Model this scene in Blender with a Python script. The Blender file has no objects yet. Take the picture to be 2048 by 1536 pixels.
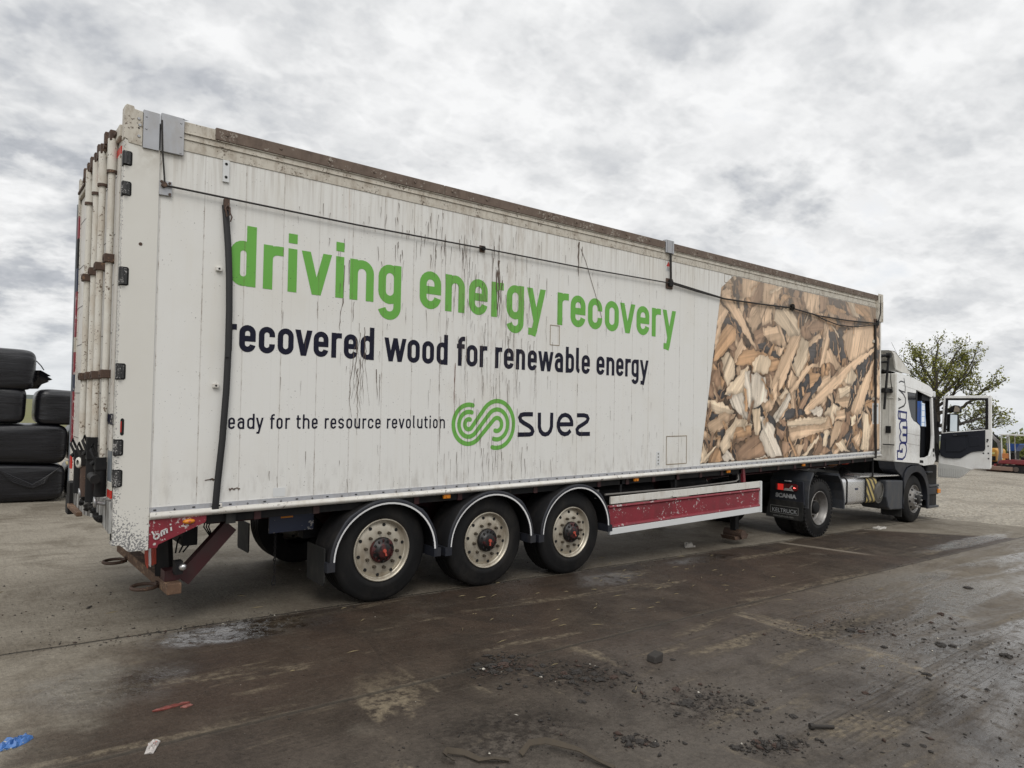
import bpy, math, random
import numpy as np
from mathutils import Vector, Matrix
R = math.radians
PI = math.pi
rnd = random.Random(7)
scene = bpy.context.scene
COL = scene.collection

# ------------------------------------------------------------------ camera
cam = bpy.data.cameras.new('camera')
cam.sensor_width = 36.0
cam.lens = 24.042
cam.clip_start = 0.05
cam.clip_end = 3000
camo = bpy.data.objects.new('camera', cam)
COL.objects.link(camo)
_r = Vector((0.77446679, -0.63090935, 0.04641753))
_u = Vector((-0.06749943, -0.00945696, 0.99767449))
_f = Vector((0.6290032, 0.77579892, 0.04991012))
camo.matrix_world = Matrix(((_r.x, _u.x, -_f.x, -1.05253), (_r.y, _u.y, -_f.y, -6.14931), (_r.z, _u.z, -_f.z, 1.9098), (0, 0, 0, 1)))
scene.camera = camo
vs = scene.view_settings
vs.view_transform = 'Standard'
vs.look = 'None'
vs.exposure = 0.0
vs.gamma = 1.0

# ------------------------------------------------------------------ sky
SUN_EL, SUN_AZ = R(46), R(236)      # azimuth measured from +X towards +Y
world = bpy.data.worlds.new('World')
scene.world = world
world.use_nodes = True


class NB:
    """small node-tree builder"""
    def __init__(s, nt):
        s.nt = nt

    def n(s, t, **kw):
        k = s.nt.nodes.new(t)
        for a, b in kw.items():
            setattr(k, a, b)
        return k

    def put(s, sock, v):
        if isinstance(v, bpy.types.NodeSocket):
            s.nt.links.new(v, sock)
        elif isinstance(v, (tuple, list)):
            sock.default_value = tuple(v) + ((1.0,) if len(v) == 3 and len(sock.default_value) == 4 else ())
        elif hasattr(sock.default_value, '__len__'):
            sock.default_value = (v, v, v, 1.0)[:len(sock.default_value)]
        else:
            sock.default_value = v

    def m(s, op, a, b=0.0, c=0.0, clamp=False):
        k = s.n('ShaderNodeMath', operation=op, use_clamp=clamp)
        s.put(k.inputs[0], a)
        s.put(k.inputs[1], b)
        if len(k.inputs) > 2:
            s.put(k.inputs[2], c)
        return k.outputs[0]

    def mix(s, f, a, b, mode='MIX'):
        k = s.n('ShaderNodeMix', data_type='RGBA', blend_type=mode)
        s.put(k.inputs[0], f)
        s.put(k.inputs[6], a)
        s.put(k.inputs[7], b)
        return k.outputs[2]

    def noise(s, v, scale, det=3.0, rough=0.55, col=False, dist=0.0):
        k = s.n('ShaderNodeTexNoise')
        s.put(k.inputs['Vector'], v)
        k.inputs['Scale'].default_value = scale
        k.inputs['Detail'].default_value = det
        k.inputs['Roughness'].default_value = rough
        k.inputs['Distortion'].default_value = dist
        return k.outputs['Color' if col else 'Fac']

    def vor(s, v, scale, feat='F1', out='Distance'):
        k = s.n('ShaderNodeTexVoronoi', feature=feat)
        s.put(k.inputs['Vector'], v)
        k.inputs['Scale'].default_value = scale
        return k.outputs[out]

    def ramp(s, f, stops, interp='LINEAR'):
        k = s.n('ShaderNodeValToRGB')
        k.color_ramp.interpolation = interp
        el = k.color_ramp.elements
        for i, (p, c) in enumerate(stops):
            e = el[i] if i < 2 else el.new(p)
            e.position = p
        for i, (p, c) in enumerate(sorted(stops, key=lambda t: t[0])):
            el[i].position = p
            c = (c, c, c) if not isinstance(c, (tuple, list)) else c
            el[i].color = tuple(c) + (1.0,)
        s.put(k.inputs[0], f)
        return k.outputs[0]

    def ss(s, x, a, b):
        k = s.n('ShaderNodeMapRange', interpolation_type='SMOOTHSTEP')
        s.put(k.inputs[0], x)
        s.put(k.inputs[1], a)
        s.put(k.inputs[2], b)
        k.inputs[3].default_value = 0.0
        k.inputs[4].default_value = 1.0
        return k.outputs[0]

    def map(s, v, scale=(1, 1, 1), loc=(0, 0, 0), rot=(0, 0, 0)):
        k = s.n('ShaderNodeMapping')
        s.put(k.inputs['Vector'], v)
        k.inputs['Location'].default_value = loc
        k.inputs['Rotation'].default_value = rot
        k.inputs['Scale'].default_value = scale
        return k.outputs[0]

    def sep(s, v):
        k = s.n('ShaderNodeSeparateXYZ')
        s.put(k.inputs[0], v)
        return k.outputs

    def comb(s, x, y, z):
        k = s.n('ShaderNodeCombineXYZ')
        for i, a in enumerate((x, y, z)):
            s.put(k.inputs[i], a)
        return k.outputs[0]

    def bump(s, h, strength=0.3, dist=0.01, normal=None):
        k = s.n('ShaderNodeBump')
        k.inputs['Strength'].default_value = strength
        k.inputs['Distance'].default_value = dist
        s.put(k.inputs['Height'], h)
        if normal:
            s.put(k.inputs['Normal'], normal)
        return k.outputs[0]


def build_sky():
    nt = world.node_tree
    nt.nodes.clear()
    b = NB(nt)
    sky = b.n('ShaderNodeTexSky', sky_type='NISHITA')
    sky.sun_disc = False
    sky.sun_elevation = SUN_EL
    sky.sun_rotation = PI / 2 - SUN_AZ
    tc = b.n('ShaderNodeTexCoord').outputs['Generated']
    x, y, z = b.sep(tc)
    zz = b.m('MAXIMUM', z, 0.0)
    d = b.m('ADD', zz, 0.36)
    p = b.comb(b.m('DIVIDE', x, d), b.m('DIVIDE', y, d), 0.0)
    pr = b.map(p, (1.0, 1.0, 1.0), (4.3, 2.2, 0.0), (0, 0, R(20)))
    ps = b.map(pr, (0.9, 1.0, 1.0))

    def field(v):
        big = b.noise(v, 1.5, 2.0, 0.5)
        mid = b.noise(v, 5.2, 8.0, 0.58, dist=0.08)
        return b.m('ADD', b.m('MULTIPLY', big, 0.42), b.m('MULTIPLY', mid, 0.58))
    dens = field(ps)
    # relief: the sides turned to the light are brighter, so the cloud cells read as puffy
    lit = b.m('SUBTRACT', field(b.map(ps, (1, 1, 1), (0.055, 0.045, 0))), dens)
    low = b.ss(z, 0.40, 0.05)

    def patch(dx, dy, dz, w, amt):
        k = b.n('ShaderNodeVectorMath', operation='DOT_PRODUCT')
        b.put(k.inputs[0], tc)
        k.inputs[1].default_value = (dx, dy, dz)
        q = b.ss(b.m('ADD', k.outputs['Value'], b.m('MULTIPLY', b.m('SUBTRACT', dens, 0.5), 0.10 * w / 0.01)), 1.0 - w, 1.0)
        return b.m('MULTIPLY', q, amt)
    dens2 = b.m('ADD', dens, b.m('MULTIPLY', low, 0.022))
    for a in ((0.066, 0.983, 0.173, .005, .085), (0.826, 0.469, 0.313, .0028, .10), (0.103, 0.912, 0.398, .008, .05), (0.051, 0.992, 0.118, .003, .06), (0.931, 0.309, 0.193, .005, .03)):
        dens2 = b.m('ADD', dens2, patch(*a))
    dens2 = b.m('SUBTRACT', dens2, b.m('MULTIPLY', lit, 0.30))
    # thin bright gaps between the cloud cells
    rdg = b.m('ABSOLUTE', b.m('SUBTRACT', b.noise(ps, 3.6, 5.0, 0.55, dist=0.2), 0.5))
    rdg2 = b.m('ABSOLUTE', b.m('SUBTRACT', b.noise(b.map(ps, (1, 1, 1), (7, 3, 0)), 7.5, 4.0, 0.55), 0.5))
    dens2 = b.m('SUBTRACT', dens2, b.m('MULTIPLY', b.ss(rdg, 0.075, 0.0), 0.075))
    dens2 = b.m('SUBTRACT', dens2, b.m('MULTIPLY', b.ss(rdg2, 0.06, 0.0), 0.04))
    dens2 = b.m('ADD', dens2, 0.006)
    cloud = b.ramp(dens2, [(0.37, (0.94, 0.945, 0.95)), (0.45, (0.855, 0.862, 0.87)), (0.52, (0.765, 0.775, 0.787)), (0.59, (0.665, 0.68, 0.70)),
                           (0.67, (0.53, 0.55, 0.585)), (0.80, (0.39, 0.415, 0.455))])
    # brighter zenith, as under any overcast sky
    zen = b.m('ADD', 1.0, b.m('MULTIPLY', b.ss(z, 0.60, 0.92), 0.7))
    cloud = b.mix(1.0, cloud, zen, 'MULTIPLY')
    hz = b.ss(z, 0.13, 0.0)
    cloud = b.mix(b.m('MULTIPLY', hz, 0.6), cloud, (0.70, 0.735, 0.765))
    skyc = b.mix(1.0, sky.outputs[0], 0.10, 'MULTIPLY')
    cover = b.ramp(dens, [(0.33, 0.80), (0.42, 1.0)])
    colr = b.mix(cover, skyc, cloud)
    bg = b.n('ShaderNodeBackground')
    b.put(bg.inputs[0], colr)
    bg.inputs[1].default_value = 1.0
    out = b.n('ShaderNodeOutputWorld')
    nt.links.new(bg.outputs[0], out.inputs[0])


build_sky()
sd = bpy.data.lights.new('sun', 'SUN')
sd.energy = 1.4
sd.angle = R(28)
sd.color = (1.0, 0.965, 0.91)
so = bpy.data.objects.new('sun', sd)
COL.objects.link(so)
_sd = Vector((math.cos(SUN_EL) * math.cos(SUN_AZ), math.cos(SUN_EL) * math.sin(SUN_AZ), math.sin(SUN_EL)))
so.rotation_euler = _sd.to_track_quat('Z', 'Y').to_euler()
so.location = (0, 0, 30)


# ------------------------------------------------------------------ mesh helpers
class MB:
    def __init__(s):
        s.v = []
        s.f = []
        s.mi = []
        s.sm = []

    def add(s, verts, faces, mi=0, smooth=False):
        o = len(s.v)
        s.v.extend(tuple(p) for p in verts)
        for f in faces:
            s.f.append(tuple(o + i for i in f))
            s.mi.append(mi)
            s.sm.append(smooth)
        return s

    def box(s, x0, x1, y0, y1, z0, z1, mi=0, M=None):
        v = [(x0, y0, z0), (x1, y0, z0), (x1, y1, z0), (x0, y1, z0), (x0, y0, z1), (x1, y0, z1), (x1, y1, z1), (x0, y1, z1)]
        if M is not None:
            v = [M @ Vector(p) for p in v]
        return s.add(v, [(0, 3, 2, 1), (4, 5, 6, 7), (0, 1, 5, 4), (1, 2, 6, 5), (2, 3, 7, 6), (3, 0, 4, 7)], mi)

    def beam(s, p0, p1, w, h, mi=0, up=(0, 0, 1)):
        p0 = Vector(p0)
        p1 = Vector(p1)
        d = p1 - p0
        L = d.length
        d.normalize()
        a = d.cross(Vector(up))
        if a.length < 1e-4:
            a = d.cross(Vector((1, 0, 0)))
        a.normalize()
        c = a.cross(d)
        M = Matrix(((d.x, a.x, c.x, p0.x), (d.y, a.y, c.y, p0.y), (d.z, a.z, c.z, p0.z), (0, 0, 0, 1)))
        return s.box(0, L, -w / 2, w / 2, -h / 2, h / 2, mi, M)

    def prism(s, pts, axis, a0, a1, mi=0):
        """polygon pts (2d) extruded along axis; axis 'y': pts=(x,z); 'x': (y,z); 'z': (x,y)"""
        def P(p, a):
            return (p[0], a, p[1]) if axis == 'y' else ((a, p[0], p[1]) if axis == 'x' else (p[0], p[1], a))
        n = len(pts)
        v = [P(p, a0) for p in pts] + [P(p, a1) for p in pts]
        area = sum(pts[i][0] * pts[(i + 1) % n][1] - pts[(i + 1) % n][0] * pts[i][1] for i in range(n))
        fl = (area > 0) != (axis == 'y')
        fs = [tuple(range(n)), tuple(range(2 * n - 1, n - 1, -1))]
        fs += [(i, i + n, (i + 1) % n + n, (i + 1) % n) for i in range(n)]
        if (a1 > a0) == fl:
            fs = [tuple(reversed(f)) for f in fs]
        return s.add(v, fs, mi)

    def cyl(s, p0, p1, r0, r1=None, n=12, mi=0, cap=True, smooth=True):
        r1 = r0 if r1 is None else r1
        p0 = Vector(p0)
        p1 = Vector(p1)
        d = (p1 - p0).normalized()
        a = d.orthogonal().normalized()
        c = d.cross(a)
        v = []
        for p, r in ((p0, r0), (p1, r1)):
            for i in range(n):
                t = 2 * PI * i / n
                v.append(p + a * (r * math.cos(t)) + c * (r * math.sin(t)))
        s.add(v, [(i, (i + 1) % n, (i + 1) % n + n, i + n) for i in range(n)], mi, smooth)
        if cap:
            s.add(v[:n], [tuple(range(n - 1, -1, -1))], mi)
            s.add(v[n:], [tuple(range(n))], mi)
        return s

    def tube(s, pts, r, n=8, mi=0, closed=False):
        pts = [Vector(p) for p in pts]
        rs = r if isinstance(r, (list, tuple)) else [r] * len(pts)
        N = len(pts)
        v = []
        a = None
        for i, p in enumerate(pts):
            d = (pts[(i + 1) % N if closed else min(i + 1, N - 1)] - pts[(i - 1) % N if closed else max(i - 1, 0)])
            d = d.normalized() if d.length > 1e-9 else Vector((0, 0, 1))
            if a is None:
                a = d.orthogonal().normalized()
            a = (a - d * a.dot(d))
            a = a.normalized() if a.length > 1e-6 else d.orthogonal().normalized()
            c = d.cross(a)
            for k in range(n):
                t = 2 * PI * k / n
                v.append(p + a * (rs[i] * math.cos(t)) + c * (rs[i] * math.sin(t)))
        fs = []
        for i in range(N if closed else N - 1):
            j = (i + 1) % N
            for k in range(n):
                fs.append((i * n + k, i * n + (k + 1) % n, j * n + (k + 1) % n, j * n + k))
        s.add(v, fs, mi, True)
        if not closed:
            s.add(v[:n], [tuple(range(n - 1, -1, -1))], mi)
            s.add(v[-n:], [tuple(range(n))], mi)
        return s

    def lathe(s, prof, c, axis=(0, 1, 0), n=32, mi=0, a0=0.0, a1=2 * PI, smooth=True):
        """profile [(r, h)] revolved about axis through c"""
        ax = Vector(axis).normalized()
        a = Vector((0, 0, 1)) if abs(ax.z) < .9 else Vector((1, 0, 0))
        b = ax.cross(a)
        full = abs(a1 - a0 - 2 * PI) < 1e-6
        m = n if full else n + 1
        c = Vector(c)
        v = []
        for i in range(m):
            t = a0 + (a1 - a0) * i / n
            e = a * math.cos(t) + b * math.sin(t)
            for r, h in prof:
                v.append(c + ax * h + e * r)
        k = len(prof)
        fs = []
        for i in range(n):
            j = (i + 1) % m
            for q in range(k - 1):
                fs.append((i * k + q, i * k + q + 1, j * k + q + 1, j * k + q))
        return s.add(v, fs, mi, smooth)

    def quad(s, a, b, c, d, mi=0):
        return s.add([a, b, c, d], [(0, 1, 2, 3)], mi)

    def ribbon(s, pts, w, y, mi=0, cap=0):
        """flat stroke of width w along pts (x,z) lying in the plane y, facing -y"""
        P = []
        for p in pts:
            q = Vector((p[0], p[1]))
            if not P or (q - P[-1]).length > 1e-5:
                P.append(q)
        n = len(P)
        closed = (P[0] - P[-1]).length < 1e-5
        if closed:
            P = P[:-1]
            n -= 1
        L = []
        Q = []
        for i in range(n):
            if closed:
                d0 = (P[i] - P[i - 1]).normalized()
                d1 = (P[(i + 1) % n] - P[i]).normalized()
            else:
                d0 = (P[i] - P[i - 1]).normalized() if i else (P[1] - P[0]).normalized()
                d1 = (P[i + 1] - P[i]).normalized() if i < n - 1 else d0
            t = d0 + d1
            t = t.normalized() if t.length > 1e-6 else d0
            nn = Vector((-t.y, t.x))
            k = w / 2 / max(0.45, nn.dot(Vector((-d1.y, d1.x))))
            L.append(P[i] + nn * k)
            Q.append(P[i] - nn * k)
        v = [(p.x, y, p.y) for p in L] + [(p.x, y, p.y) for p in Q]
        fs = [(i, i + n, i + 1 + n, i + 1) for i in range(n - 1)]
        if closed:
            fs.append((n - 1, 2 * n - 1, n, 0))
        s.add(v, fs, mi)
        if cap and not closed:
            for p, q in ((P[0], P[1]), (P[-1], P[-2])):
                d = (p - q).normalized()
                a0 = math.atan2(d.y, d.x)
                arc = [(p.x + w / 2 * math.cos(a0 - PI / 2 + PI * i / 8), y, p.y + w / 2 * math.sin(a0 - PI / 2 + PI * i / 8)) for i in range(9)]
                s.add(arc, [tuple(range(9))], mi)
        return s

    def build(s, name, mats, parent=None, bevel=0.0, loc=None, seg=2, shade=None):
        me = bpy.data.meshes.new(name)
        me.from_pydata(s.v, [], s.f)
        if not isinstance(mats, (list, tuple)):
            mats = [mats]
        for k in mats:
            me.materials.append(k)
        me.polygons.foreach_set('material_index', s.mi)
        me.polygons.foreach_set('use_smooth', s.sm if shade is None else [shade] * len(s.sm))
        me.update()
        o = bpy.data.objects.new(name, me)
        COL.objects.link(o)
        if parent is not None:
            o.parent = parent
        if loc:
            o.location = loc
        if bevel:
            k = o.modifiers.new('bevel', 'BEVEL')
            k.width = bevel
            k.segments = seg
            k.limit_method = 'ANGLE'
            k.angle_limit = R(40)
        return o


def blob(mb, c, r, seed, squash=(1, 1, 1), n=2, mi=0, rough=0.35, smooth=False):
    """irregular lump from a deformed icosphere"""
    key = n
    if key not in _ico:
        import bmesh
        bm = bmesh.new()
        bmesh.ops.create_icosphere(bm, subdivisions=n, radius=1.0)
        _ico[key] = ([tuple(v.co) for v in bm.verts], [tuple(v.index for v in f.verts) for f in bm.faces])
        bm.free()
    vs_, fs_ = _ico[key]
    rr = random.Random(seed)
    a = rr.uniform(0, 6.28)
    ca, sa = math.cos(a), math.sin(a)
    out = []
    for x, y, z in vs_:
        k = r * (1 + rr.uniform(-rough, rough))
        X, Y, Z_ = x * k * squash[0], y * k * squash[1], z * k * squash[2]
        out.append((c[0] + X * ca - Y * sa, c[1] + X * sa + Y * ca, c[2] + Z_))
    mb.add(out, fs_, mi, smooth)


_ico = {}


def tag(o, label=None, cat=None, group=None, kind=None):
    if label:
        o['label'] = label
    if cat:
        o['category'] = cat
    if group:
        o['group'] = group
    if kind:
        o['kind'] = kind
    return o


def empty(name, loc=(0, 0, 0), rot=(0, 0, 0), parent=None):
    o = bpy.data.objects.new(name, None)
    COL.objects.link(o)
    o.location = loc
    o.rotation_euler = rot
    o.empty_display_size = 0.2
    if parent is not None:
        o.parent = parent
    return o


def copy_tree(o, parent=None):
    c = o.copy()
    COL.objects.link(c)
    if parent is not None:
        c.parent = parent
    for ch in [k for k in bpy.data.objects if k.parent == o]:
        copy_tree(ch, c)
    return c


def font_mesh(name, text, mat, M, size, parent, sx=1.0, track=1.0, bold=0.0):
    cu = bpy.data.curves.new(name, 'FONT')
    cu.body = text
    cu.size = size
    cu.space_character = track
    cu.offset = bold
    cu.fill_mode = 'FRONT'
    t = bpy.data.objects.new(name + '_tmp', cu)
    COL.objects.link(t)
    dg = bpy.context.evaluated_depsgraph_get()
    me = bpy.data.meshes.new_from_object(t.evaluated_get(dg))
    COL.objects.unlink(t)
    bpy.data.objects.remove(t)
    me.transform(M @ Matrix.Diagonal((sx, 1, 1, 1)))
    me.materials.clear()
    me.materials.append(mat)
    o = bpy.data.objects.new(name, me)
    COL.objects.link(o)
    o.parent = parent
    return o


# ------------------------------------------------------------------ materials
def newmat(name):
    m = bpy.data.materials.new(name)
    m.use_nodes = True
    m.node_tree.nodes.clear()
    b = NB(m.node_tree)
    bs = b.n('ShaderNodeBsdfPrincipled')
    out = b.n('ShaderNodeOutputMaterial')
    m.node_tree.links.new(bs.outputs[0], out.inputs[0])
    b.bs = bs
    b.obj = b.n('ShaderNodeTexCoord').outputs['Object']
    return m, b


def pm(name, col, rough=0.5, metal=0.0, var=0.18, nscale=5.0, chip=None, dirt=None, bump=0.0, bscale=60.0, coat=0.0, spec=0.5):
    """painted / plain surface. chip=(colour, threshold, scale); dirt=(colour, amount, scale)"""
    m, b = newmat(name)
    rv = b.m('MULTIPLY', b.n('ShaderNodeObjectInfo').outputs['Random'], 37.0)
    va = b.n('ShaderNodeVectorMath', operation='ADD')
    b.put(va.inputs[0], b.obj)
    b.put(va.inputs[1], b.comb(rv, rv, 0.0))
    b.obj = va.outputs[0]
    n = b.noise(b.obj, nscale, 4.0, 0.6)
    c = b.mix(b.m('MULTIPLY', n, 1.0), tuple(k * (1 - var) for k in col), tuple(min(1, k * (1 + var)) for k in col))
    r = b.m('ADD', rough - 0.08, b.m('MULTIPLY', n, 0.16))
    if dirt:
        dn = b.noise(b.map(b.obj, (1, 1, .45)), dirt[2], 5.0, 0.65)
        df = b.m('MULTIPLY', b.ss(dn, 0.42, 0.72), dirt[1])
        c = b.mix(df, c, dirt[0])
    if chip:
        cn = b.noise(b.obj, chip[2], 4.0, 0.7)
        cl = b.noise(b.obj, chip[2] * 0.16, 2.0, 0.5)
        cf = b.ss(b.m('ADD', cn, b.m('MULTIPLY', b.m('SUBTRACT', cl, 0.5), 0.5)), chip[1], chip[1] + 0.03)
        c = b.mix(cf, c, chip[0])
    b.put(b.bs.inputs['Base Color'], c)
    b.put(b.bs.inputs['Roughness'], r)
    b.bs.inputs['Metallic'].default_value = metal
    b.bs.inputs['Specular IOR Level'].default_value = spec
    if coat:
        b.bs.inputs['Coat Weight'].default_value = coat
        b.bs.inputs['Coat Roughness'].default_value = 0.15
    if bump:
        b.put(b.bs.inputs['Normal'], b.bump(b.noise(b.obj, bscale, 4.0, 0.6), bump, 0.004))
    return m


def grime(b, base, amount=1.0, seams=True):
    """rain streaks, drips, specks and sheet seams of the trailer side (object space of the trailer)"""
    x, y, z = b.sep(b.obj)
    big = b.noise(b.obj, 0.9, 4.0, 0.6)
    c = b.mix(b.m('MULTIPLY', b.ss(big, 0.45, 0.75), 0.30), base, b.mix(1.0, base, (0.84, 0.79, 0.70), 'MULTIPLY'))
    # faint wide vertical weathering
    wv = b.noise(b.map(b.obj, (1, 0, 0.05)), 9.0, 4.0, 0.6)
    c = b.mix(b.m('MULTIPLY', b.ss(wv, 0.50, 0.80), 0.16), c, b.mix(1.0, c, (0.84, 0.78, 0.66), 'MULTIPLY'))
    reg = b.ramp(b.m('DIVIDE', x, 14.0), [(0.0, .10), (0.07, .12), (0.12, .30), (0.16, .45), (0.20, .45), (0.235, .80), (0.265, 1.0), (0.30, .9),
                                         (0.335, .42), (0.40, .30), (0.5, .20), (0.62, .15), (1.0, .38)])
    s1 = b.noise(b.map(b.obj, (1, 0, 0.045)), 34.0, 4.0, 0.6, dist=0.15)
    brk = b.noise(b.map(b.obj, (1, 0, .5)), 7.0, 4.0, 0.65)
    thr = b.m('SUBTRACT', 0.765, b.m('MULTIPLY', reg, 0.15))
    k1 = b.ss(b.m('SUBTRACT', s1, thr), 0.0, 0.06)
    k1 = b.m('MULTIPLY', k1, b.ss(brk, 0.36, 0.56))
    c = b.mix(b.m('MULTIPLY', k1, 0.70 * amount), c, (0.115, 0.088, 0.070))
    # short ragged drips
    s2 = b.noise(b.map(b.obj, (1, 0, 0.16), (5, 0, 3)), 26.0, 3.0, 0.6, dist=0.4)
    thr2 = b.m('SUBTRACT', 0.80, b.m('MULTIPLY', reg, 0.105))
    k2 = b.ss(b.m('SUBTRACT', s2, thr2), 0.0, 0.035)
    c = b.mix(b.m('MULTIPLY', k2, 0.72 * amount), c, (0.075, 0.055, 0.045))
    # specks and scuffs
    s3 = b.noise(b.obj, 55.0, 2.0, 0.5)
    s4 = b.noise(b.obj, 3.0, 3.0, 0.6)
    k3 = b.m('MULTIPLY', b.ss(s3, 0.665, 0.72), b.ss(s4, 0.42, 0.60))
    c = b.mix(b.m('MULTIPLY', k3, 0.75), c, (0.07, 0.062, 0.055))
    # rusty runs
    rn = b.noise(b.map(b.obj, (1, 0, 0.03), (9, 0, 2)), 5.0, 5.0, 0.7)
    k4 = b.m('MULTIPLY', b.ss(rn, 0.62, 0.74), b.ss(brk, 0.30, 0.7))
    c = b.mix(b.m('MULTIPLY', k4, 0.40), c, (0.30, 0.16, 0.07))
    spl = b.m('MULTIPLY', b.m('MULTIPLY', b.ss(reg, 0.40, 1.0), b.ss(z, 1.0, 3.4)), b.ss(b.noise(b.map(b.obj, (1, 0, 0.25), (3, 0, 8)), 12.0, 6.0, 0.7), 0.46, 0.66))
    c = b.mix(b.m('MULTIPLY', spl, 0.30 * amount), c, (0.26, 0.19, 0.135))
    rst = b.m('MULTIPLY', b.ss(b.noise(b.map(b.obj, (1, 0, 1), (2, 0, 5)), 38.0, 3.0, 0.6), 0.68, 0.73), b.ss(b.noise(b.obj, 1.7, 3.0, 0.6), 0.48, 0.62))
    c = b.mix(b.m('MULTIPLY', rst, 0.6), c, (0.19, 0.105, 0.06))
    # brown wash below the top rail
    tw = b.m('MULTIPLY', b.ss(z, 3.35, 4.0), b.ss(b.noise(b.map(b.obj, (1, 0, 0.06)), 22.0, 4.0, 0.6), 0.42, 0.66))
    c = b.mix(b.m('MULTIPLY', tw, 0.30), c, (0.24, 0.185, 0.13))
    bw = b.m('MULTIPLY', b.ss(z, 1.5, 1.0), b.ss(b.noise(b.map(b.obj, (1, 0, 0.3)), 14.0, 4.0, 0.6), 0.45, 0.7))
    c = b.mix(b.m('MULTIPLY', bw, 0.28), c, (0.20, 0.165, 0.13))
    h = None
    if seams:
        f = b.m('FRACT', b.m('DIVIDE', b.m('ADD', x, 13.275), 0.343))
        dd = b.m('MULTIPLY', b.m('ABSOLUTE', b.m('SUBTRACT', f, 0.5)), 0.343)
        near = b.ss(dd, 0.0065, 0.0015)
        sn = b.noise(b.map(b.obj, (3, 0, 1.0)), 9.0, 5.0, 0.7)
        c = b.mix(b.m('MULTIPLY', near, b.m('ADD', 0.20, b.m('MULTIPLY', b.ss(sn, 0.48, 0.68), 0.55))), c, (0.14, 0.09, 0.055))
        wide = b.m('MULTIPLY', b.ss(dd, 0.035, 0.0), b.ss(b.noise(b.obj, 70.0, 2.0, 0.5), 0.60, 0.68))
        c = b.mix(b.m('MULTIPLY', wide, b.m('MULTIPLY', b.ss(sn, 0.50, 0.66), 0.8)), c, (0.13, 0.09, 0.06))
        f2 = b.m('FRACT', b.m('DIVIDE', b.m('ADD', x, 13.1035), 0.1715))
        d2 = b.m('MULTIPLY', b.m('ABSOLUTE', b.m('SUBTRACT', f2, 0.5)), 0.1715)
        n2 = b.ss(d2, 0.006, 0.001)
        c = b.mix(b.m('MULTIPLY', b.m('MULTIPLY', n2, b.ss(x, .9, 1.2)), 0.05), c, (0.20, 0.16, 0.12))
        h = near
    return c, h


def panelmat(name, col, rough=0.42, amount=1.0, seams=True, attr=None):
    m, b = newmat(name)
    base = col
    if attr:
        base = b.n('ShaderNodeAttribute', attribute_name=attr).outputs['Color']
    c, h = grime(b, base, amount, seams)
    b.put(b.bs.inputs['Base Color'], c)
    b.put(b.bs.inputs['Roughness'], b.m('ADD', rough, b.m('MULTIPLY', b.noise(b.obj, 6.0, 4.0), 0.2)))
    b.bs.inputs['Specular IOR Level'].default_value = 0.22
    wav = b.noise(b.map(b.obj, (1, 0, 0.35)), 1.6, 2.0, 0.5)
    nb = b.bump(wav, 0.10, 0.02)
    if h is not None:
        nb = b.bump(h, 0.35, -0.003, nb)
    b.put(b.bs.inputs['Normal'], nb)
    return m


M = {}
M['panel'] = panelmat('white_trailer_panel', (0.70, 0.695, 0.67))
M['green'] = panelmat('green_vinyl', (0.145, 0.40, 0.075), amount=0.9)
M['navy'] = panelmat('navy_vinyl', (0.007, 0.0075, 0.021), amount=0.45, seams=False)
M['wood'] = panelmat('wood_print', None, amount=0.55, attr='print')
M['white'] = pm('white_paint', (0.64, 0.625, 0.585), 0.42, var=.07, nscale=3, chip=((0.09, 0.075, 0.06), 0.66, 38), dirt=((0.32, 0.25, 0.17), .35, 9))
M['post'] = None
M['rustrail'] = pm('rusty_brown_rail', (0.135, 0.098, 0.075), 0.72, var=.35, nscale=9, chip=((0.30, 0.27, 0.23), 0.63, 40), dirt=((0.07, 0.045, 0.032), .7, 14), bump=.4)
M['toprail'] = pm('grimy_white_rail', (0.52, 0.485, 0.42), 0.55, var=.14, nscale=4, chip=((0.12, 0.09, 0.065), 0.61, 46), dirt=((0.20, 0.145, 0.09), .55, 16))
M['galv'] = pm('galvanised_plate', (0.40, 0.405, 0.42), 0.40, metal=.75, var=.22, nscale=3.2, dirt=((0.30, 0.26, 0.21), .3, 11))
M['alu'] = pm('aluminium_strip', (0.50, 0.51, 0.545), 0.42, metal=.55, var=.10, nscale=7, dirt=((0.30, 0.27, 0.23), .35, 20))
M['rust'] = pm('rusty_steel', (0.115, 0.066, 0.040), 0.82, var=.45, nscale=14, chip=((0.24, 0.155, 0.095), 0.58, 26), bump=.8, bscale=90)
M['dkrust'] = pm('dark_rusty_fitting', (0.070, 0.042, 0.030), 0.75, var=.4, nscale=30, chip=((0.20, 0.12, 0.07), 0.62, 60), bump=.6)
M['barwhite'] = pm('chipped_white_bar', (0.62, 0.60, 0.545), 0.5, var=.10, nscale=6, chip=((0.13, 0.09, 0.06), 0.625, 46), dirt=((0.36, 0.27, 0.18), .45, 7))
M['red'] = pm('chipped_red_paint', (0.215, 0.018, 0.030), 0.42, var=.10, nscale=4, chip=((0.46, 0.42, 0.41), 0.625, 26), dirt=((0.10, 0.018, 0.022), .5, 6))
M['redworn'] = pm('badly_chipped_red_paint', (0.205, 0.018, 0.030), 0.46, var=.10, nscale=4, chip=((0.50, 0.47, 0.45), 0.575, 34), dirt=((0.10, 0.018, 0.022), .4, 6))
M['chassis'] = pm('dark_red_chassis', (0.050, 0.010, 0.012), 0.6, var=.3, nscale=4, dirt=((0.030, 0.024, 0.020), .75, 4))
M['strut'] = pm('dark_red_strut', (0.042, 0.007, 0.009), 0.5, var=.2, nscale=4, dirt=((0.030, 0.020, 0.018), .7, 5))
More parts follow.
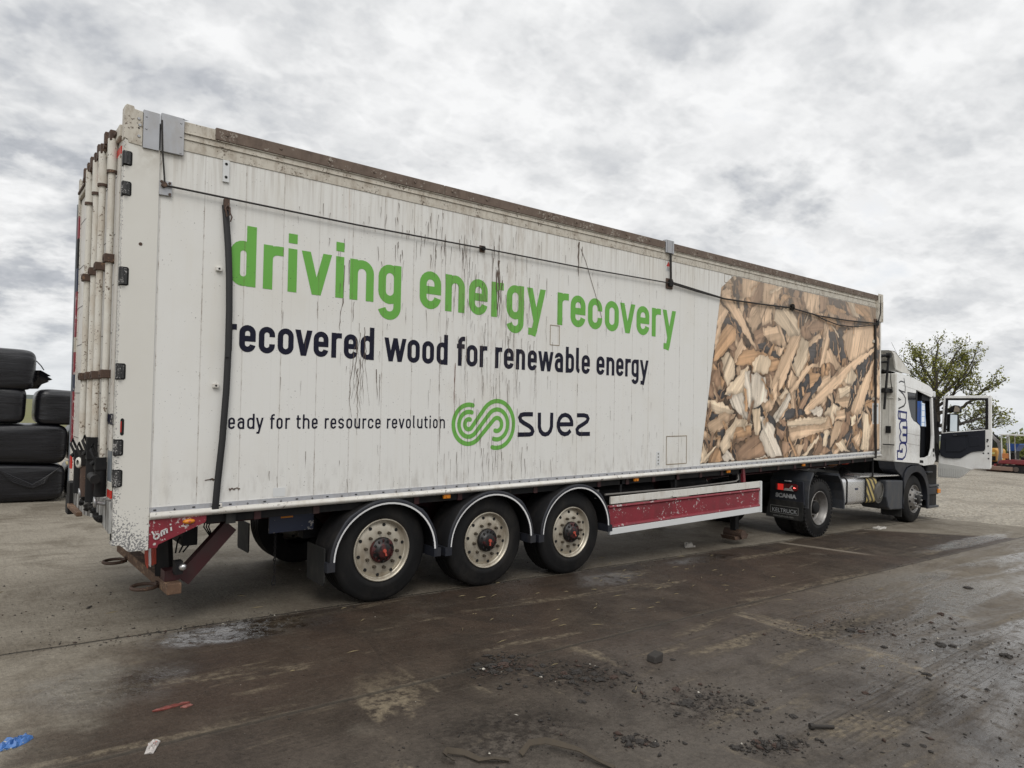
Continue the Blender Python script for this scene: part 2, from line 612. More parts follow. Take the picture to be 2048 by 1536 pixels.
M['black'] = pm('black_frame', (0.009, 0.009, 0.010), 0.65, var=.3, nscale=8, dirt=((0.035, 0.030, 0.026), .45, 6), spec=.25)
M['plastic'] = pm('dark_grey_plastic', (0.017, 0.019, 0.026), 0.5, var=.18, nscale=5, dirt=((0.050, 0.047, 0.045), .45, 5), bump=.15, bscale=160, spec=.35)
M['plasticlight'] = pm('grey_plastic', (0.040, 0.044, 0.052), 0.48, var=.15, nscale=5, dirt=((0.085, 0.078, 0.07), .5, 6), spec=.4)
M['tyre'] = pm('tyre_rubber', (0.0095, 0.0095, 0.010), 0.75, var=.25, nscale=9, dirt=((0.030, 0.027, 0.024), .55, 4), bump=.3, bscale=45, spec=.22)
M['trim'] = pm('white_reflective_trim', (0.75, 0.75, 0.75), 0.4, var=.04)
M['alloy'] = pm('dirty_alloy_rim', (0.47, 0.43, 0.355), 0.38, metal=.45, var=.12, nscale=9, dirt=((0.20, 0.14, 0.085), .55, 8))
M['alloygrey'] = pm('grey_steel_rim', (0.24, 0.23, 0.22), 0.42, metal=.5, var=.15, nscale=9, dirt=((0.09, 0.075, 0.06), .7, 9))
M['hub'] = pm('oily_red_hub', (0.060, 0.012, 0.012), 0.45, var=.4, nscale=16, chip=((0.010, 0.009, 0.009), 0.425, 14))
M['hubcap'] = pm('red_hub_cap', (0.42, 0.07, 0.045), 0.45)
M['hole'] = pm('dark_hole', (0.006, 0.006, 0.006), 0.9)
M['nut'] = pm('dirty_wheel_nut', (0.085, 0.070, 0.052), 0.5, metal=.5, var=.3, nscale=40)
M['chrome'] = pm('polished_tank', (0.72, 0.72, 0.73), 0.27, metal=.85, var=.06, nscale=4, dirt=((0.50, 0.48, 0.45), .35, 4))
M['amber'] = pm('amber_lens', (0.65, 0.22, 0.015), 0.25, var=.1)
M['rope'] = pm('black_rope', (0.020, 0.017, 0.015), 0.75, var=.3, nscale=60)
M['flap'] = pm('mud_flap_rubber', (0.018, 0.0185, 0.0185), 0.65, var=.25, nscale=6, dirt=((0.055, 0.050, 0.044), .6, 7), spec=.25)
M['plate'] = pm('pale_plate', (0.62, 0.63, 0.63), 0.45, var=.05)
M['doorwhite'] = pm('door_panel', (0.60, 0.58, 0.54), 0.40, var=.06, nscale=2, dirt=((0.34, 0.27, 0.19), .4, 6), chip=((0.16, 0.12, 0.09), 0.66, 30))
M['reflred'] = pm('red_reflector', (0.50, 0.022, 0.012), 0.35, var=.1)
M['reflwhite'] = pm('white_reflector', (0.62, 0.60, 0.54), 0.4, var=.08)
M['doorgrey'] = pm('grey_corner_plate', (0.20, 0.225, 0.25), 0.4, metal=.3, var=.12)
M['navypaint'] = pm('navy_paint', (0.02, 0.028, 0.06), 0.45, chip=((0.4, 0.38, 0.36), 0.62, 20))
M['cabwhite'] = pm('white_cab_paint', (0.78, 0.78, 0.765), 0.28, var=.03, nscale=2, coat=.4, dirt=((0.42, 0.38, 0.32), .30, 4))
M['cabrear'] = pm('grimy_cab_rear', (0.62, 0.605, 0.56), 0.4, var=.06, nscale=3, dirt=((0.32, 0.28, 0.22), .45, 5))
M['bluepaint'] = pm('blue_vinyl', (0.007, 0.014, 0.12), 0.4, var=.05, spec=.25)
M['blackvinyl'] = pm('black_vinyl', (0.012, 0.012, 0.015), 0.4, var=.05, spec=.25)
M['interior'] = pm('dark_cab_interior', (0.010, 0.011, 0.014), 0.65, var=.2, spec=.25)
M['doortrim'] = pm('dark_door_trim', (0.014, 0.016, 0.023), 0.6, var=.12, nscale=3, spec=.3)
M['greytext'] = pm('raised_grey_lettering', (0.36, 0.37, 0.38), 0.5, var=.1)
M['dimtext'] = pm('faded_lettering', (0.20, 0.20, 0.19), 0.6, var=.2)
M['hosered'] = pm('red_air_line', (0.40, 0.045, 0.02), 0.4)
M['hoseyellow'] = pm('yellow_air_line', (0.45, 0.17, 0.02), 0.4)
M['cable'] = pm('pale_bmi_lettering', (0.55, 0.54, 0.53), 0.5, chip=((0.2, 0.02, 0.03), 0.66, 30))


def special_materials():
    # white rear corner post, chipped to bare metal low down
    m, b = newmat('white_corner_post')
    x, y, z = b.sep(b.obj)
    big = b.noise(b.obj, 2.0, 4.0, 0.6)
    c = b.mix(big, (0.66, 0.65, 0.61), (0.60, 0.58, 0.53))
    tw = b.m('MULTIPLY', b.ss(z, 3.6, 4.2), b.ss(b.noise(b.obj, 9.0, 4.0, 0.6), 0.40, 0.62))
    c = b.mix(b.m('MULTIPLY', tw, 0.6), c, (0.28, 0.23, 0.16))
    low = b.ss(b.m('ADD', z, b.m('MULTIPLY', x, 0.7)), 1.34, 0.80)
    edge = b.m('MULTIPLY', b.ss(x, 0.11, 0.0), b.ss(z, 2.2, 1.2))
    lm = b.m('MAXIMUM', low, b.m('MULTIPLY', edge, 0.85))
    e2 = b.m('MULTIPLY', b.ss(x, 0.022, 0.0), 0.75)
    lm = b.m('MAXIMUM', lm, e2)
    sp = b.noise(b.obj, 62.0, 3.0, 0.6)
    k = b.ss(b.m('SUBTRACT', sp, b.m('SUBTRACT', 0.73, b.m('MULTIPLY', lm, 0.26))), 0.0, 0.03)
    c = b.mix(b.m('MULTIPLY', k, 0.9), c, b.mix(b.noise(b.obj, 20), (0.05, 0.05, 0.05), (0.26, 0.26, 0.27)))
    b.put(b.bs.inputs['Base Color'], c)
    b.put(b.bs.inputs['Roughness'], b.m('ADD', 0.38, b.m('MULTIPLY', big, 0.2)))
    b.put(b.bs.inputs['Normal'], b.bump(k, 0.3, -0.002))
    M['post'] = m
    # striped tank end
    m, b = newmat('black_and_yellow_stripes')
    x, y, z = b.sep(b.obj)
    w = b.m('SINE', b.m('MULTIPLY', b.m('ADD', b.m('ADD', b.m('MULTIPLY', x, 1.0), b.m('MULTIPLY', z, 0.8)), b.m('MULTIPLY', y, 0.6)), 36.0))
    c = b.mix(b.ss(w, -0.25, 0.25), (0.03, 0.025, 0.02), (0.46, 0.36, 0.13))
    d = b.ss(b.noise(b.obj, 7.0, 5.0, 0.6), 0.45, 0.7)
    c = b.mix(b.m('MULTIPLY', d, 0.55), c, (0.10, 0.08, 0.055))
    b.put(b.bs.inputs['Base Color'], c)
    b.bs.inputs['Roughness'].default_value = 0.5
    M['stripes'] = m
    # glass
    for nm, al, tint in (('clear_glass', 0.10, (0.6, 0.65, 0.66)), ('dark_glass', 1.0, (0.010, 0.011, 0.015))):
        m, b = newmat(nm)
        if al < 1:
            tr = b.n('ShaderNodeBsdfTransparent')
            gl = b.n('ShaderNodeBsdfGlossy')
            gl.inputs['Roughness'].default_value = 0.02
            fr = b.n('ShaderNodeFresnel')
            fr.inputs[0].default_value = 1.45
            mx = b.n('ShaderNodeMixShader')
            tr.inputs[0].default_value = (0.96, 0.975, 0.975, 1)
            b.put(mx.inputs[0], fr.outputs[0])
            b.nt.links.new(tr.outputs[0], mx.inputs[1])
            b.nt.links.new(gl.outputs[0], mx.inputs[2])
            out = [k for k in b.nt.nodes if k.type == 'OUTPUT_MATERIAL'][0]
            b.nt.links.new(mx.outputs[0], out.inputs[0])
        else:
            b.put(b.bs.inputs['Base Color'], tint)
            b.bs.inputs['Roughness'].default_value = 0.12
            b.bs.inputs['Specular IOR Level'].default_value = 0.3
        M[nm] = m
    m, b = newmat('mirror_glass')
    b.put(b.bs.inputs['Base Color'], (0.75, 0.77, 0.78))
    b.bs.inputs['Metallic'].default_value = 1.0
    b.bs.inputs['Roughness'].default_value = 0.03
    M['mirror'] = m
    # lit tail lamp
    for nm, col, st in (('lit_red_lens', (1.0, 0.03, 0.02), 0.42), ('lit_red_bulb', (1.0, 0.12, 0.10), 3.5)):
        m, b = newmat(nm)
        b.put(b.bs.inputs['Base Color'], (0.30, 0.01, 0.01))
        b.put(b.bs.inputs['Emission Color'], col)
        b.bs.inputs['Emission Strength'].default_value = st
        b.bs.inputs['Roughness'].default_value = 0.2
        M[nm] = m
    M['reddark'] = pm('dark_red_lens', (0.10, 0.006, 0.008), 0.2, var=.1)
    # bale wrap
    m, b = newmat('black_bale_wrap')
    x, y, z = b.sep(b.obj)
    st = b.noise(b.map(b.obj, (0.35, 1.0, 9.0)), 4.0, 5.0, 0.62)
    fi = b.noise(b.map(b.obj, (0.6, 1.0, 26.0)), 4.0, 4.0, 0.6)
    crn = b.noise(b.map(b.obj, (1.0, 1.0, 2.2), (0, 0, 0), (0, R(24), 0)), 3.0, 5.0, 0.6, dist=0.8)
    c = b.mix(st, (0.004, 0.004, 0.005), (0.013, 0.013, 0.017))
    b.put(b.bs.inputs['Base Color'], c)
    b.put(b.bs.inputs['Roughness'], b.m('ADD', 0.17, b.m('MULTIPLY', st, 0.25)))
    b.put(b.bs.inputs['Normal'], b.bump(b.m('ADD', st, b.m('ADD', b.m('MULTIPLY', fi, 0.45), b.m('MULTIPLY', crn, 1.6))), 0.30, 0.016))
    M['wrap'] = m
    # leaves / bark / hedge
    for nm, a, c2 in (('spring_leaves', (0.085, 0.098, 0.016), (0.30, 0.30, 0.06)), ('hedge_leaves', (0.055, 0.078, 0.016), (0.185, 0.20, 0.05))):
        m, b = newmat(nm)
        oi = b.n('ShaderNodeAttribute', attribute_name='tone').outputs['Fac']
        c = b.mix(oi, a, c2)
        b.put(b.bs.inputs['Base Color'], c)
        b.bs.inputs['Roughness'].default_value = 0.55
        tl = b.n('ShaderNodeBsdfTranslucent')
        b.put(tl.inputs[0], c)
        mx = b.n('ShaderNodeMixShader')
        mx.inputs[0].default_value = 0.35
        b.nt.links.new(b.bs.outputs[0], mx.inputs[1])
        b.nt.links.new(tl.outputs[0], mx.inputs[2])
        out = [k for k in b.nt.nodes if k.type == 'OUTPUT_MATERIAL'][0]
        b.nt.links.new(mx.outputs[0], out.inputs[0])
        M[nm] = m
    M['bark'] = pm('dark_bark', (0.055, 0.047, 0.038), 0.9, var=.35, nscale=6, bump=.8, bscale=20)
    M['clod'] = pm('dark_mud_clod', (0.024, 0.020, 0.017), 0.8, var=.4, nscale=30, bump=.8, bscale=70)
    M['clodred'] = pm('reddish_mud_clod', (0.045, 0.026, 0.019), 0.85, var=.4, nscale=30, bump=.8, bscale=70)
    M['straw'] = pm('straw', (0.17, 0.135, 0.07), 0.8, var=.25)
    M['stone'] = pm('pale_grit', (0.42, 0.39, 0.34), 0.8, var=.3, nscale=20)


special_materials()


# ------------------------------------------------------------------ ground
def yard_material():
    m, b = newmat('dirty_concrete_yard')
    P = b.obj
    x, y, z = b.sep(P)
    n1 = b.noise(P, 0.42, 4.0, 0.6)
    n2 = b.noise(P, 2.1, 6.0, 0.65)
    n3 = b.noise(P, 9.0, 5.0, 0.65)
    fine = b.noise(P, 75.0, 3.0, 0.6)
    st = b.noise(b.map(P, (0.30, 1.9, 1.0), (2, 5, 0), (0, 0, R(4))), 1.5, 6.0, 0.62, dist=0.5)
    st2 = b.noise(b.map(P, (0.9, 0.35, 1.0), (7, 1, 0), (0, 0, R(25))), 1.5, 6.0, 0.62, dist=0.4)
    stf = b.noise(b.map(P, (0.5, 9.0, 1.0), (0, 0, 0), (0, 0, R(-3))), 3.0, 4.0, 0.65)
    # concrete
    conc = b.mix(n2, (0.160, 0.141, 0.112), (0.290, 0.262, 0.215))
    conc = b.mix(b.m('MULTIPLY', b.ss(st, 0.50, 0.68), 0.42), conc, (0.110, 0.092, 0.070))
    blot = b.noise(P, 1.0, 6.0, 0.68, dist=0.6)
    conc = b.mix(b.m('MULTIPLY', b.ss(blot, 0.47, 0.64), 0.66), conc, (0.098, 0.081, 0.060))
    conc = b.mix(b.m('MULTIPLY', b.ss(stf, 0.55, 0.72), 0.12), conc, (0.10, 0.082, 0.062))
    conc = b.mix(b.m('MULTIPLY', b.ss(n3, 0.60, 0.72), 0.45), conc, (0.075, 0.062, 0.048))
    broom = b.noise(b.map(P, (1.0, 0.045, 1.0), (0, 0, 0), (0, 0, R(-8))), 42.0, 2.0, 0.5)
    conc = b.mix(b.m('MULTIPLY', b.ss(broom, 0.50, 0.70), 0.16), conc, (0.10, 0.088, 0.07))
    # shade and stains under the trailer painted into the colour, stains behind it
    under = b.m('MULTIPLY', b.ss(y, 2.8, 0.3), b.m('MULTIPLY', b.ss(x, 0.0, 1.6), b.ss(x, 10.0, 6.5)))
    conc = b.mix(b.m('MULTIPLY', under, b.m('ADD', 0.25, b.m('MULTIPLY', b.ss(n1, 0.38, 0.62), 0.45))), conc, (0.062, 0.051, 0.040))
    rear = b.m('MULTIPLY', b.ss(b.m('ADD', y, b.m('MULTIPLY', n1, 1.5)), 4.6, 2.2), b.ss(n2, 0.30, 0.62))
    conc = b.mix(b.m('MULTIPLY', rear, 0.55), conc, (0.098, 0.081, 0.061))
    # mud
    mud = b.mix(b.ss(n2, 0.3, 0.7), (0.024, 0.0165, 0.0115), (0.056, 0.042, 0.031))
    mud = b.mix(b.m('MULTIPLY', b.ss(n1, 0.45, 0.62), 0.6), mud, (0.050, 0.033, 0.024))
    grey = b.ss(b.m('ADD', b.m('MULTIPLY', y, -1.0), b.m('MULTIPLY', b.m('SUBTRACT', n1, 0.5), 2.4)), 1.6, 3.6)
    mud = b.mix(b.m('MULTIPLY', grey, 0.75), mud, b.mix(n2, (0.056, 0.047, 0.039), (0.118, 0.105, 0.090)))
    mud = b.mix(b.m('MULTIPLY', b.ss(fine, 0.54, 0.70), 0.40), mud, (0.080, 0.066, 0.053))
    mud = b.mix(b.m('MULTIPLY', b.ss(n3, 0.56, 0.74), 0.50), mud, (0.016, 0.013, 0.011))
    smear = b.m('MULTIPLY', b.ss(st, 0.565, 0.66), b.ss(b.noise(P, 14.0, 4.0, 0.7), 0.36, 0.60))
    mud = b.mix(b.m('MULTIPLY', smear, 0.75), mud, (0.165, 0.135, 0.094))
    smear2 = b.m('MULTIPLY', b.m('MULTIPLY', b.ss(st2, 0.59, 0.67), b.ss(b.noise(P, 11.0, 5.0, 0.7), 0.38, 0.58)), b.ss(y, -1.4, -2.4))
    mud = b.mix(b.m('MULTIPLY', smear2, 0.85), mud, (0.20, 0.163, 0.112))
    dk = b.noise(P, 0.9, 6.0, 0.68, dist=0.7)
    mud = b.mix(b.m('MULTIPLY', b.ss(dk, 0.50, 0.64), 0.55), mud, (0.022, 0.017, 0.0135))
    mud = b.mix(b.m('MULTIPLY', b.ss(stf, 0.55, 0.72), 0.30), mud, (0.095, 0.082, 0.066))
    # tyre tracks running along the bay
    tw = b.m('MULTIPLY', b.m('SINE', b.m('ADD', b.m('MULTIPLY', y, 128.0), b.m('MULTIPLY', n2, 3.0))), 0.5)
    tband = b.m('MULTIPLY', b.ss(b.m('ABSOLUTE', b.m('ADD', b.m('ADD', y, 4.08), b.m('MULTIPLY', b.m('SUBTRACT', n1, .5), .35))), 0.26, 0.20),
                b.m('MULTIPLY', b.ss(x, 2.9, 3.6), b.ss(x, 7.6, 6.2)))
    tband2 = b.m('MULTIPLY', b.ss(b.m('ABSOLUTE', b.m('ADD', y, 2.25)), 0.20, 0.15), b.ss(n2, 0.35, 0.55))
    trk = b.m('MULTIPLY', b.m('MAXIMUM', tband, b.m('MULTIPLY', tband2, 0.5)), b.m('MULTIPLY', b.ss(tw, -0.1, 0.4), b.ss(b.noise(P, 6.0, 4.0, 0.7), 0.36, 0.56)))
    mud = b.mix(b.m('MULTIPLY', trk, 0.38), mud, (0.020, 0.017, 0.014))
    # where the mud lies
    wob = b.m('SUBTRACT', n2, 0.5)
    lim = b.m('ADD', 0.10, b.m('MULTIPLY', wob, 0.16))
    inb = b.ss(y, b.m('ADD', lim, 0.035), b.m('SUBTRACT', lim, 0.035))
    left = b.ss(b.m('ADD', b.m('ADD', x, b.m('MULTIPLY', y, -0.65)), b.m('MULTIPLY', b.m('SUBTRACT', n2, 0.5), 1.7)), -0.15, 0.95)
    bay = b.m('MULTIPLY', b.ss(b.m('ADD', x, b.m('MULTIPLY', y, 1.1)), 13.55, 13.15), b.ss(y, -1.98, -1.88))
    outer = b.m('MULTIPLY', b.ss(y, -1.86, -1.98), b.m('SUBTRACT', 1.0, b.m('MULTIPLY', b.ss(b.m('ADD', x, b.m('MULTIPLY', wob, 4.0)), 4.5, 10.5), 0.72)))
    mk = b.m('MULTIPLY', b.m('MULTIPLY', inb, left), b.m('MAXIMUM', bay, outer))
    mk = b.m('MULTIPLY', mk, b.m('SUBTRACT', 1.0, b.m('MULTIPLY', b.ss(b.noise(P, 1.1, 5.0, 0.6), 0.60, 0.74), 0.35)))
    for (cx, cy, rx, ry) in ((2.33, -1.98, .42, .24), (2.75, -2.45, .55, .30), (3.12, -3.3, .5, .3), (2.95, -3.93, .28, .12), (5.85, -3.0, 1.3, .34), (1.7, -2.9, .6, .4), (6.3, -3.9, .7, .35)):
        dx = b.m('DIVIDE', b.m('SUBTRACT', x, cx), rx)
        dy = b.m('DIVIDE', b.m('SUBTRACT', y, cy), ry)
        q = b.m('SQRT', b.m('ADD', b.m('MULTIPLY', dx, dx), b.m('MULTIPLY', dy, dy)))
        mud = b.mix(b.m('MULTIPLY', b.m('MULTIPLY', b.ss(q, 1.3, 0.3), b.ss(b.noise(P, 16.0, 6.0, 0.75), 0.40, 0.60)), 0.85), mud, (0.016, 0.012, 0.0095))
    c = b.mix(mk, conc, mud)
    grit = b.noise(P, 26.0, 6.0, 0.75)
    grain = b.noise(P, 150.0, 2.0, 0.6)
    gm = b.m('ADD', b.m('MULTIPLY', b.m('SUBTRACT', grit, 0.5), 1.5), b.m('ADD', 1.0, b.m('MULTIPLY', b.m('SUBTRACT', grain, 0.5), 1.1)))
    c = b.mix(1.0, c, gm, 'MULTIPLY')
    # crossing pale strip between two bays, and the slab joints
    xd = b.m('ABSOLUTE', b.m('SUBTRACT', b.m('ADD', x, b.m('MULTIPLY', y, 0.27)), 10.08))
    strip = b.m('MULTIPLY', b.ss(xd, 0.11, 0.05), b.m('MULTIPLY', b.ss(y, -1.5, -0.9), b.ss(y, 0.10, 0.05)))
    c = b.mix(b.m('MULTIPLY', strip, 0.8), c, (0.19, 0.165, 0.13))
    jw = b.m('MULTIPLY', b.m('SUBTRACT', b.noise(P, 5.0, 3.0), 0.5), 0.035)
    j1 = b.ss(b.m('ABSOLUTE', b.m('ADD', b.m('SUBTRACT', y, 0.135), jw)), 0.022, 0.006)
    j2 = b.ss(b.m('ABSOLUTE', b.m('ADD', b.m('ADD', y, 1.93), jw)), 0.026, 0.008)
    j3 = b.ss(b.m('ABSOLUTE', b.m('ADD', b.m('SUBTRACT', x, 16.25), jw)), 0.02, 0.006)
    jt = b.m('MAXIMUM', j1, b.m('MAXIMUM', b.m('MULTIPLY', j2, 0.75), j3))
    c = b.mix(b.m('MULTIPLY', jt, 0.85), c, (0.022, 0.018, 0.014))
    # pale chips and dark grit
    ch = b.vor(P, 26.0)
    cm = b.m('MULTIPLY', b.ss(ch, 0.085, 0.05), b.ss(b.noise(P, 8.0, 2.0), 0.60, 0.66))
    c = b.mix(b.m('MULTIPLY', cm, 0.8), c, (0.36, 0.33, 0.27))
    gk = b.m('MULTIPLY', b.ss(b.vor(b.map(P, (1.0, 1.7, 1), (3, 1, 0)), 17.0), 0.16, 0.08), b.ss(n2, 0.50, 0.60))
    c = b.mix(b.m('MULTIPLY', gk, 0.85), c, (0.020, 0.016, 0.013))
    # water film
    def spot(cx, cy, rx, ry):
        dx = b.m('DIVIDE', b.m('SUBTRACT', x, cx), rx)
        dy = b.m('DIVIDE', b.m('SUBTRACT', y, cy), ry)
        q = b.m('SQRT', b.m('ADD', b.m('MULTIPLY', dx, dx), b.m('MULTIPLY', dy, dy)))
        return b.ss(b.m('ADD', q, b.m('MULTIPLY', b.m('SUBTRACT', n2, 0.5), 1.3)), 1.15, 0.55)
    p1 = spot(0.95, -0.16, 0.80, 0.30)
    p2 = spot(-0.15, -0.85, 0.55, 0.42)
    p3 = spot(7.6, -0.18, 0.9, 0.2)
    p4 = spot(14.0, -1.6, 2.4, 0.22)
    p5 = spot(12.5, -3.5, 3.6, 0.55)
    p6 = spot(5.2, -0.35, 0.7, 0.3)
    film = b.m('MULTIPLY', b.ss(b.m('ADD', x, b.m('MULTIPLY', y, -0.6)), 3.6, 9.0), b.m('MULTIPLY', b.ss(y, -1.7, -2.6), b.ss(st, 0.62, 0.42)))
    wet = b.m('MAXIMUM', b.m('MAXIMUM', b.m('MULTIPLY', p1, 1.15), b.m('MULTIPLY', p2, 0.7)), b.m('MAXIMUM', b.m('MULTIPLY', p3, .5), b.m('MULTIPLY', b.m('MAXIMUM', p4, p5), 0.85)))
    wet = b.m('MAXIMUM', wet, b.m('MAXIMUM', b.m('MULTIPLY', film, 0.92), b.m('MULTIPLY', p6, 0.35)))
    wet = b.m('MULTIPLY', wet, b.ss(n3, 0.70, 0.50))
    c = b.mix(b.m('MULTIPLY', wet, 0.55), c, b.mix(1.0, c, (0.55, 0.55, 0.56), 'MULTIPLY'))
    r0 = b.m('SUBTRACT', b.m('ADD', 0.80, b.m('MULTIPLY', b.m('SUBTRACT', n3, 0.5), 0.3)), b.m('MULTIPLY', mk, 0.20))
    rough = b.m('MAXIMUM', b.m('SUBTRACT', r0, b.m('MULTIPLY', wet, 0.58)), 0.07)
    b.put(b.bs.inputs['Base Color'], c)
    b.put(b.bs.inputs['Roughness'], rough)
    b.put(b.bs.inputs['Specular IOR Level'], b.m('ADD', 0.16, b.m('MULTIPLY', wet, 0.75)))
    h = b.m('ADD', b.m('ADD', b.m('MULTIPLY', n3, 0.9), b.m('MULTIPLY', grit, 0.5)), b.m('MULTIPLY', fine, 0.35))
    h = b.m('ADD', h, b.m('MULTIPLY', trk, -0.45))
    h = b.m('ADD', h, b.m('MULTIPLY', b.ss(b.vor(P, 30.0), 0.5, 0.0), 0.35))
    h = b.m('ADD', h, b.m('MULTIPLY', broom, 0.25))
    h = b.m('SUBTRACT', h, b.m('MULTIPLY', jt, 1.2))
    h = b.m('MULTIPLY', h, b.m('SUBTRACT', 1.0, b.m('MULTIPLY', wet, 0.75)))
    b.put(b.bs.inputs['Normal'], b.bump(h, 0.60, 0.016))
    return m


def gravel_material():
    m, b = newmat('pale_gravel')
    P = b.obj
    v = b.m('ADD', 0.35, b.m('MULTIPLY', b.sep(b.vor(P, 16.0, out='Color'))[0], 0.9))
    d = b.vor(P, 16.0)
    n1 = b.noise(P, 0.35, 4.0, 0.6)
    n2 = b.noise(P, 3.0, 5.0, 0.7)
    g = b.mix(0.5, b.mix(n2, (0.155, 0.135, 0.105), (0.29, 0.262, 0.215)), b.mix(1.0, v, (0.42, 0.38, 0.31), 'MULTIPLY'))
    g = b.mix(b.m('MULTIPLY', b.ss(n1, 0.45, 0.68), 0.5), g, (0.125, 0.105, 0.080))
    bands = b.noise(b.map(P, (0.25, 1.6, 1), (0, 0, 0), (0, 0, R(60))), 1.2, 5.0, 0.65)
    g = b.mix(b.m('MULTIPLY', b.ss(bands, 0.52, 0.68), 0.45), g, (0.10, 0.085, 0.066))
    k = b.ss(b.noise(P, 22.0, 3.0), 0.60, 0.68)
    g = b.mix(b.m('MULTIPLY', k, 0.7), g, (0.06, 0.05, 0.04))
    b.put(b.bs.inputs['Base Color'], g)
    b.bs.inputs['Roughness'].default_value = 0.9
    b.put(b.bs.inputs['Normal'], b.bump(b.m('ADD', d, b.m('MULTIPLY', n2, 1.5)), 0.8, 0.03))
    return m


def field_material():
    m, b = newmat('rough_grass_field')
    P = b.obj
    n1 = b.noise(P, 0.03, 4.0, 0.6)
    n2 = b.noise(b.map(P, (0.3, 1.0, 1)), 0.4, 5.0, 0.7)
    c = b.mix(n2, (0.075, 0.082, 0.022), (0.17, 0.165, 0.050))
    c = b.mix(b.ss(n1, 0.4, 0.65), c, (0.125, 0.118, 0.046))
    b.put(b.bs.inputs['Base Color'], c)
    b.bs.inputs['Roughness'].default_value = 0.95
    return m


g = MB()
g.quad((-1600, -1600, -0.03), (1600, -1600, -0.03), (1600, 1600, -0.03), (-1600, 1600, -0.03))
tag(g.build('field', field_material()), kind='structure')
g = MB()
pts = []
rr = random.Random(3)
for i in range(60):
    t = 2 * PI * i / 60
    pts.append((20 + 46 * math.cos(t) * (1 + rr.uniform(-.05, .05)), 2 + 44 * math.sin(t) * (1 + rr.uniform(-.05, .05)), -0.012))
g.add(pts, [tuple(range(60))])
tag(g.build('gravel_ground', gravel_material()), kind='structure')
g = MB()
edge = []
yy = -15.0
while yy < 14.01:
    ex = 17.34 - 0.365 * yy
    edge.append((ex + rr.uniform(-.09, .09), yy))
    yy += 0.33
poly = [(-30, 14), (-30, -15)] + edge
g.prism(poly, 'z', -0.02, 0.0)
tag(g.build('concrete_yard', yard_material()), kind='structure')

# distant hills and tree line beyond the field
def hills():
    g = MB()
    rr = random.Random(11)
    n = 260
    r0, r1 = 520.0, 640.0
    ring = []
    for i in range(n):
        t = 2 * PI * i / n
        h = 1.2 + 1.6 * (0.5 + 0.5 * math.sin(t * 3 + 1)) + 1.4 * (0.5 + 0.5 * math.sin(t * 11 + 2)) + rr.uniform(0, 0.7)
        ring.append((t, h))
    v = []
    for t, h in ring:
        v.append((r0 * math.cos(t), r0 * math.sin(t), -0.03))
        v.append(((r0 + 30) * math.cos(t), (r0 + 30) * math.sin(t), h))
        v.append((r1 * math.cos(t), r1 * math.sin(t), h * 0.8))
    fs = []
    for i in range(n):
        j = (i + 1) % n
        fs.append((i * 3, j * 3, j * 3 + 1, i * 3 + 1))
        fs.append((i * 3 + 1, j * 3 + 1, j * 3 + 2, i * 3 + 2))
    g.add(v, fs)
    m, b = newmat('distant_woodland')
    nn = b.noise(b.obj, 0.09, 5.0, 0.7)
    b.put(b.bs.inputs['Base Color'], b.mix(nn, (0.045, 0.055, 0.050), (0.085, 0.098, 0.085)))
    b.bs.inputs['Roughness'].default_value = 1.0
    tag(g.build('hills', m), kind='structure')


hills()


# ------------------------------------------------------------------ lettering
def arc(cx, cz, rx, rz, a0, a1, n=10):
    return [(cx + rx * math.cos(R(a0 + (a1 - a0) * i / n)), cz + rz * math.sin(R(a0 + (a1 - a0) * i / n))) for i in range(n + 1)]


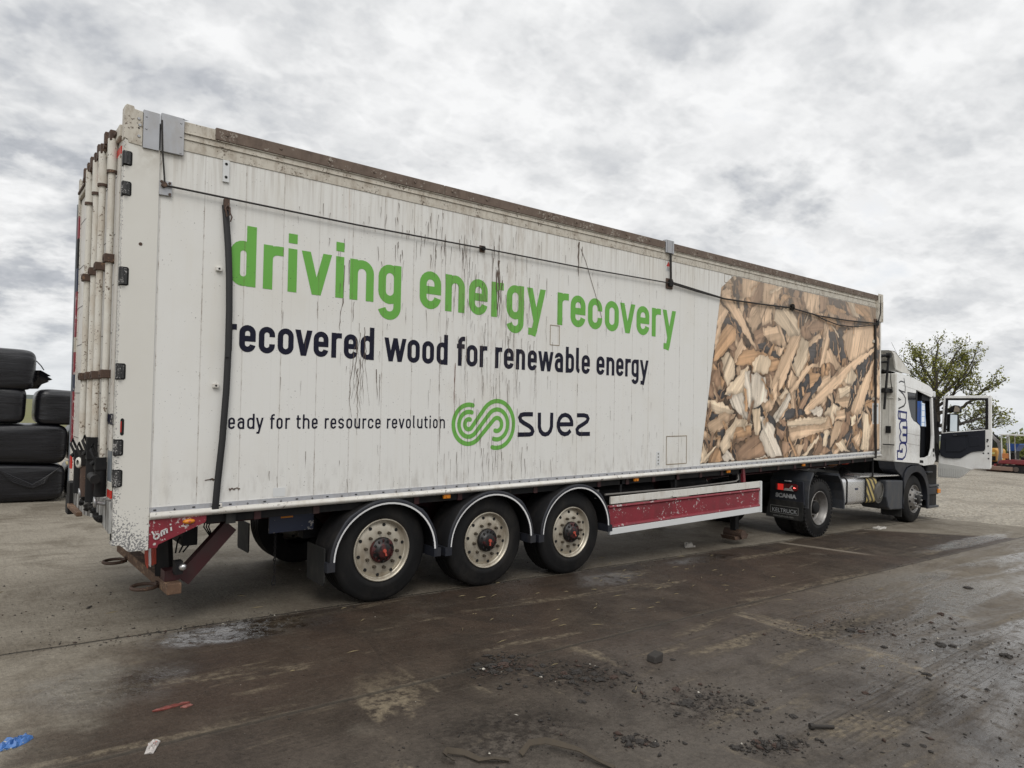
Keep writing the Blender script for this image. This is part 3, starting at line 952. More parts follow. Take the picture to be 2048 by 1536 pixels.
def glyph(ch, x0, x1, z, w, h, asc, desc):
    """strokes and polygons of one condensed grotesque letter between x0 and x1 on baseline z"""
    S = []
    Pg = []
    L, Q, c = x0 + w / 2, x1 - w / 2, w / 2
    r = (Q - L) / 2
    mx = (L + Q) / 2
    top, bot = z + h, z
    zt, zb = top - c - r, bot + c + r
    rz = r

    def para(xa, za, xb, zb_, k):
        Pg.append([(xa, za), (xa + k, za), (xb + k, zb_), (xb, zb_)])
    bowl = arc(mx, zt, r, rz, 0, 180) + arc(mx, zb, r, rz, 180, 360)
    bowl.append(bowl[0])
    if ch == 'o':
        S.append(bowl)
    elif ch == 'd':
        S += [bowl, [(Q, z), (Q, z + asc)]]
    elif ch == 'b':
        S += [bowl, [(L, z), (L, z + asc)]]
    elif ch == 'g':
        S += [bowl, [(Q, top)] + arc(mx, z - desc + c + r, r, rz, 0, -168, 12)]
    elif ch == 'e':
        mid = z + h * 0.50
        S += [[(Q + c * .98, mid), (L, mid)], [(Q, mid - c * .9)] + arc(mx, zt, r, rz, 0, 180) + arc(mx, zb, r, rz, 180, 352, 14)]
    elif ch == 'c':
        S.append([(Q, zt - c * .7)] + arc(mx, zt, r, rz, 0, 180) + arc(mx, zb, r, rz, 180, 360, 14) + [(Q, zb + c * .5)])
    elif ch == 'n':
        S += [[(L, z), (L, top)], arc(mx, zt, r, rz, 175, 0) + [(Q, z)]]
    elif ch == 'h':
        S += [[(L, z), (L, z + asc)], arc(mx, zt, r, rz, 175, 0) + [(Q, z)]]
    elif ch == 'u':
        S += [[(Q, z), (Q, top)], [(L, top)] + arc(mx, zb, r, rz, 180, 355)]
    elif ch == 'r':
        rr_ = x1 - L
        S += [[(L, z), (L, top)], arc(L + rr_ * .62, top - c - rr_ * .55, rr_ * .62, rr_ * .55, 175, 90) + [(x1, top - c)]]
    elif ch == 'i':
        S += [[(mx, z), (mx, top)], [(mx, z + asc - w * 1.05), (mx, z + asc)]]
    elif ch == 'l':
        rr_ = w * .9
        S += [[(L, z + asc), (L, z + c + rr_)] + arc(L + rr_, z + c + rr_, rr_, rr_, 180, 262, 6)]
    elif ch == 'v':
        k = w * 1.04
        para(x0, top, mx - k / 2, z, k)
        para(x1 - k, top, mx - k / 2, z, k)
    elif ch == 'y':
        k = w * 1.04
        zz = z + h * 0.02
        para(x0, top, mx - k / 2 + w * .02, zz, k)
        fx = x0 + (x1 - x0) * .12
        bx = mx - k / 2 - (x1 - k - (mx - k / 2)) * (desc * .62) / h
        para(x1 - k, top, bx, z - desc * .62, k)
        S.append([(bx + k / 2 + w * .10, z - desc * .52), (bx + k / 2 - w * .10, z - desc * .80), (bx + k / 2 - w * .55, z - desc + c), (fx - w * .1, z - desc + c)])
    elif ch == 'w':
        k = w * .96
        q = (x1 - x0 - k) / 4
        para(x0, top, x0 + q, z, k)
        para(x0 + 2 * q, top, x0 + q, z, k)
        para(x0 + 2 * q, top, x0 + 3 * q, z, k)
        para(x1 - k, top, x0 + 3 * q, z, k)
    elif ch == 'a':
        hb = h * 0.30
        S += [[(L + w * .05, zt + c * .2)] + arc(mx, zt, r, rz, 168, 0) + [(Q, z)],
              [(Q, z + h * .60), (L + r * .9, z + h * .60)] + arc(L + r * .9, z + c + (h * .60 - c) / 2, r * .9, (h * .60 - c) / 2, 90, 270, 12) + [(Q, z + c)]]
    elif ch == 's':
        r2 = (h - w) / 4
        S.append([(Q + c * .2, zt + c * .1)] + arc(mx, top - c - r2, r, r2, 12, 270, 14)[1:] + arc(mx, bot + c + r2, r, r2, 90, -168, 14)[1:])
    elif ch == 'f':
        rr_ = (x1 - x0) * .42
        sx_ = x0 + (x1 - x0) * .38
        S += [[(sx_, z), (sx_, z + asc - c - rr_)] + arc(sx_ + rr_, z + asc - c - rr_, rr_, rr_, 180, 92, 7) + [(x1, z + asc - c)], [(x0, top - c), (x1 - w * .1, top - c)]]
    elif ch == 't':
        rr_ = (x1 - x0) * .42
        sx_ = x0 + (x1 - x0) * .38
        S += [[(sx_, z + asc * .93), (sx_, z + c + rr_)] + arc(sx_ + rr_, z + c + rr_, rr_, rr_, 180, 268, 7) + [(x1, z + c)], [(x0, top - c), (x1, top - c)]]
    return S, Pg


def text_line(name, spec, zf, w, h, asc, desc, mat, parent, y=-0.002):
    """one mesh per word; a gap wider than 0.4 x-heights ends a word"""
    words = [[spec[0]]]
    for a, b_ in zip(spec, spec[1:]):
        if b_[1] - a[2] > .4 * h:
            words.append([])
        words[-1].append(b_)
    for wd in words:
        g = MB()
        for ch, x0, x1 in wd:
            z = zf((x0 + x1) / 2)
            S, Pg = glyph(ch, x0, x1, z, w, h, asc, desc)
            k = 0
            for s in S:
                g.ribbon(s, w, y - 0.00035 * k)
                k += 1
            for p in Pg:
                if sum(p[i][0] * p[(i + 1) % 4][1] - p[(i + 1) % 4][0] * p[i][1] for i in range(4)) < 0:
                    p = p[::-1]
                g.add([(a, y - 0.00035 * k, b) for a, b in p], [(0, 1, 2, 3)])
                k += 1
        g.build(name, mat, parent)


# ------------------------------------------------------------------ trailer
TH = R(2.18116)
T = empty('semi_trailer', (0, 0, 0), (0, -TH, 0))
tag(T, 'long dirty white box trailer with green lettering and a picture of wood chips', 'trailer')
L_ = 13.80


def gz(x):
    return -0.0381 * x


def build_body():
    g = MB()
    g.box(0.262, L_, 0.0, 0.035, 1.043, 3.999)
    g.build('side_panel', M['panel'], T)
    g = MB()
    g.box(0.262, L_, 2.505, 2.54, 1.043, 3.999)
    g.build('side_panel', M['panel'], T)
    g = MB()
    g.box(L_ - 0.04, L_ + 0.012, 0.036, 2.504, 0.96, 4.2)
    g.build('front_wall', M['white'], T)
    g = MB()
    g.box(0.1, L_ - 0.05, 0.04, 2.5, 0.955, 1.0)
    g.build('floor', M['chassis'], T)
    # sheeted top, sagging between the rails
    g = MB()
    nx, ny = 40, 8
    v = []
    for i in range(nx + 1):
        for j in range(ny + 1):
            x = 0.1 + (L_ - 0.15) * i / nx
            y = 0.06 + 2.42 * j / ny
            s = math.sin(PI * j / ny)
            v.append((x, y, 4.20 - 0.12 * s * (0.7 + 0.3 * math.sin(i * 1.3))))
    g.add(v, [(i * (ny + 1) + j, (i + 1) * (ny + 1) + j, (i + 1) * (ny + 1) + j + 1, i * (ny + 1) + j + 1) for i in range(nx) for j in range(ny)], 0, True)
    g.build('roof_sheet', pm('grey_sheet', (0.12, 0.12, 0.12), 0.7), T)
    # top rails: stepped white extrusion
    for s in (0, 1):
        def yy(a):
            return a if s == 0 else 2.54 - a
        g = MB()
        x0 = 0.434 if s == 0 else 0.25
        for (za, zb, ya) in ((4.0, 4.094, -0.006), (4.094, 4.104, -0.016), (4.104, 4.144, -0.008), (4.144, 4.152, -0.020), (4.152, 4.244, -0.010)):
            a, b_ = sorted((yy(ya), yy(0.06)))
            g.box(x0, L_ + 0.04, a, b_, za, zb)
        g.build('top_rail', M['toprail'], T, bevel=0.002, seg=1)
        g = MB()
        cuts = [0.685, 2.62, 4.55, 6.755] if s == 0 else [0.3, 4.0, 8.0]
        rng = [(0.685, 3.02), (3.03, 6.755), (6.945, 9.6), (9.61, L_ + 0.055)] if s == 0 else [(0.3, L_ + 0.055)]
        for a, b_ in rng:
            ya, yb = sorted((yy(-0.026), yy(0.03)))
            g.box(a, b_, ya, yb, 4.153, 4.256)
            xx = a + 0.09
            while xx < b_ - 0.05:
                if s == 0:
                    g.cyl((xx, -0.026, 4.212), (xx, -0.034, 4.212), 0.017, 0.012, 8)
                xx += 0.47
        g.build('rust_strip', M['rustrail'], T, bevel=0.004, seg=1)
    # bottom rail, aluminium strip with its fixings
    for s in (0, 1):
        g = MB()
        sg = 1 if s == 0 else -1
        o = 0 if s == 0 else 2.54
        prof = [(o + sg * 0.03, 0.944), (o - sg * 0.010, 0.944)] + [(o - sg * (0.010 + 0.030 * math.sin(PI * k / 8)), 0.944 + 0.060 * k / 8) for k in range(1, 8)] + [(o - sg * 0.010, 1.004), (o + sg * 0.03, 1.004)]
        g.prism(prof, 'x', 0.262, L_ + 0.02)
        for f in range(len(g.sm)):
            g.sm[f] = len(g.f[f]) == 4
        g.build('bottom_rail', M['toprail'] if s else M['white'], T)
        g = MB()
        a, b_ = sorted((o - sg * 0.009, o + sg * 0.03))
        g.box(0.262, L_ + 0.005, a, b_, 1.0045, 1.0425)
        x = 0.30
        k = 0
        while x < L_ - .05 and s == 0:
            if k % 2 == 0:
                g.box(x - .011, x + .011, -0.0135, -0.009, 1.016, 1.026, 1)
            else:
                g.box(x - .002, x + .002, -0.011, -0.009, 1.005, 1.026, 1)
                g.box(x - .010, x + .010, -0.0115, -0.009, 1.011, 1.015, 1)
            x += 0.148
            k += 1
        g.build('aluminium_strip', [M['alu'], M['black']], T)
    # rear corner posts
    post = [(0.003, 0.766), (0.055, 0.765), (0.118, 0.706), (0.2605, 0.703), (0.2605, 3.957), (0.145, 3.966), (0.06, 3.974), (0.003, 3.99)]
    g = MB()
    g.prism(post, 'y', -0.014, 0.10)
    p0 = g.build('corner_post', M['post'], T, bevel=0.003, seg=1)
    g = MB()
    g.prism(post, 'y', 2.44, 2.554)
    g.build('corner_post', M['post'], T, bevel=0.003, seg=1)
    g = MB()
    g.prism([(-0.004, 3.996), (0.024, 3.985), (0.03, 3.962), (0.127, 3.955), (0.127, 4.235), (0.066, 4.242), (0.06, 4.262), (0.012, 4.268), (-0.004, 4.25)], 'y', -0.020, 0.08)
    for x, z in ((0.096, 4.17), (0.105, 4.12), (0.10, 4.03)):
        g.cyl((x, -0.020, z), (x, -0.028, z), 0.013, 0.010, 10, 1)
    g.cyl((0.098, -0.0205, 4.095), (0.098, -0.022, 4.095), 0.007, 0.007, 8, 2)
    g.build('corner_cap', [M['toprail'], M['galv'], M['hole']], T, bevel=0.003, seg=1)
    g = MB()
    g.prism([(-0.004, 3.9), (0.127, 3.9), (0.127, 4.25), (-0.004, 4.25)], 'y', 2.46, 2.56)
    g.build('corner_cap', M['toprail'], T)
    # two galvanised plates at the rear of the top rail
    for (a, b_, z0, z1) in ((0.1285, 0.247, 3.943, 4.252), (0.259, 0.432, 3.948, 4.262)):
        g = MB()
        g.prism([(a, z0), (b_, z0 + 0.001), (b_, z1 - 0.004), (a, z1)], 'y', -0.030, 0.02)
        for x in ((a + .022,) if a < .2 else (b_ - .024,)):
            for z in (4.20, 4.10) if a < .2 else (4.215, 4.10, 3.965):
                g.cyl((x, -0.030, z), (x, -0.036, z), 0.009, 0.006, 10, 0)
        if a > .2:
            g.prism([(b_ - 0.02, z1 - 0.004), (b_ + 0.035, z1 - 0.012), (b_ + 0.002, z1 - 0.022), (b_, z1 - 0.02)], 'y', -0.03, -0.026)
        g.build('steel_plate', M['galv'], T, bevel=0.0015, seg=1)
    # middle bracket on the rail
    g = MB()
    g.box(6.758, 6.942, -0.034, 0.03, 4.10, 4.285)
    g.box(6.79, 6.80, -0.040, -0.034, 4.10, 4.285)
    g.box(6.90, 6.91, -0.040, -0.034, 4.10, 4.285)
    g.build('rail_bracket', M['galv'], T, bevel=0.003, seg=1)
    g = MB()
    g.box(13.60, 13.87, -0.030, 0.03, 3.72, 4.15)
    g.box(13.62, 13.845, -0.036, -0.030, 4.10, 4.29)
    g.box(13.64, 13.66, -0.036, -0.030, 3.72, 4.10)
    g.box(13.80, 13.83, -0.036, -0.030, 3.72, 4.10)
    g.build('front_corner_cap', M['toprail'], T, bevel=0.004, seg=1)
    g = MB()
    g.box(L_ - 0.03, L_ + 0.022, -0.006, 0.04, 1.05, 3.72)
    g.build('front_edge', M['white'], T, bevel=0.003, seg=1)


build_body()


def build_signwriting():
    l1 = [('d', .838, 1.059), ('r', 1.124, 1.306), ('i', 1.349, 1.433), ('v', 1.475, 1.773), ('i', 1.813, 1.901), ('n', 1.962, 2.22), ('g', 2.272, 2.530),
          ('e', 2.752, 3.017), ('n', 3.072, 3.327), ('e', 3.383, 3.642), ('r', 3.694, 3.871), ('g', 3.917, 4.176), ('y', 4.223, 4.518),
          ('r', 4.715, 4.906), ('e', 4.939, 5.200), ('c', 5.246, 5.508), ('o', 5.559, 5.827), ('v', 5.849, 6.155), ('e', 6.183, 6.451), ('r', 6.506, 6.702), ('y', 6.739, 7.04)]
    text_line('slogan_word', l1, lambda x: 2.931 - .0058 * x, 0.084, 0.399, 0.537, 0.160, M['green'], T)
    l2 = [('r', .822, .909), ('e', .931, 1.074), ('c', 1.101, 1.246), ('o', 1.271, 1.419), ('v', 1.432, 1.597), ('e', 1.611, 1.758), ('r', 1.788, 1.893), ('e', 1.916, 2.061), ('d', 2.091, 2.239),
          ('w', 2.352, 2.606), ('o', 2.62, 2.768), ('o', 2.798, 2.944), ('d', 2.976, 3.118), ('f', 3.236, 3.344), ('o', 3.363, 3.515), ('r', 3.545, 3.649),
          ('r', 3.762, 3.865), ('e', 3.89, 4.036), ('n', 4.07, 4.209), ('e', 4.25, 4.393), ('w', 4.413, 4.66), ('a', 4.684, 4.824), ('b', 4.868, 5.012), ('l', 5.045, 5.11), ('e', 5.146, 5.294),
          ('e', 5.415, 5.564), ('n', 5.60, 5.753), ('e', 5.788, 5.933), ('r', 5.966, 6.078), ('g', 6.094, 6.24), ('y', 6.264, 6.445)]
    text_line('slogan_word', l2, lambda x: 2.353 - .0066 * x, 0.050, 0.239, 0.322, 0.096, M['navy'], T)
    l3 = [('r', .812, .838), ('e', .858, .915), ('a', .936, .995), ('d', 1.019, 1.083), ('y', 1.095, 1.162), ('f', 1.221, 1.262), ('o', 1.279, 1.336), ('r', 1.36, 1.404),
          ('t', 1.463, 1.505), ('h', 1.525, 1.59), ('e', 1.612, 1.669), ('r', 1.74, 1.781), ('e', 1.80, 1.856), ('s', 1.876, 1.936), ('o', 1.96, 2.022), ('u', 2.044, 2.106), ('r', 2.131, 2.173), ('c', 2.19, 2.251), ('e', 2.271, 2.329),
          ('r', 2.401, 2.441), ('e', 2.458, 2.519), ('v', 2.535, 2.603), ('o', 2.621, 2.679), ('l', 2.704, 2.730), ('u', 2.754, 2.819), ('t', 2.84, 2.883), ('i', 2.905, 2.922), ('o', 2.949, 3.007), ('n', 3.032, 3.099)]
    text_line('slogan_word', l3, lambda x: 1.678 - .0084 * x, 0.0165, 0.1, 0.134, 0.042, M['navy'], T)
    # twin-ring emblem: three strands, each winding from the left ring into the right one
    g = MB()
    C1, C2 = Vector((3.412, 1.693)), Vector((3.806, 1.688))
    D = (C2 - C1).length
    base = math.degrees(math.atan2(C2.y - C1.y, C2.x - C1.x))
    for k, (r1, r2, s0, e0) in enumerate(((.203, .068, 75, -112), (.129, .156, 72, -106), (.052, .244, 70, -105))):
        phi = math.degrees(math.asin((r1 + r2) / D)) + base
        pts = arc(C1.x, C1.y, r1, r1 * 1.06, s0, 360 + phi - 90, 34) + arc(C2.x, C2.y, r2, r2 * 1.09, phi + 90, e0, 34)
        g.ribbon(pts, 0.049, -0.002, cap=1)
    # wordmark beside it
    for pts in ([(4.345, 1.804), (4.205, 1.804), (4.163, 1.795), (4.143, 1.767), (4.158, 1.73), (4.207, 1.701), (4.292, 1.664), (4.333, 1.634), (4.347, 1.601), (4.332, 1.575), (4.294, 1.566), (4.115, 1.566)],
                [(4.448, 1.824), (4.450, 1.655), (4.467, 1.605), (4.504, 1.572), (4.546, 1.561), (4.591, 1.571), (4.628, 1.605), (4.646, 1.655), (4.648, 1.824)],
                [(5.010, 1.681), (4.77, 1.681)],
                [(4.990, 1.665), (4.987, 1.715), (4.955, 1.766), (4.92, 1.788), (4.873, 1.798), (4.82, 1.787), (4.779, 1.751), (4.758, 1.70), (4.759, 1.655), (4.778, 1.609), (4.818, 1.573), (4.87, 1.558), (4.924, 1.568), (4.968, 1.604)],
                [(5.077, 1.793), (5.202, 1.793), (5.255, 1.782), (5.275, 1.75), (5.256, 1.715), (5.204, 1.687), (5.11, 1.646), (5.080, 1.615), (5.089, 1.575), (5.126, 1.557), (5.312, 1.556)]):
        k = 0.0024 if pts[0][0] == 5.010 else 0.002
        g.ribbon(pts, 0.052, -k, 1)
    g.build('emblem', [M['green'], M['navy']], T)
    # small sign plates and the hatch outlines
    g = MB()
    g.add([(6.81, -.003, 3.915), (6.905, -.003, 3.915), (6.857, -.003, 3.985)], [(0, 1, 2)], 1)
    g.box(6.80, 6.915, -.003, 0.0, 3.845, 3.912, 0)
    for k in range(4):
        g.box(6.815, 6.90, -.004, -.003, 3.855 + k * .014, 3.861 + k * .014, 2)
    g.build('warning_label', [M['plate'], M['reflred'], M['dimtext']], T)
    g = MB()
    g.box(6.637, 6.715, -.003, 0.0, 1.09, 1.287, 0)
    for k in range(4):
        g.box(6.665, 6.69, -.0045, -.003, 1.105 + k * .046, 1.128 + k * .046, 1)
    g.build('small_label', [M['plate'], M['dimtext']], T)
    g = MB()
    g.box(13.43, 13.72, -.004, 0.0, 1.62, 2.045, 0)
    g.box(13.47, 13.50, -.006, -.004, 1.65, 2.01, 1)
    g.cyl((13.655, -.004, 1.99), (13.655, -.007, 1.99), .022, n=10, mi=1)
    g.build('white_label', [M['plate'], M['dimtext']], T)
    g = MB()
    g.box(1.265, 1.375, -.003, 0.0, 1.055, 1.135)
    g.build('blank_sticker', M['plate'], T)
    for (x0, x1, z0, z1, w) in ((4.598, 4.758, 2.645, 2.893, .008), (6.85, 7.325, 1.09, 1.50, .011), (8.24, 8.44, 3.86, 4.0, .008)):
        g = MB()
        g.box(x0, x1, -.0035, -.001, z0, z0 + w)
        g.box(x0, x1, -.0035, -.001, z1 - w, z1)
        g.box(x0, x0 + w, -.0035, -.001, z0 + w, z1 - w)
        g.box(x1 - w, x1, -.0035, -.001, z0 + w, z1 - w)
        g.build('hatch_frame', pm('stained_hatch_edge', (0.25, 0.20, 0.14), .6, var=.5, nscale=18), T)


build_signwriting()

WOOD = [
('t',80,[874,400,920,400,917,384,903,371,869,369,872,388]),
('d',0,[848,399,874,400,872,388,869,368,856,366,847,385]),
('b',70,[900,371,926,400,938,400,935,375,920,356,900,344]),
('t',75,[938,400,993,401,990,386,974,369,938,361,933,375]),
('d',0,[993,400,1067,401,1062,387,1032,386,993,386]),
('b',80,[999,400,1015,400,1014,390,1004,388]),
('b',60,[1029,385,1037,400,1052,398,1049,386]),
('t',80,[1065,400,1125,400,1122,367,1094,362,1073,369]),
('b',85,[1125,400,1155,400,1152,377,1126,369]),
('d',0,[1155,400,1229,401,1245,373,1190,377,1151,382]),
('o',70,[1148,384,1182,385,1229,379,1217,368,1167,371]),
('l',-60,[1229,400,1262,400,1287,372,1262,372]),
('o',-35,[1262,400,1326,400,1335,381,1296,377,1266,384]),
('b',75,[1190,377,1245,373,1270,368,1246,348,1205,354]),
('d',0,[815,377,849,376,869,352,859,340,818,359]),
('t',60,[816,372,836,378,847,370,832,359,816,362]),
('d',0,[811,327,843,336,881,319,870,301,843,305]),
('t',-60,[817,360,837,370,881,333,915,289,910,287,870,319]),
('t',60,[809,355,833,342,819,318,814,303,802,279,797,278,806,320]),
('o',55,[832,322,856,315,856,300,820,271,797,260,799,275,812,302]),
('t',65,[886,332,906,357,926,366,932,337,918,322,904,313]),
('t',70,[926,363,962,360,960,333,933,328,926,343]),
('b',30,[904,314,956,336,960,327,939,309,915,302]),
('t',20,[933,324,975,331,994,316,991,297,963,301,936,312]),
('d',0,[965,368,1026,368,1042,351,972,357]),
('d',0,[910,299,936,304,963,288,998,293,994,274,957,276,918,288]),
('l',-50,[972,357,1013,365,1039,352,1053,334,1056,319,1023,314,994,330,966,339]),
('t',75,[969,296,1001,296,991,281,976,283]),
('d',0,[1042,358,1080,358,1076,343,1056,335]),
('b',75,[1059,335,1090,352,1094,324,1080,314,1060,321]),
('b',15,[1087,348,1133,356,1148,342,1098,326,1083,337]),
('t',75,[1141,349,1163,358,1167,333,1145,277,1123,265,1134,301]),
('d',0,[1080,302,1126,331,1141,323,1123,283,1088,276]),
('t',50,[1080,310,1126,330,1130,323,1084,300]),
('d',0,[1152,342,1213,351,1234,287,1206,278,1160,303]),
('o',60,[1148,360,1182,360,1205,347,1167,334]),
('t',78,[1214,331,1246,348,1344,366,1351,321,1271,287,1238,287]),
('t',-70,[1152,299,1167,303,1210,271,1191,262,1164,281,1145,275]),
('o',15,[881,287,916,286,963,279,994,274,982,252,952,225,943,226,940,247,904,251,899,262,854,258,865,274]),
('b',10,[943,247,982,259,970,238,952,225]),
('t',62,[870,304,887,286,876,285,852,259,846,260]),
('l',75,[904,265,922,277,951,277,960,268,949,248,905,249]),
('t',62,[1060,324,1023,314,988,269,931,197,940,184,962,189,1001,233,1050,301]),
('l',65,[1060,317,1087,311,1077,277,1050,245,1027,261,1040,282]),
('t',75,[1014,237,1027,257,1047,244,1034,227,1018,227]),
('d',0,[1044,215,1077,256,1127,262,1145,244,1082,199,1058,191]),
('o',20,[1086,253,1131,257,1116,242,1093,228]),
('t',52,[1079,269,1120,277,1121,268,1095,266,1028,214,1019,220]),
('d',0,[1267,285,1349,313,1344,290,1280,237,1271,264]),
('t',40,[1351,317,1271,291,1206,269,1082,199,1068,188,1078,179,1110,192,1218,245,1263,271,1349,308]),
('l',80,[1254,271,1275,254,1251,236,1218,245]),
('d',0,[1246,234,1280,239,1267,202,1239,196]),
('t',70,[1353,295,1336,251,1293,182,1272,179,1247,187,1280,230]),
('d',0,[1351,315,1380,323,1378,278,1349,255]),
('t',80,[1358,257,1378,278,1379,214,1336,215]),
('l',70,[817,267,838,280,852,262,855,244,834,223,823,241]),
('o',-60,[796,260,805,252,826,232,821,217,815,230,797,251]),
('b',70,[792,248,812,251,818,231,795,204,785,210]),
('d',0,[803,217,823,222,828,208,813,203,795,203]),
('l',60,[827,210,847,233,890,260,892,252,880,212,839,211]),
('w',-80,[882,252,896,251,908,191,896,188,882,219]),
('w',82,[899,246,916,248,943,243,952,204,905,190]),
('d',0,[946,227,967,224,952,201]),
('w',-70,[836,212,877,215,883,198,906,167,883,173,858,187,842,199]),
('d',0,[877,212,891,191,905,188,906,169,883,198]),
('l',-15,[784,205,821,198,853,186,845,180,813,180,783,189]),
('d',0,[783,188,813,180,788,169,776,172]),
('t',35,[781,165,824,184,857,182,853,174,794,149]),
('d',0,[801,150,853,170,840,160,822,143]),
('l',55,[814,133,827,152,861,176,906,164,903,156,884,142,846,132,825,118]),
('o',20,[859,161,900,164,903,149,848,138]),
('b',-5,[848,138,903,150,895,144,851,134]),
('l',85,[905,189,929,192,930,159,923,146,912,149]),
('b',35,[854,118,895,144,923,149,950,121,941,110,901,110,857,110]),
('w',-65,[928,178,940,180,974,158,971,148,998,110,953,110,926,143,935,159]),
('d',0,[932,178,946,188,974,172,974,160]),
('l',75,[1139,185,1180,202,1211,195,1169,156,1157,165]),
('d',0,[1169,156,1203,171,1192,156,1169,138]),
('l',58,[983,210,1008,227,1019,220,992,205]),
('w',62,[968,178,1002,205,1021,218,1026,208,1002,185,977,166]),
('d',0,[980,166,1015,193,1068,194,1068,178,1015,170,1002,175]),
('b',60,[1051,194,1074,220,1092,220,1064,190]),
('t',5,[1013,170,1082,176,1161,178,1169,155,1082,142,1025,133,1018,151]),
('l',4,[1013,170,1082,176,1157,176,1146,165,1018,158]),
('w',30,[1090,188,1128,198,1139,189,1131,178,1106,180]),
('t',8,[1195,232,1246,238,1249,218,1235,194,1215,195,1185,204]),
('l',30,[1199,230,1246,237,1243,219,1203,211]),
('t',10,[1191,187,1225,193,1227,170,1184,170]),
('t',70,[1184,167,1223,169,1207,145,1165,117,1169,138]),
('b',60,[1215,169,1247,163,1235,146,1192,130,1207,145]),
('d',0,[1223,144,1255,155,1264,136,1256,112,1231,122]),
('l',85,[1295,190,1323,182,1334,154,1326,110,1289,112,1302,155]),
('t',60,[1256,134,1291,151,1289,118,1268,114]),
('b',80,[1227,186,1247,189,1247,163,1231,167]),
('l',80,[1247,178,1270,180,1270,163,1251,160]),
('d',0,[1268,174,1297,186,1297,155,1268,146]),
('b',85,[996,135,1025,134,1027,121,1000,109]),
('t',75,[1026,108,1035,127,1072,130,1055,108]),
('d',0,[1015,134,1042,130,1035,122,1025,126]),
('l',50,[1062,107,1121,142,1125,137,1093,118,1079,107]),
('b',60,[1096,111,1128,130,1169,113,1147,108]),
('l',70,[1143,153,1165,151,1150,120,1139,123]),
('l',-50,[1186,126,1219,137,1227,120,1248,109,1208,111]),
('o',35,[789,137,814,148,817,145,792,136]),
('d',0,[772,143,804,141,799,126,784,127]),
('o',70,[787,109,790,126,812,130,822,109]),
('d',0,[840,125,854,132,862,120,854,109]),
('w',-40,[821,115,835,125,857,108,825,109]),
('l',-75,[766,109,772,140,787,110]),
('w',10,[906,109,944,112,953,110,921,109]),
('t',85,[1361,210,1379,214,1380,111,1364,111]),
('o',20,[1314,209,1352,214,1352,194,1312,198]),
('b',-60,[983,175,1012,168,1009,158,993,166]),
('b',-60,[977,163,1002,150,996,135,980,148]),
('b',80,[1332,127,1354,162,1350,113,1332,112]),]


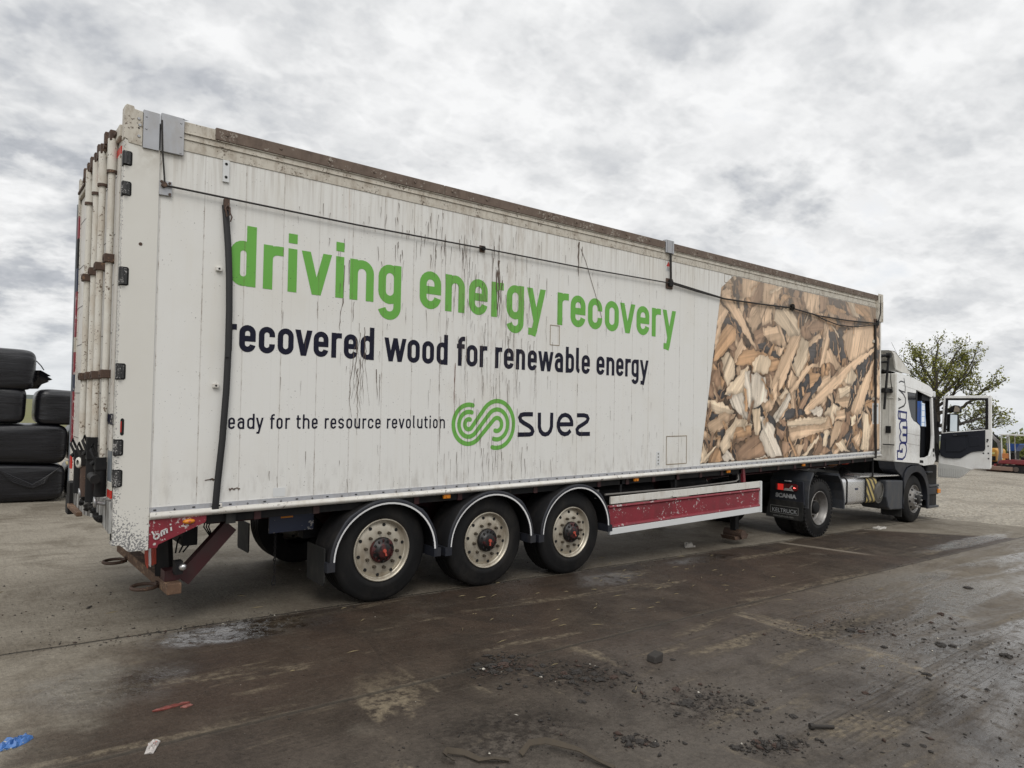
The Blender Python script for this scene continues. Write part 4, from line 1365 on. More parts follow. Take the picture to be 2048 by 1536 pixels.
def build_wood_print():
    """the photographic print of split wood: a flat picture carried as vertex colours"""
    NX, NZ = 520, 290
    zz = np.linspace(1.072, 3.992, NZ + 1)
    xl = np.interp(zz, [1.07, 1.80, 3.77, 3.992], [7.657, 7.794, 8.157, 8.479])
    t = np.linspace(0, 1, NX + 1)
    X = xl[:, None] + (13.585 - xl[:, None]) * t[None, :]
    xr = np.where(zz < 3.70, 13.786, 13.585)
    X = xl[:, None] + (xr[:, None] - xl[:, None]) * t[None, :]
    Z = np.repeat(zz[:, None], NX + 1, 1)
    rng = np.random.default_rng(5)

    def vnoise(U, V, seed):
        def h(i, j):
            v = np.sin(i * 127.1 + j * 311.7 + seed * 17.3) * 43758.5453
            return v - np.floor(v)
        i, j = np.floor(U), np.floor(V)
        f, k = U - i, V - j
        f = f * f * (3 - 2 * f)
        k = k * k * (3 - 2 * k)
        return (h(i, j) * (1 - f) + h(i + 1, j) * f) * (1 - k) + (h(i, j + 1) * (1 - f) + h(i + 1, j + 1) * f) * k

    tone = {'t': (0.76, 0.56, 0.40), 'l': (0.84, 0.69, 0.53), 'w': (0.86, 0.78, 0.69), 'o': (0.64, 0.41, 0.25), 'b': (0.42, 0.28, 0.195), 'd': (0.085, 0.083, 0.090)}
    img = np.empty(X.shape + (3,))
    bgn = vnoise(X * 2.1, Z * 2.1, 1)[..., None]
    img[:] = np.array((0.045, 0.04, 0.04)) * (1 - bgn) + np.array((0.20, 0.135, 0.09)) * bgn

    XF, ZF, IF = X, Z, img

    def stamp(kind, ang, P, sd, shade=True):
        x0, z0 = P.min(0)
        x1, z1 = P.max(0)
        r0, r1 = np.searchsorted(zz, [z0 - .12, z1 + .12])
        if r1 - r0 < 2:
            return
        cols = np.where((XF[r0:r1].max(0) > x0 - .12) & (XF[r0:r1].min(0) < x1 + .12))[0]
        if len(cols) < 2:
            return
        sl = (slice(r0, r1), slice(cols[0], cols[-1] + 1))
        X, Z, img = XF[sl], ZF[sl], IF[sl]
        inside = np.zeros(X.shape, bool)
        dist = np.full(X.shape, 9.0)
        ex = X + (vnoise(X * 14, Z * 14, sd) - .5) * .05
        ez = Z + (vnoise(X * 14, Z * 14, sd + 3) - .5) * .05
        n = len(P)
        for i in range(n):
            ax, az = P[i]
            bx, bz = P[(i + 1) % n]
            cond = ((az > ez) != (bz > ez))
            with np.errstate(divide='ignore', invalid='ignore'):
                xi = (bx - ax) * (ez - az) / (bz - az + 1e-12) + ax
            inside ^= cond & (ex < xi)
            L2 = (bx - ax) ** 2 + (bz - az) ** 2 + 1e-9
            tt = np.clip(((ex - ax) * (bx - ax) + (ez - az) * (bz - az)) / L2, 0, 1)
            dist = np.minimum(dist, np.hypot(ex - ax - tt * (bx - ax), ez - az - tt * (bz - az)))
        if kind != 'd':
            # soft print shadow of the chip on those beneath
            sh = (~inside) & (dist < .07)
            img[sh] *= (0.62 + 0.38 * (dist[sh] / .07))[:, None]
        c = np.array(tone[kind])
        a = R(ang)
        # grain follows the traced fibre direction; x is stretched because the picture is wide
        u = X * math.cos(a) + Z * math.sin(a)
        v = -X * math.sin(a) + Z * math.cos(a)
        gr = vnoise(u * 1.6, v * 34, sd) * .6 + vnoise(u * 3.0, v * 70, sd + 9) * .4
        lo = vnoise(u * 2.2 + 5, v * 2.6, sd + 4)
        k = (0.70 + 0.42 * gr) * (0.80 + 0.38 * lo)
        cr = vnoise(u * 1.2, v * 26, sd + 21)
        k = np.where(cr > .86, k * .55, k)
        k = k * (0.78 + 0.22 * np.clip(dist / .05, 0, 1))
        gx = (X - x0) / max(x1 - x0, .01)
        k = k * (1.07 - 0.16 * ((gx + sd * .37) % 1.0 if shade else gx))
        # a split face along the grain gives each chip a light and a dark side
        vm = v[inside]
        if len(vm) and kind != 'd':
            cut = vm.min() + (vm.max() - vm.min()) * (.25 + .5 * ((sd * .618) % 1.0)) + .012 * math.sin(sd)
            ed = cut + (vnoise(u * 4, v * 0 + sd, sd + 31) - .5) * .04
            k = np.where((v > ed) == (sd % 3 > 0), k * .74, k)
        if kind == 'd':
            k = (0.6 + 0.9 * gr * lo)
        img[inside] = (c[None, :] * k[inside][:, None])

    def splinters(n, l0, l1, w0, w1, kinds, sd0):
        for q in range(n):
            cx, cz = rng.uniform(7.6, 13.8), rng.uniform(1.05, 4.0)
            a = rng.uniform(20, 160)
            l, w = rng.uniform(l0, l1), rng.uniform(w0, w1)
            ca, sa = math.cos(R(a)), math.sin(R(a))
            e = rng.uniform(-.35, .35, 4)
            P = np.array([(cx + ca * (p + e[t_]) * l - sa * r * w, cz + sa * (p + e[t_]) * l + ca * r * w) for t_, (p, r) in enumerate(((-1, -1), (1, -.7), (1.05, .8), (-.95, 1)))])
            stamp(kinds[rng.integers(0, len(kinds))], a, P, sd0 + q)
    splinters(260, .18, .5, .04, .12, 'bbottbod', 300)
    for q, (kind, ang, fl) in enumerate(WOOD):
        P = np.array(fl, float).reshape(-1, 2) / 100
        # the traced angle was read in the foreshortened picture
        a2 = math.degrees(math.atan2(math.sin(R(ang)), math.cos(R(ang)) * 1.75))
        if kind == 'd':
            # gaps: smaller than traced, with splinters lying in them
            P = P.mean(0) + (P - P.mean(0)) * .86
        stamp(kind, a2, P, q + 1)
        if kind == 'd':
            for t_ in range(3):
                c0 = P[rng.integers(0, len(P))] * .55 + P.mean(0) * .45
                a = rng.uniform(40, 140)
                l, w = rng.uniform(.08, .26), rng.uniform(.012, .045)
                ca, sa = math.cos(R(a)), math.sin(R(a))
                stamp('btob'[rng.integers(0, 4)], a, np.array([(c0[0] + ca * p * l - sa * r * w, c0[1] + sa * p * l + ca * r * w) for p, r in ((-1, -1), (1, -.5), (1.1, .6), (-.8, 1))]), 700 + q * 3 + t_)
    splinters(24, .06, .22, .010, .03, 'btlob', 1200)
    img *= np.array((1.24, 1.20, 1.13))
    # the upper third is bleached by weather
    bl = np.clip((Z - 2.7) / 1.2, 0, 1)[..., None] * .32
    img[:] = img * (1 - bl) + np.array((0.50, 0.42, 0.35)) * bl
    vor_ = np.stack([X.ravel(), np.full(X.size, -0.0022), Z.ravel()], 1)
    me = bpy.data.meshes.new('wood_picture')
    nv = X.size
    i = np.arange(NZ)[:, None] * (NX + 1) + np.arange(NX)[None, :]
    F = np.stack([i, i + 1, i + NX + 2, i + NX + 1], -1).reshape(-1, 4)
    me.vertices.add(nv)
    me.vertices.foreach_set('co', vor_.ravel().astype(np.float32))
    me.loops.add(F.size)
    me.loops.foreach_set('vertex_index', F.ravel().astype(np.int32))
    me.polygons.add(len(F))
    me.polygons.foreach_set('loop_start', (np.arange(len(F)) * 4).astype(np.int32))
    me.polygons.foreach_set('loop_total', np.full(len(F), 4, np.int32))
    me.update(calc_edges=True)
    at = me.color_attributes.new('print', 'FLOAT_COLOR', 'POINT')
    rgba = np.concatenate([np.clip(img, 0, 1).reshape(-1, 3), np.ones((nv, 1))], 1)
    at.data.foreach_set('color', rgba.ravel().astype(np.float32))
    me.materials.append(M['wood'])
    o = bpy.data.objects.new('wood_picture', me)
    COL.objects.link(o)
    o.parent = T


build_wood_print()


def build_drips():
    """ragged runs of dark liquid dried on the side"""
    g = MB()
    rr = random.Random(21)

    def drip(x, z0, z1, w, wander=.012, mi=0):
        n = max(3, int((z0 - z1) / .045))
        pts = []
        xx = x
        for i in range(n + 1):
            z = z0 + (z1 - z0) * i / n
            xx += rr.uniform(-wander, wander)
            pts.append((xx, z))
        y = -0.0042 - rr.uniform(0, .0012)
        v = []
        for i, (a, z) in enumerate(pts):
            k = w * .72 * rr.uniform(.3, 1.0) * (1 - .75 * (i / n) ** 2) / 2
            v += [(a - k, y, z), (a + k, y, z)]
        g.add(v, [(2 * i, 2 * i + 2, 2 * i + 3, 2 * i + 1) for i in range(n)], mi)
    # the long cracks below "recovered"
    for k in range(7):
        x = 2.12 + rr.uniform(-.10, .05)
        z0 = rr.uniform(2.30, 2.66)
        drip(x, z0, rr.uniform(1.72, 2.08), rr.uniform(.007, .014), .013)
    drip(2.07, 2.25, 1.60, .016, .014)
    drip(1.90, 3.24, 2.92, .016, .004)
    drip(1.885, 2.92, 2.60, .015, .016)
    drip(1.955, 3.30, 3.06, .02, .004)
    drip(2.02, 2.90, 2.70, .015, .01)
    drip(3.80, 3.56, 2.92, .045, .008)
    drip(3.76, 3.45, 3.0, .03, .008)
    drip(3.84, 3.34, 2.90, .025, .012)
    drip(3.22, 2.36, 1.72, .018, .005, 1)
    drip(2.27, 2.25, 1.95, .014, .008)
    drip(2.31, 2.20, 1.88, .012, .004)
    drip(5.08, 3.98, 3.55, .045, .012)
    drip(5.13, 3.93, 3.72, .02, .012)
    for k in range(210):
        x = rr.gauss(3.75, .40)
        z0 = rr.uniform(1.25, 3.95)
        drip(x, z0, z0 - rr.uniform(.06, .42), rr.uniform(.004, .0105), .006)
    for k in range(130):
        x = rr.uniform(1.2, 7.4)
        z0 = rr.uniform(1.12, 3.95)
        drip(x, z0, z0 - rr.uniform(.03, .16), rr.uniform(.004, .009), .005)
    for k in range(50):
        x = rr.gauss(2.75, .35)
        z0 = rr.uniform(3.3, 3.98)
        drip(x, z0, z0 - rr.uniform(.04, .22), rr.uniform(.006, .016), .007)
    for k in range(30):
        x = rr.choice([12.1, 11.8, 10.8, 9.4, 13.0]) + rr.uniform(-.12, .12)
        z0 = rr.uniform(2.6, 3.9)
        drip(x, z0, z0 - rr.uniform(.06, .3), rr.uniform(.008, .02), .008)
    # scuffs
    for x, z, l in ((0.68, 1.24, .10), (0.72, 1.245, .06), (0.88, 1.15, .05), (0.92, 1.15, .05)):
        g.ribbon([(x + l * i / 6, z + rr.uniform(-.008, .008)) for i in range(7)], rr.uniform(.006, .012), -.0045)
    g.ribbon([(5.10, 3.90), (5.19, 3.75), (5.28, 3.55), (5.36, 3.38), (5.44, 3.2), (5.50, 3.05)], .007, -.0046)
    tag(g.build('dirt_runs', [pm('dried_dirt', (0.105, 0.076, 0.058), .7, var=.4, nscale=25), pm('rust_run', (0.13, 0.05, 0.03), .7, var=.4, nscale=25)], T), kind='stuff')


build_drips()


def build_side_fittings():
    # wire rope along the side, its brackets, and the hanging strap
    g = MB()
    g.tube([(0.262, -.034, 4.20), (0.272, -.036, 3.95), (0.296, -.03, 3.70), (0.30, -.035, 3.668)], .007)
    g.tube([(0.30, -.04, 3.668), (2.0, -.034, 3.648), (3.55, -.036, 3.655), (5.2, -.034, 3.652), (6.87, -.04, 3.672)], .0085)
    pts = [(6.87 + 1.95 * i / 8, -.036, 3.672 - .085 * math.sin(PI * i / 8 * .5 + 0)) for i in range(9)]
    g.tube([(6.87, -.042, 3.672), (7.5, -.036, 3.628), (8.2, -.034, 3.595), (9.2, -.034, 3.618), (10.19, -.036, 3.652), (11.15, -.034, 3.605), (12.3, -.034, 3.62), (13.58, -.036, 3.672)], .013)
    g.tube([(6.87, -.045, 3.690), (7.3, -.04, 3.662), (8.1, -.036, 3.605)], .010)
    g.tube([(10.9, -.036, 3.62), (11.4, -.038, 3.545), (11.9, -.038, 3.50), (12.5, -.038, 3.515), (13.0, -.036, 3.57), (13.58, -.036, 3.66)], .010)
    blob(g, (10.19, -.045, 3.66), .07, 5, (1, .5, .8), 2)
    g.tube([(6.857, -.038, 4.10), (6.860, -.044, 3.80), (6.868, -.040, 3.68)], .016)
    g.build('wire_rope', M['rope'], T)
    g = MB()
    g.box(0.259, 0.354, -.022, -.001, 3.592, 3.712)
    for x, z in ((.275, 3.70), (.335, 3.695), (.338, 3.605)):
        g.cyl((x, -.022, z), (x, -.030, z), .011, n=8, mi=1)
    g.cyl((.292, -.022, 3.672), (.292, -.055, 3.672), .022, n=10, mi=1)
    g.build('rope_bracket', [M['galv'], M['dkrust']], T, bevel=.002, seg=1)
    for x, z, s in ((3.545, 3.655, .035), (6.868, 3.672, .07), (13.575, 3.68, .085)):
        g = MB()
        g.box(x - s, x + s, -.02, -.002, z - s * 1.1, z + s * 1.0)
        g.box(x - s * .55, x + s * .55, -.055, -.02, z - s * .6, z + s * .6, 1)
        g.build('rope_bracket', [M['dkrust'], M['black']], T, bevel=.003, seg=1)
    g = MB()
    g.box(.752, .806, -.018, -.001, 3.806, 3.996)
    for z in (3.962, 3.848):
        g.cyl((.779, -.0185, z), (.779, -.0195, z), .0125, n=12, mi=1)
    g.build('drilled_plate', [M['plate'], M['hole']], T, bevel=.002, seg=1)
    hp = [(0.785, 3.60), (0.797, 3.482), (0.821, 3.224), (0.836, 2.964), (0.843, 2.703), (0.844, 2.355), (0.837, 2.008), (0.815, 1.577), (0.787, 1.235), (0.773, 1.014), (.772, .95)]
    g = MB()
    P = []
    for a, b_ in zip(hp, hp[1:]):
        for k in range(4):
            P.append((a[0] + (b_[0] - a[0]) * k / 4, a[1] + (b_[1] - a[1]) * k / 4))
    P.append(hp[-1])
    n = len(P)
    v = []
    for i, (x, z) in enumerate(P):
        bow = .022 + .030 * math.sin(PI * min(1, i / n))
        x = -1.05 + (x + 1.05) * (6.15 - bow) / 6.15
        w = .027
        v += [(x - w, -bow, z), (x + w, -bow, z), (x + w, -bow + .010, z), (x - w, -bow + .010, z)]
    fs = []
    for i in range(n - 1):
        for k in range(4):
            fs.append((i * 4 + k, i * 4 + (k + 1) % 4, (i + 1) * 4 + (k + 1) % 4, (i + 1) * 4 + k))
    g.add(v, [f[::-1] for f in fs], 0, True)
    g.box(.800, .835, -.066, -.056, 2.29, 2.48)
    g.build('strap', pm('black_webbing', (0.017, 0.017, 0.018), .55, var=.15), T)
    g = MB()
    g.box(.765, .808, -.045, -.004, 3.56, 3.655)
    g.tube([(.788, -.05, 3.60), (.77, -.055, 3.57), (.785, -.05, 3.50), (.81, -.055, 3.52), (.806, -.05, 3.58), (.788, -.05, 3.60)], .008)
    g.tube([(.80, -.05, 3.56), (.825, -.06, 3.50), (.815, -.055, 3.46)], .006)
    g.build('ratchet', M['dkrust'], T, bevel=.003, seg=1)
    for x, z in ((.742, 3.046), (.742, 2.043), (.765, 1.025), (.795, 1.02)):
        g = MB()
        g.box(x - .024, x + .024, -.03, -.001, z - .018, z + .018)
        g.cyl((x, -.03, z), (x, -.032, z), .009, n=10, mi=1)
        g.build('strap_block', [M['white'], M['hole']], T, bevel=.003, seg=1)
    # front vertical strap
    g = MB()
    g.tube([(13.50, -.02, 3.66), (13.505, -.03, 3.3), (13.50, -.035, 2.4), (13.502, -.035, 1.6), (13.50, -.045, 1.05), (13.49, -.04, .93)], .024, n=6)
    g.tube([(13.72, -.03, 4.25), (13.715, -.04, 3.9), (13.60, -.04, 3.7)], .012, n=6)
    g.build('strap', M['rope'], T)
    for z in (3.30, 2.13):
        g = MB()
        g.box(13.41, 13.49, -.025, -.001, z - .03, z + .03)
        g.build('strap_block', M['toprail'], T)
    # recessed door hinge pockets in the rear post
    for z0, z1 in ((3.776, 3.893), (3.534, 3.649), (2.818, 2.966), (2.071, 2.20), (1.471, 1.60), (1.224, 1.361)):
        g = MB()
        g.prism([(-.004, z0), (.048, z0), (.060, z0 + .012), (.060, z1 - .014), (.050, z1), (-.004, z1)], 'y', -.0165, .04, 0)
        g.box(-.012, .045, -.026, -.0165, z0 + .01, z1 - .012, 1)
        g.cyl((.012, -.032, z0 + .008), (.012, -.032, z1 - .01), .013, n=10, mi=1)
        g.box(.047, .0575, -.0185, -.0166, z0 + .006, z1 - .006, 2)
        g.build('hinge', [M['black'], pm('worn_black_hinge', (.03, .03, .031), .5, var=.3, chip=((.34, .33, .32), .585, 70)) if 'hinge' not in M else M['hinge'], M['hole']], T)
        M['hinge'] = bpy.data.materials['worn_black_hinge']
    g = MB()
    sl = arc(.047, 1.748, .013, .018, 0, 180, 8) + arc(.047, 1.648, .013, .018, 180, 360, 8)
    g.prism(sl, 'y', -.0165, .02, 0)
    g.box(.035, .042, -.018, -.0165, 1.655, 1.742, 1)
    g.build('slot', [M['hole'], M['reflred']], T)
    g = MB()
    g.cyl((.137, -.0145, 3.165), (.137, -.016, 3.165), .014, n=10)
    g.build('bolt_head', M['dkrust'], T)


build_side_fittings()


def build_doors():
    # far-side post edge with red and dark wear, door leaves, lock bars
    for y0, y1 in ((.095, 1.262), (1.278, 2.44)):
        d = MB()
        d.box(.008, .06, y0, y1, .95, 4.02)
        for z in (3.76, 3.28, 2.86, 2.46, 1.96, 1.5):
            d.box(.0055, .008, y0, y1, z, z + .006, 1)
        do = d.build('rear_door', [M['doorwhite'], M['black']], T, bevel=.004, seg=1)
        if y0 < 1:
            s = MB()
            s.box(-.004, .004, .115, .24, 1.50, 3.9)
            s.build('door_edge_strip', M['doorwhite'], do)
            s = MB()
            s.box(-.006, .0035, .113, .242, 1.20, 1.4985)
            s.build('corner_plate', M['doorgrey'], do)
            for k, q in enumerate('suez'):
                pass
            w = MB()
            for k, st in enumerate(([(.0, 1), (.62, 1), (.9, .8), (.62, .55), (.3, .45), (.05, .2), (.3, 0), (1, 0)],
                                    [(.05, 1), (.05, .25), (.35, 0), (.65, 0), (.95, .25), (.95, 1)],
                                    [(.0, .5), (.95, .5), (.8, .9), (.5, 1), (.2, .9), (.02, .5), (.2, .1), (.5, 0), (.9, .12)],
                                    [(0, 1), (.7, 1), (.95, .8), (.7, .55), (.3, .45), (.05, .2), (.3, 0), (1, 0)])):
                pp = st if k in (1, 2) else ([(1 - a, b_) for a, b_ in st] if k == 0 else st)
                for a, b_ in zip(pp, pp[1:]):
                    ya, yb = .345 - k * .075 - a[0] * .055, .345 - k * .075 - b_[0] * .055
                    za, zb = 1.715 + a[1] * .078, 1.715 + b_[1] * .078
                    w.beam((-.006 - .0004 * k, ya, za), (-.006 - .0004 * k, yb, zb), .004, .013)
            w.build('door_lettering', M['navy'], do)
    bars = ((.30, 1.40, 4.06), (.77, 1.52, 4.08), (1.10, 1.50, 4.09), (1.53, 1.52, 4.11))
    for k, (y, z0, z1) in enumerate(bars):
        g = MB()
        g.cyl((-.032, y, z0 - .2), (-.032, y, 3.82), .027, n=12)
        g.cyl((-.032, y, 3.79), (-.032, y, z1), .037, n=12)
        bo = g.build('lock_bar', M['barwhite'], T)
        for z in (3.07, 2.12):
            g = MB()
            g.box(-.075, .008, y - .045, y + .045, z - .035, z + .035)
            g.cyl((-.08, y, z), (-.074, y, z), .02, n=8)
            g.build('bar_bracket', M['dkrust'], bo, bevel=.005, seg=1)
        g = MB()
        g.cyl((-.032, y, 3.775), (-.032, y, 3.80), .041, n=10)
        g.build('bar_collar', M['dkrust'], bo)
        g = MB()
        g.box(-.06, .01, y - .035, y + .035, z1 - .02, z1 + .07)
        g.build('bar_end', M['dkrust'], bo, bevel=.005, seg=1)
        g = MB()
        zt = (1.40, 1.45, 1.37, 1.38)[k]
        zb = (1.12, 1.02, 1.03, 1.01)[k]
        g.cyl((-.045, y, zb), (-.045, y, zt), .046, n=10, mi=(0, 0, 1, 0)[k])
        g.box(-.09, -.01, y - .05, y + .05, zt - .06, zt + (.04 if k != 1 else .13), 0)
        g.cyl((-.11, y + .03, zt - .02), (-.05, y + .03, zt + .03), .018, n=8)
        g.tube([(-.09, y - .02, zt + .02), (-.12, y, zt + .10), (-.10, y + .05, zt + .14), (-.07, y + .03, zt + .06)], .012, n=6)
        g.build('bar_latch', [M['black'], M['dkrust']], bo, bevel=.004, seg=1)
        M2 = MB()
        y0 = y - .33 if k == 0 else y - .20
        if k == 0:
            y0 = .03
        M2.box(-.012, -.002, y0, y0 + .16, 1.195, 1.255, 1)
        M2.box(-.012, -.002, y0, y0 + .16, 1.13, 1.1945, 0)
        M2.build('reflector_strip', [M['reflred'], M['reflwhite']], T)
    for y, z in ((.24, 1.085), (1.10, 1.06)):
        g = MB()
        g.lathe([(.0, -.02), (.03, -.018), (.042, -.006), (.042, .006), (.0, .006)], (-.09, y, z), (-1, 0, .5), 14)
        g.cyl((-.09, y, z), (-.02, y, z - .02), .016, n=8)
        g.build('door_button', M['galv'], T)
    g = MB()
    g.lathe([(.025, -.012), (.045, -.012), (.05, 0), (.045, .012), (.025, .012), (.02, 0)], (-.10, 1.10, 1.335), (1, .3, 0), 16)
    g.build('ring_handle', M['reflwhite'], T)
    g = MB()
    g.cyl((-.10, .16, 1.275), (-.10, .36, 1.285), .036, .034, 12)
    g.cyl((-.10, .30, 1.28), (-.03, .30, 1.28), .02, n=8)
    g.build('grab_handle', M['black'], T)
    # worn door sill
    m, b = newmat('streaked_sill')
    x, y, z = b.sep(b.obj)
    n = b.noise(b.map(b.obj, (1, 1, .12)), 22.0, 4.0, .6)
    c = b.mix(b.ss(n, .44, .60), (.36, .36, .35), (.035, .03, .028))
    b.put(b.bs.inputs['Base Color'], c)
    b.bs.inputs['Roughness'].default_value = .5
    g = MB()
    g.prism([(.02, .86), (.5, .905), (1.30, .83), (2.30, .80), (2.40, .98), (.02, 1.11)], 'x', -.02, .03)
    g.build('door_sill', m, T)
    g = MB()
    g.box(-.055, .04, 2.08, 2.30, .82, 1.05)
    g.box(-.045, .04, 2.28, 2.46, .70, .88)
    g.build('door_catch', M['black'], T, bevel=.004, seg=1)
    g = MB()
    g.box(-.07, -.02, 1.42, 2.1, .80, .84)
    g.build('sill_bar', M['rust'], T, bevel=.004, seg=1)
    g = MB()
    for k in range(9):
        blob(g, (-.03, .35 + k * .15 + rnd.uniform(-.04, .04), .97 + rnd.uniform(-.05, .05)), .030, k, n=2)
    tag(g.build('greasy_dirt', M['black'], T), kind='stuff')
    g = MB()
    g.box(.001, .03, .02, .08, .80, .96)
    g.build('sill_bracket', M['black'], T)
    # head of the doors and the far post, seen edge on
    g = MB()
    g.box(-.02, .09, .09, 2.44, 4.03, 4.13)
    g.box(-.035, -.02, .2, 2.4, 4.07, 4.10, 1)
    g.build('door_header', [M['toprail'], M['dkrust']], T, bevel=.006, seg=1)
    for y in (.62, 1.0, 1.42, 1.85):
        g = MB()
        g.box(-.05, .03, y - .035, y + .035, 4.10, 4.21)
        g.cyl((-.055, y, 4.09), (-.02, y, 4.09), .026, n=10)
        g.build('top_keeper', M['dkrust'], T, bevel=.004, seg=1)
    for y0 in (.115, .50, .93):
        g = MB()
        g.box(-.003, .0075, y0, y0 + .17, 3.90, 3.965, 0)
        g.box(-.003, .0075, y0 + .171, y0 + .25, 3.90, 3.965, 1)
        g.build('reflector_strip', [M['reflred'], M['reflwhite']], T)
    segs = ((.95, 1.16, 'doorwhite'), (1.16, 1.30, 'reflred'), (1.30, 1.44, 'doorwhite'), (1.44, 1.98, 'red'), (1.98, 2.16, 'navypaint'), (2.16, 2.40, 'red'), (2.40, 2.56, 'toprail'),
            (2.56, 3.05, 'red'), (3.05, 3.3, 'navypaint'), (3.3, 3.62, 'black'), (3.62, 3.86, 'red'), (3.86, 4.26, 'toprail'))
    for z0, z1, k in segs:
        g = MB()
        g.box(-.012, .003, 2.445, 2.53, z0, z1 - .002)
        g.build('post_facing', M[k], T)
    g = MB()
    g.box(-.02, .003, 2.531, 2.56, .90, 4.0)
    g.build('post_edge', M['doorgrey'], T)


build_doors()


# ------------------------------------------------------------------ wheels
def tyre_mesh(r, w, lugs=False):
    g = MB()
    ri = .298
    prof = [(ri, -.035), (ri + .012, -.008), (ri + .05, .0), (ri + .075, .003), (ri + .08, .0), (r - .105, .0), (r - .10, -.003), (r - .055, -.010), (r - .02, -.028), (r - .004, -.05)]
    gr = [.11, .17, .23, .29] if w > .33 else [.10, .16, .22]
    h = -.05
    prof.append((r, -.062))
    for q in gr:
        q = q * w / .385
        prof += [(r, -q + .008), (r - .014, -q + .006), (r - .014, -q - .006), (r, -q - .008)]
    prof += [(r, -w + .06), (r - .004, -w + .05), (r - .03, -w + .02), (r - .1, -w), (ri + .05, -w), (ri, -w + .035)]
    g.lathe(prof, (0, 0, 0), (0, -1, 0), 48)
    if lugs:
        for i in range(42):
            a = 2 * PI * i / 42
            for (h0, h1) in ((-.012, -.095), (-w + .095, -w + .012)):
                Mx = Matrix.Rotation(a, 4, 'Y') @ Matrix.Translation((0, 0, r - .012))
                g.box(-.024, .018, -h0, -h1, -.03, .018, 0, Mx)
    return g


def rim_mesh(style):
    g = MB()
    ax = (0, -1, 0)
    if style == 'trailer':
        g.lathe([(.300, -.03), (.315, -.004), (.310, .006), (.300, .004), (.291, -.03), (.284, -.055), (.276, -.052), (.262, -.038), (.225, -.030), (.20, -.024), (.125, -.024)], (0, 0, 0), ax, 48)
        for i in range(10):
            a = 2 * PI * (i + .3) / 10
            p = Vector((math.cos(a), 0, math.sin(a)))
            g.cyl(p * .250 + Vector((0, .05, 0)), p * .250 + Vector((0, .0295, 0)), .0175, n=12, mi=1)
            a = 2 * PI * (i + .75) / 10
            p = Vector((math.cos(a), 0, math.sin(a)))
            g.cyl(p * .178 + Vector((0, .03, 0)), p * .178 + Vector((0, -.010, 0)), .0185, .015, n=6, mi=2)
    elif style == 'drive':
        g.lathe([(.300, -.03), (.313, -.002), (.305, .004), (.293, -.002), (.288, -.04), (.272, -.06), (.262, -.13), (.250, -.155), (.20, -.165), (.11, -.165)], (0, 0, 0), ax, 48)
        for i in range(10):
            a = 2 * PI * (i + .3) / 10
            p = Vector((math.cos(a), 0, math.sin(a)))
            g.cyl(p * .215 + Vector((0, .18, 0)), p * .215 + Vector((0, .160, 0)), .026, n=12, mi=1)
            a = 2 * PI * (i + .8) / 10
            p = Vector((math.cos(a), 0, math.sin(a)))
            g.cyl(p * .165 + Vector((0, .17, 0)), p * .165 + Vector((0, .115, 0)), .018, n=8, mi=2)
    else:
        g.lathe([(.300, -.03), (.313, -.002), (.305, .004), (.293, -.002), (.288, -.03), (.270, -.04), (.255, -.028), (.235, -.01), (.200, .032), (.175, .052), (.11, .052)], (0, 0, 0), ax, 48)
        for i in range(10):
            a = 2 * PI * (i + .3) / 10
            p = Vector((math.cos(a), 0, math.sin(a)))
            q = p * .232 + Vector((0, .008, 0))
            nn = (p * .7 + Vector((0, -.7, 0))).normalized()
            g.cyl(q - nn * .01, q + nn * .006, .026, n=12, mi=1)
            a = 2 * PI * (i + .8) / 10
            p = Vector((math.cos(a), 0, math.sin(a)))
            g.cyl(p * .166 + Vector((0, -.05, 0)), p * .166 + Vector((0, -.105, 0)), .022, .016, n=8, mi=2)
    return g


def hub_mesh(style):
    g = MB()
    ax = (0, -1, 0)
    if style == 'trailer':
        g.lathe([(.128, -.03), (.130, .004), (.118, .020), (.082, .026), (.078, .042), (.060, .048), (.0, .050)], (0, 0, 0), ax, 32)
        for i in range(12):
            a = 2 * PI * i / 12
            p = Vector((math.cos(a), 0, math.sin(a))) * .103
            g.cyl(p + Vector((0, -.015, 0)), p + Vector((0, -.034, 0)), .012, n=6)
        g.cyl((0, -.04, 0), (0, -.062, 0), .022, .017, 12, 1)
        g.beam((0, -.052, 0), (.018, -.052, -.05), .014, .016, 1)
    elif style == 'drive':
        g.lathe([(.11, -.17), (.115, -.08), (.105, -.05), (.09, -.045), (.0, -.04)], (0, 0, 0), ax, 24)
    else:
        g.lathe([(.112, .04), (.112, .07), (.095, .10), (.0, .105)], (0, 0, 0), ax, 24)
    return g


_wm = {}


def wheel(parent, loc, style, r=.525, w=.385, far=False, spin=0.0):
    o = empty('wheel', loc, (0, spin, PI if far else 0.0), parent)
    if style not in _wm:
        t = tyre_mesh(r, w, style == 'drive').build('tyre', M['tyre'], o)
        rm = M['alloy'] if style == 'trailer' else M['alloygrey']
        q = rim_mesh(style).build('rim', [rm, M['hole'], M['nut'] if style != 'steer' else M['chrome']], o)
        h = hub_mesh(style).build('hub', [M['hub'] if style == 'trailer' else M['black'], M['hubcap']], o)
        _wm[style] = (t, q, h)
    else:
        for k in _wm[style]:
            c = k.copy()
            COL.objects.link(c)
            c.parent = o
    return o


AX = (2.405, 3.735, 5.055)
for i, x in enumerate(AX):
    wheel(T, (x, .045, gz(x) + .522), 'trailer', spin=(0.0, 0.35, -0.2)[i])
for i, x in enumerate(AX):
    wheel(T, (x, 2.495, gz(x) + .522), 'trailer', far=True, spin=.5 * i)


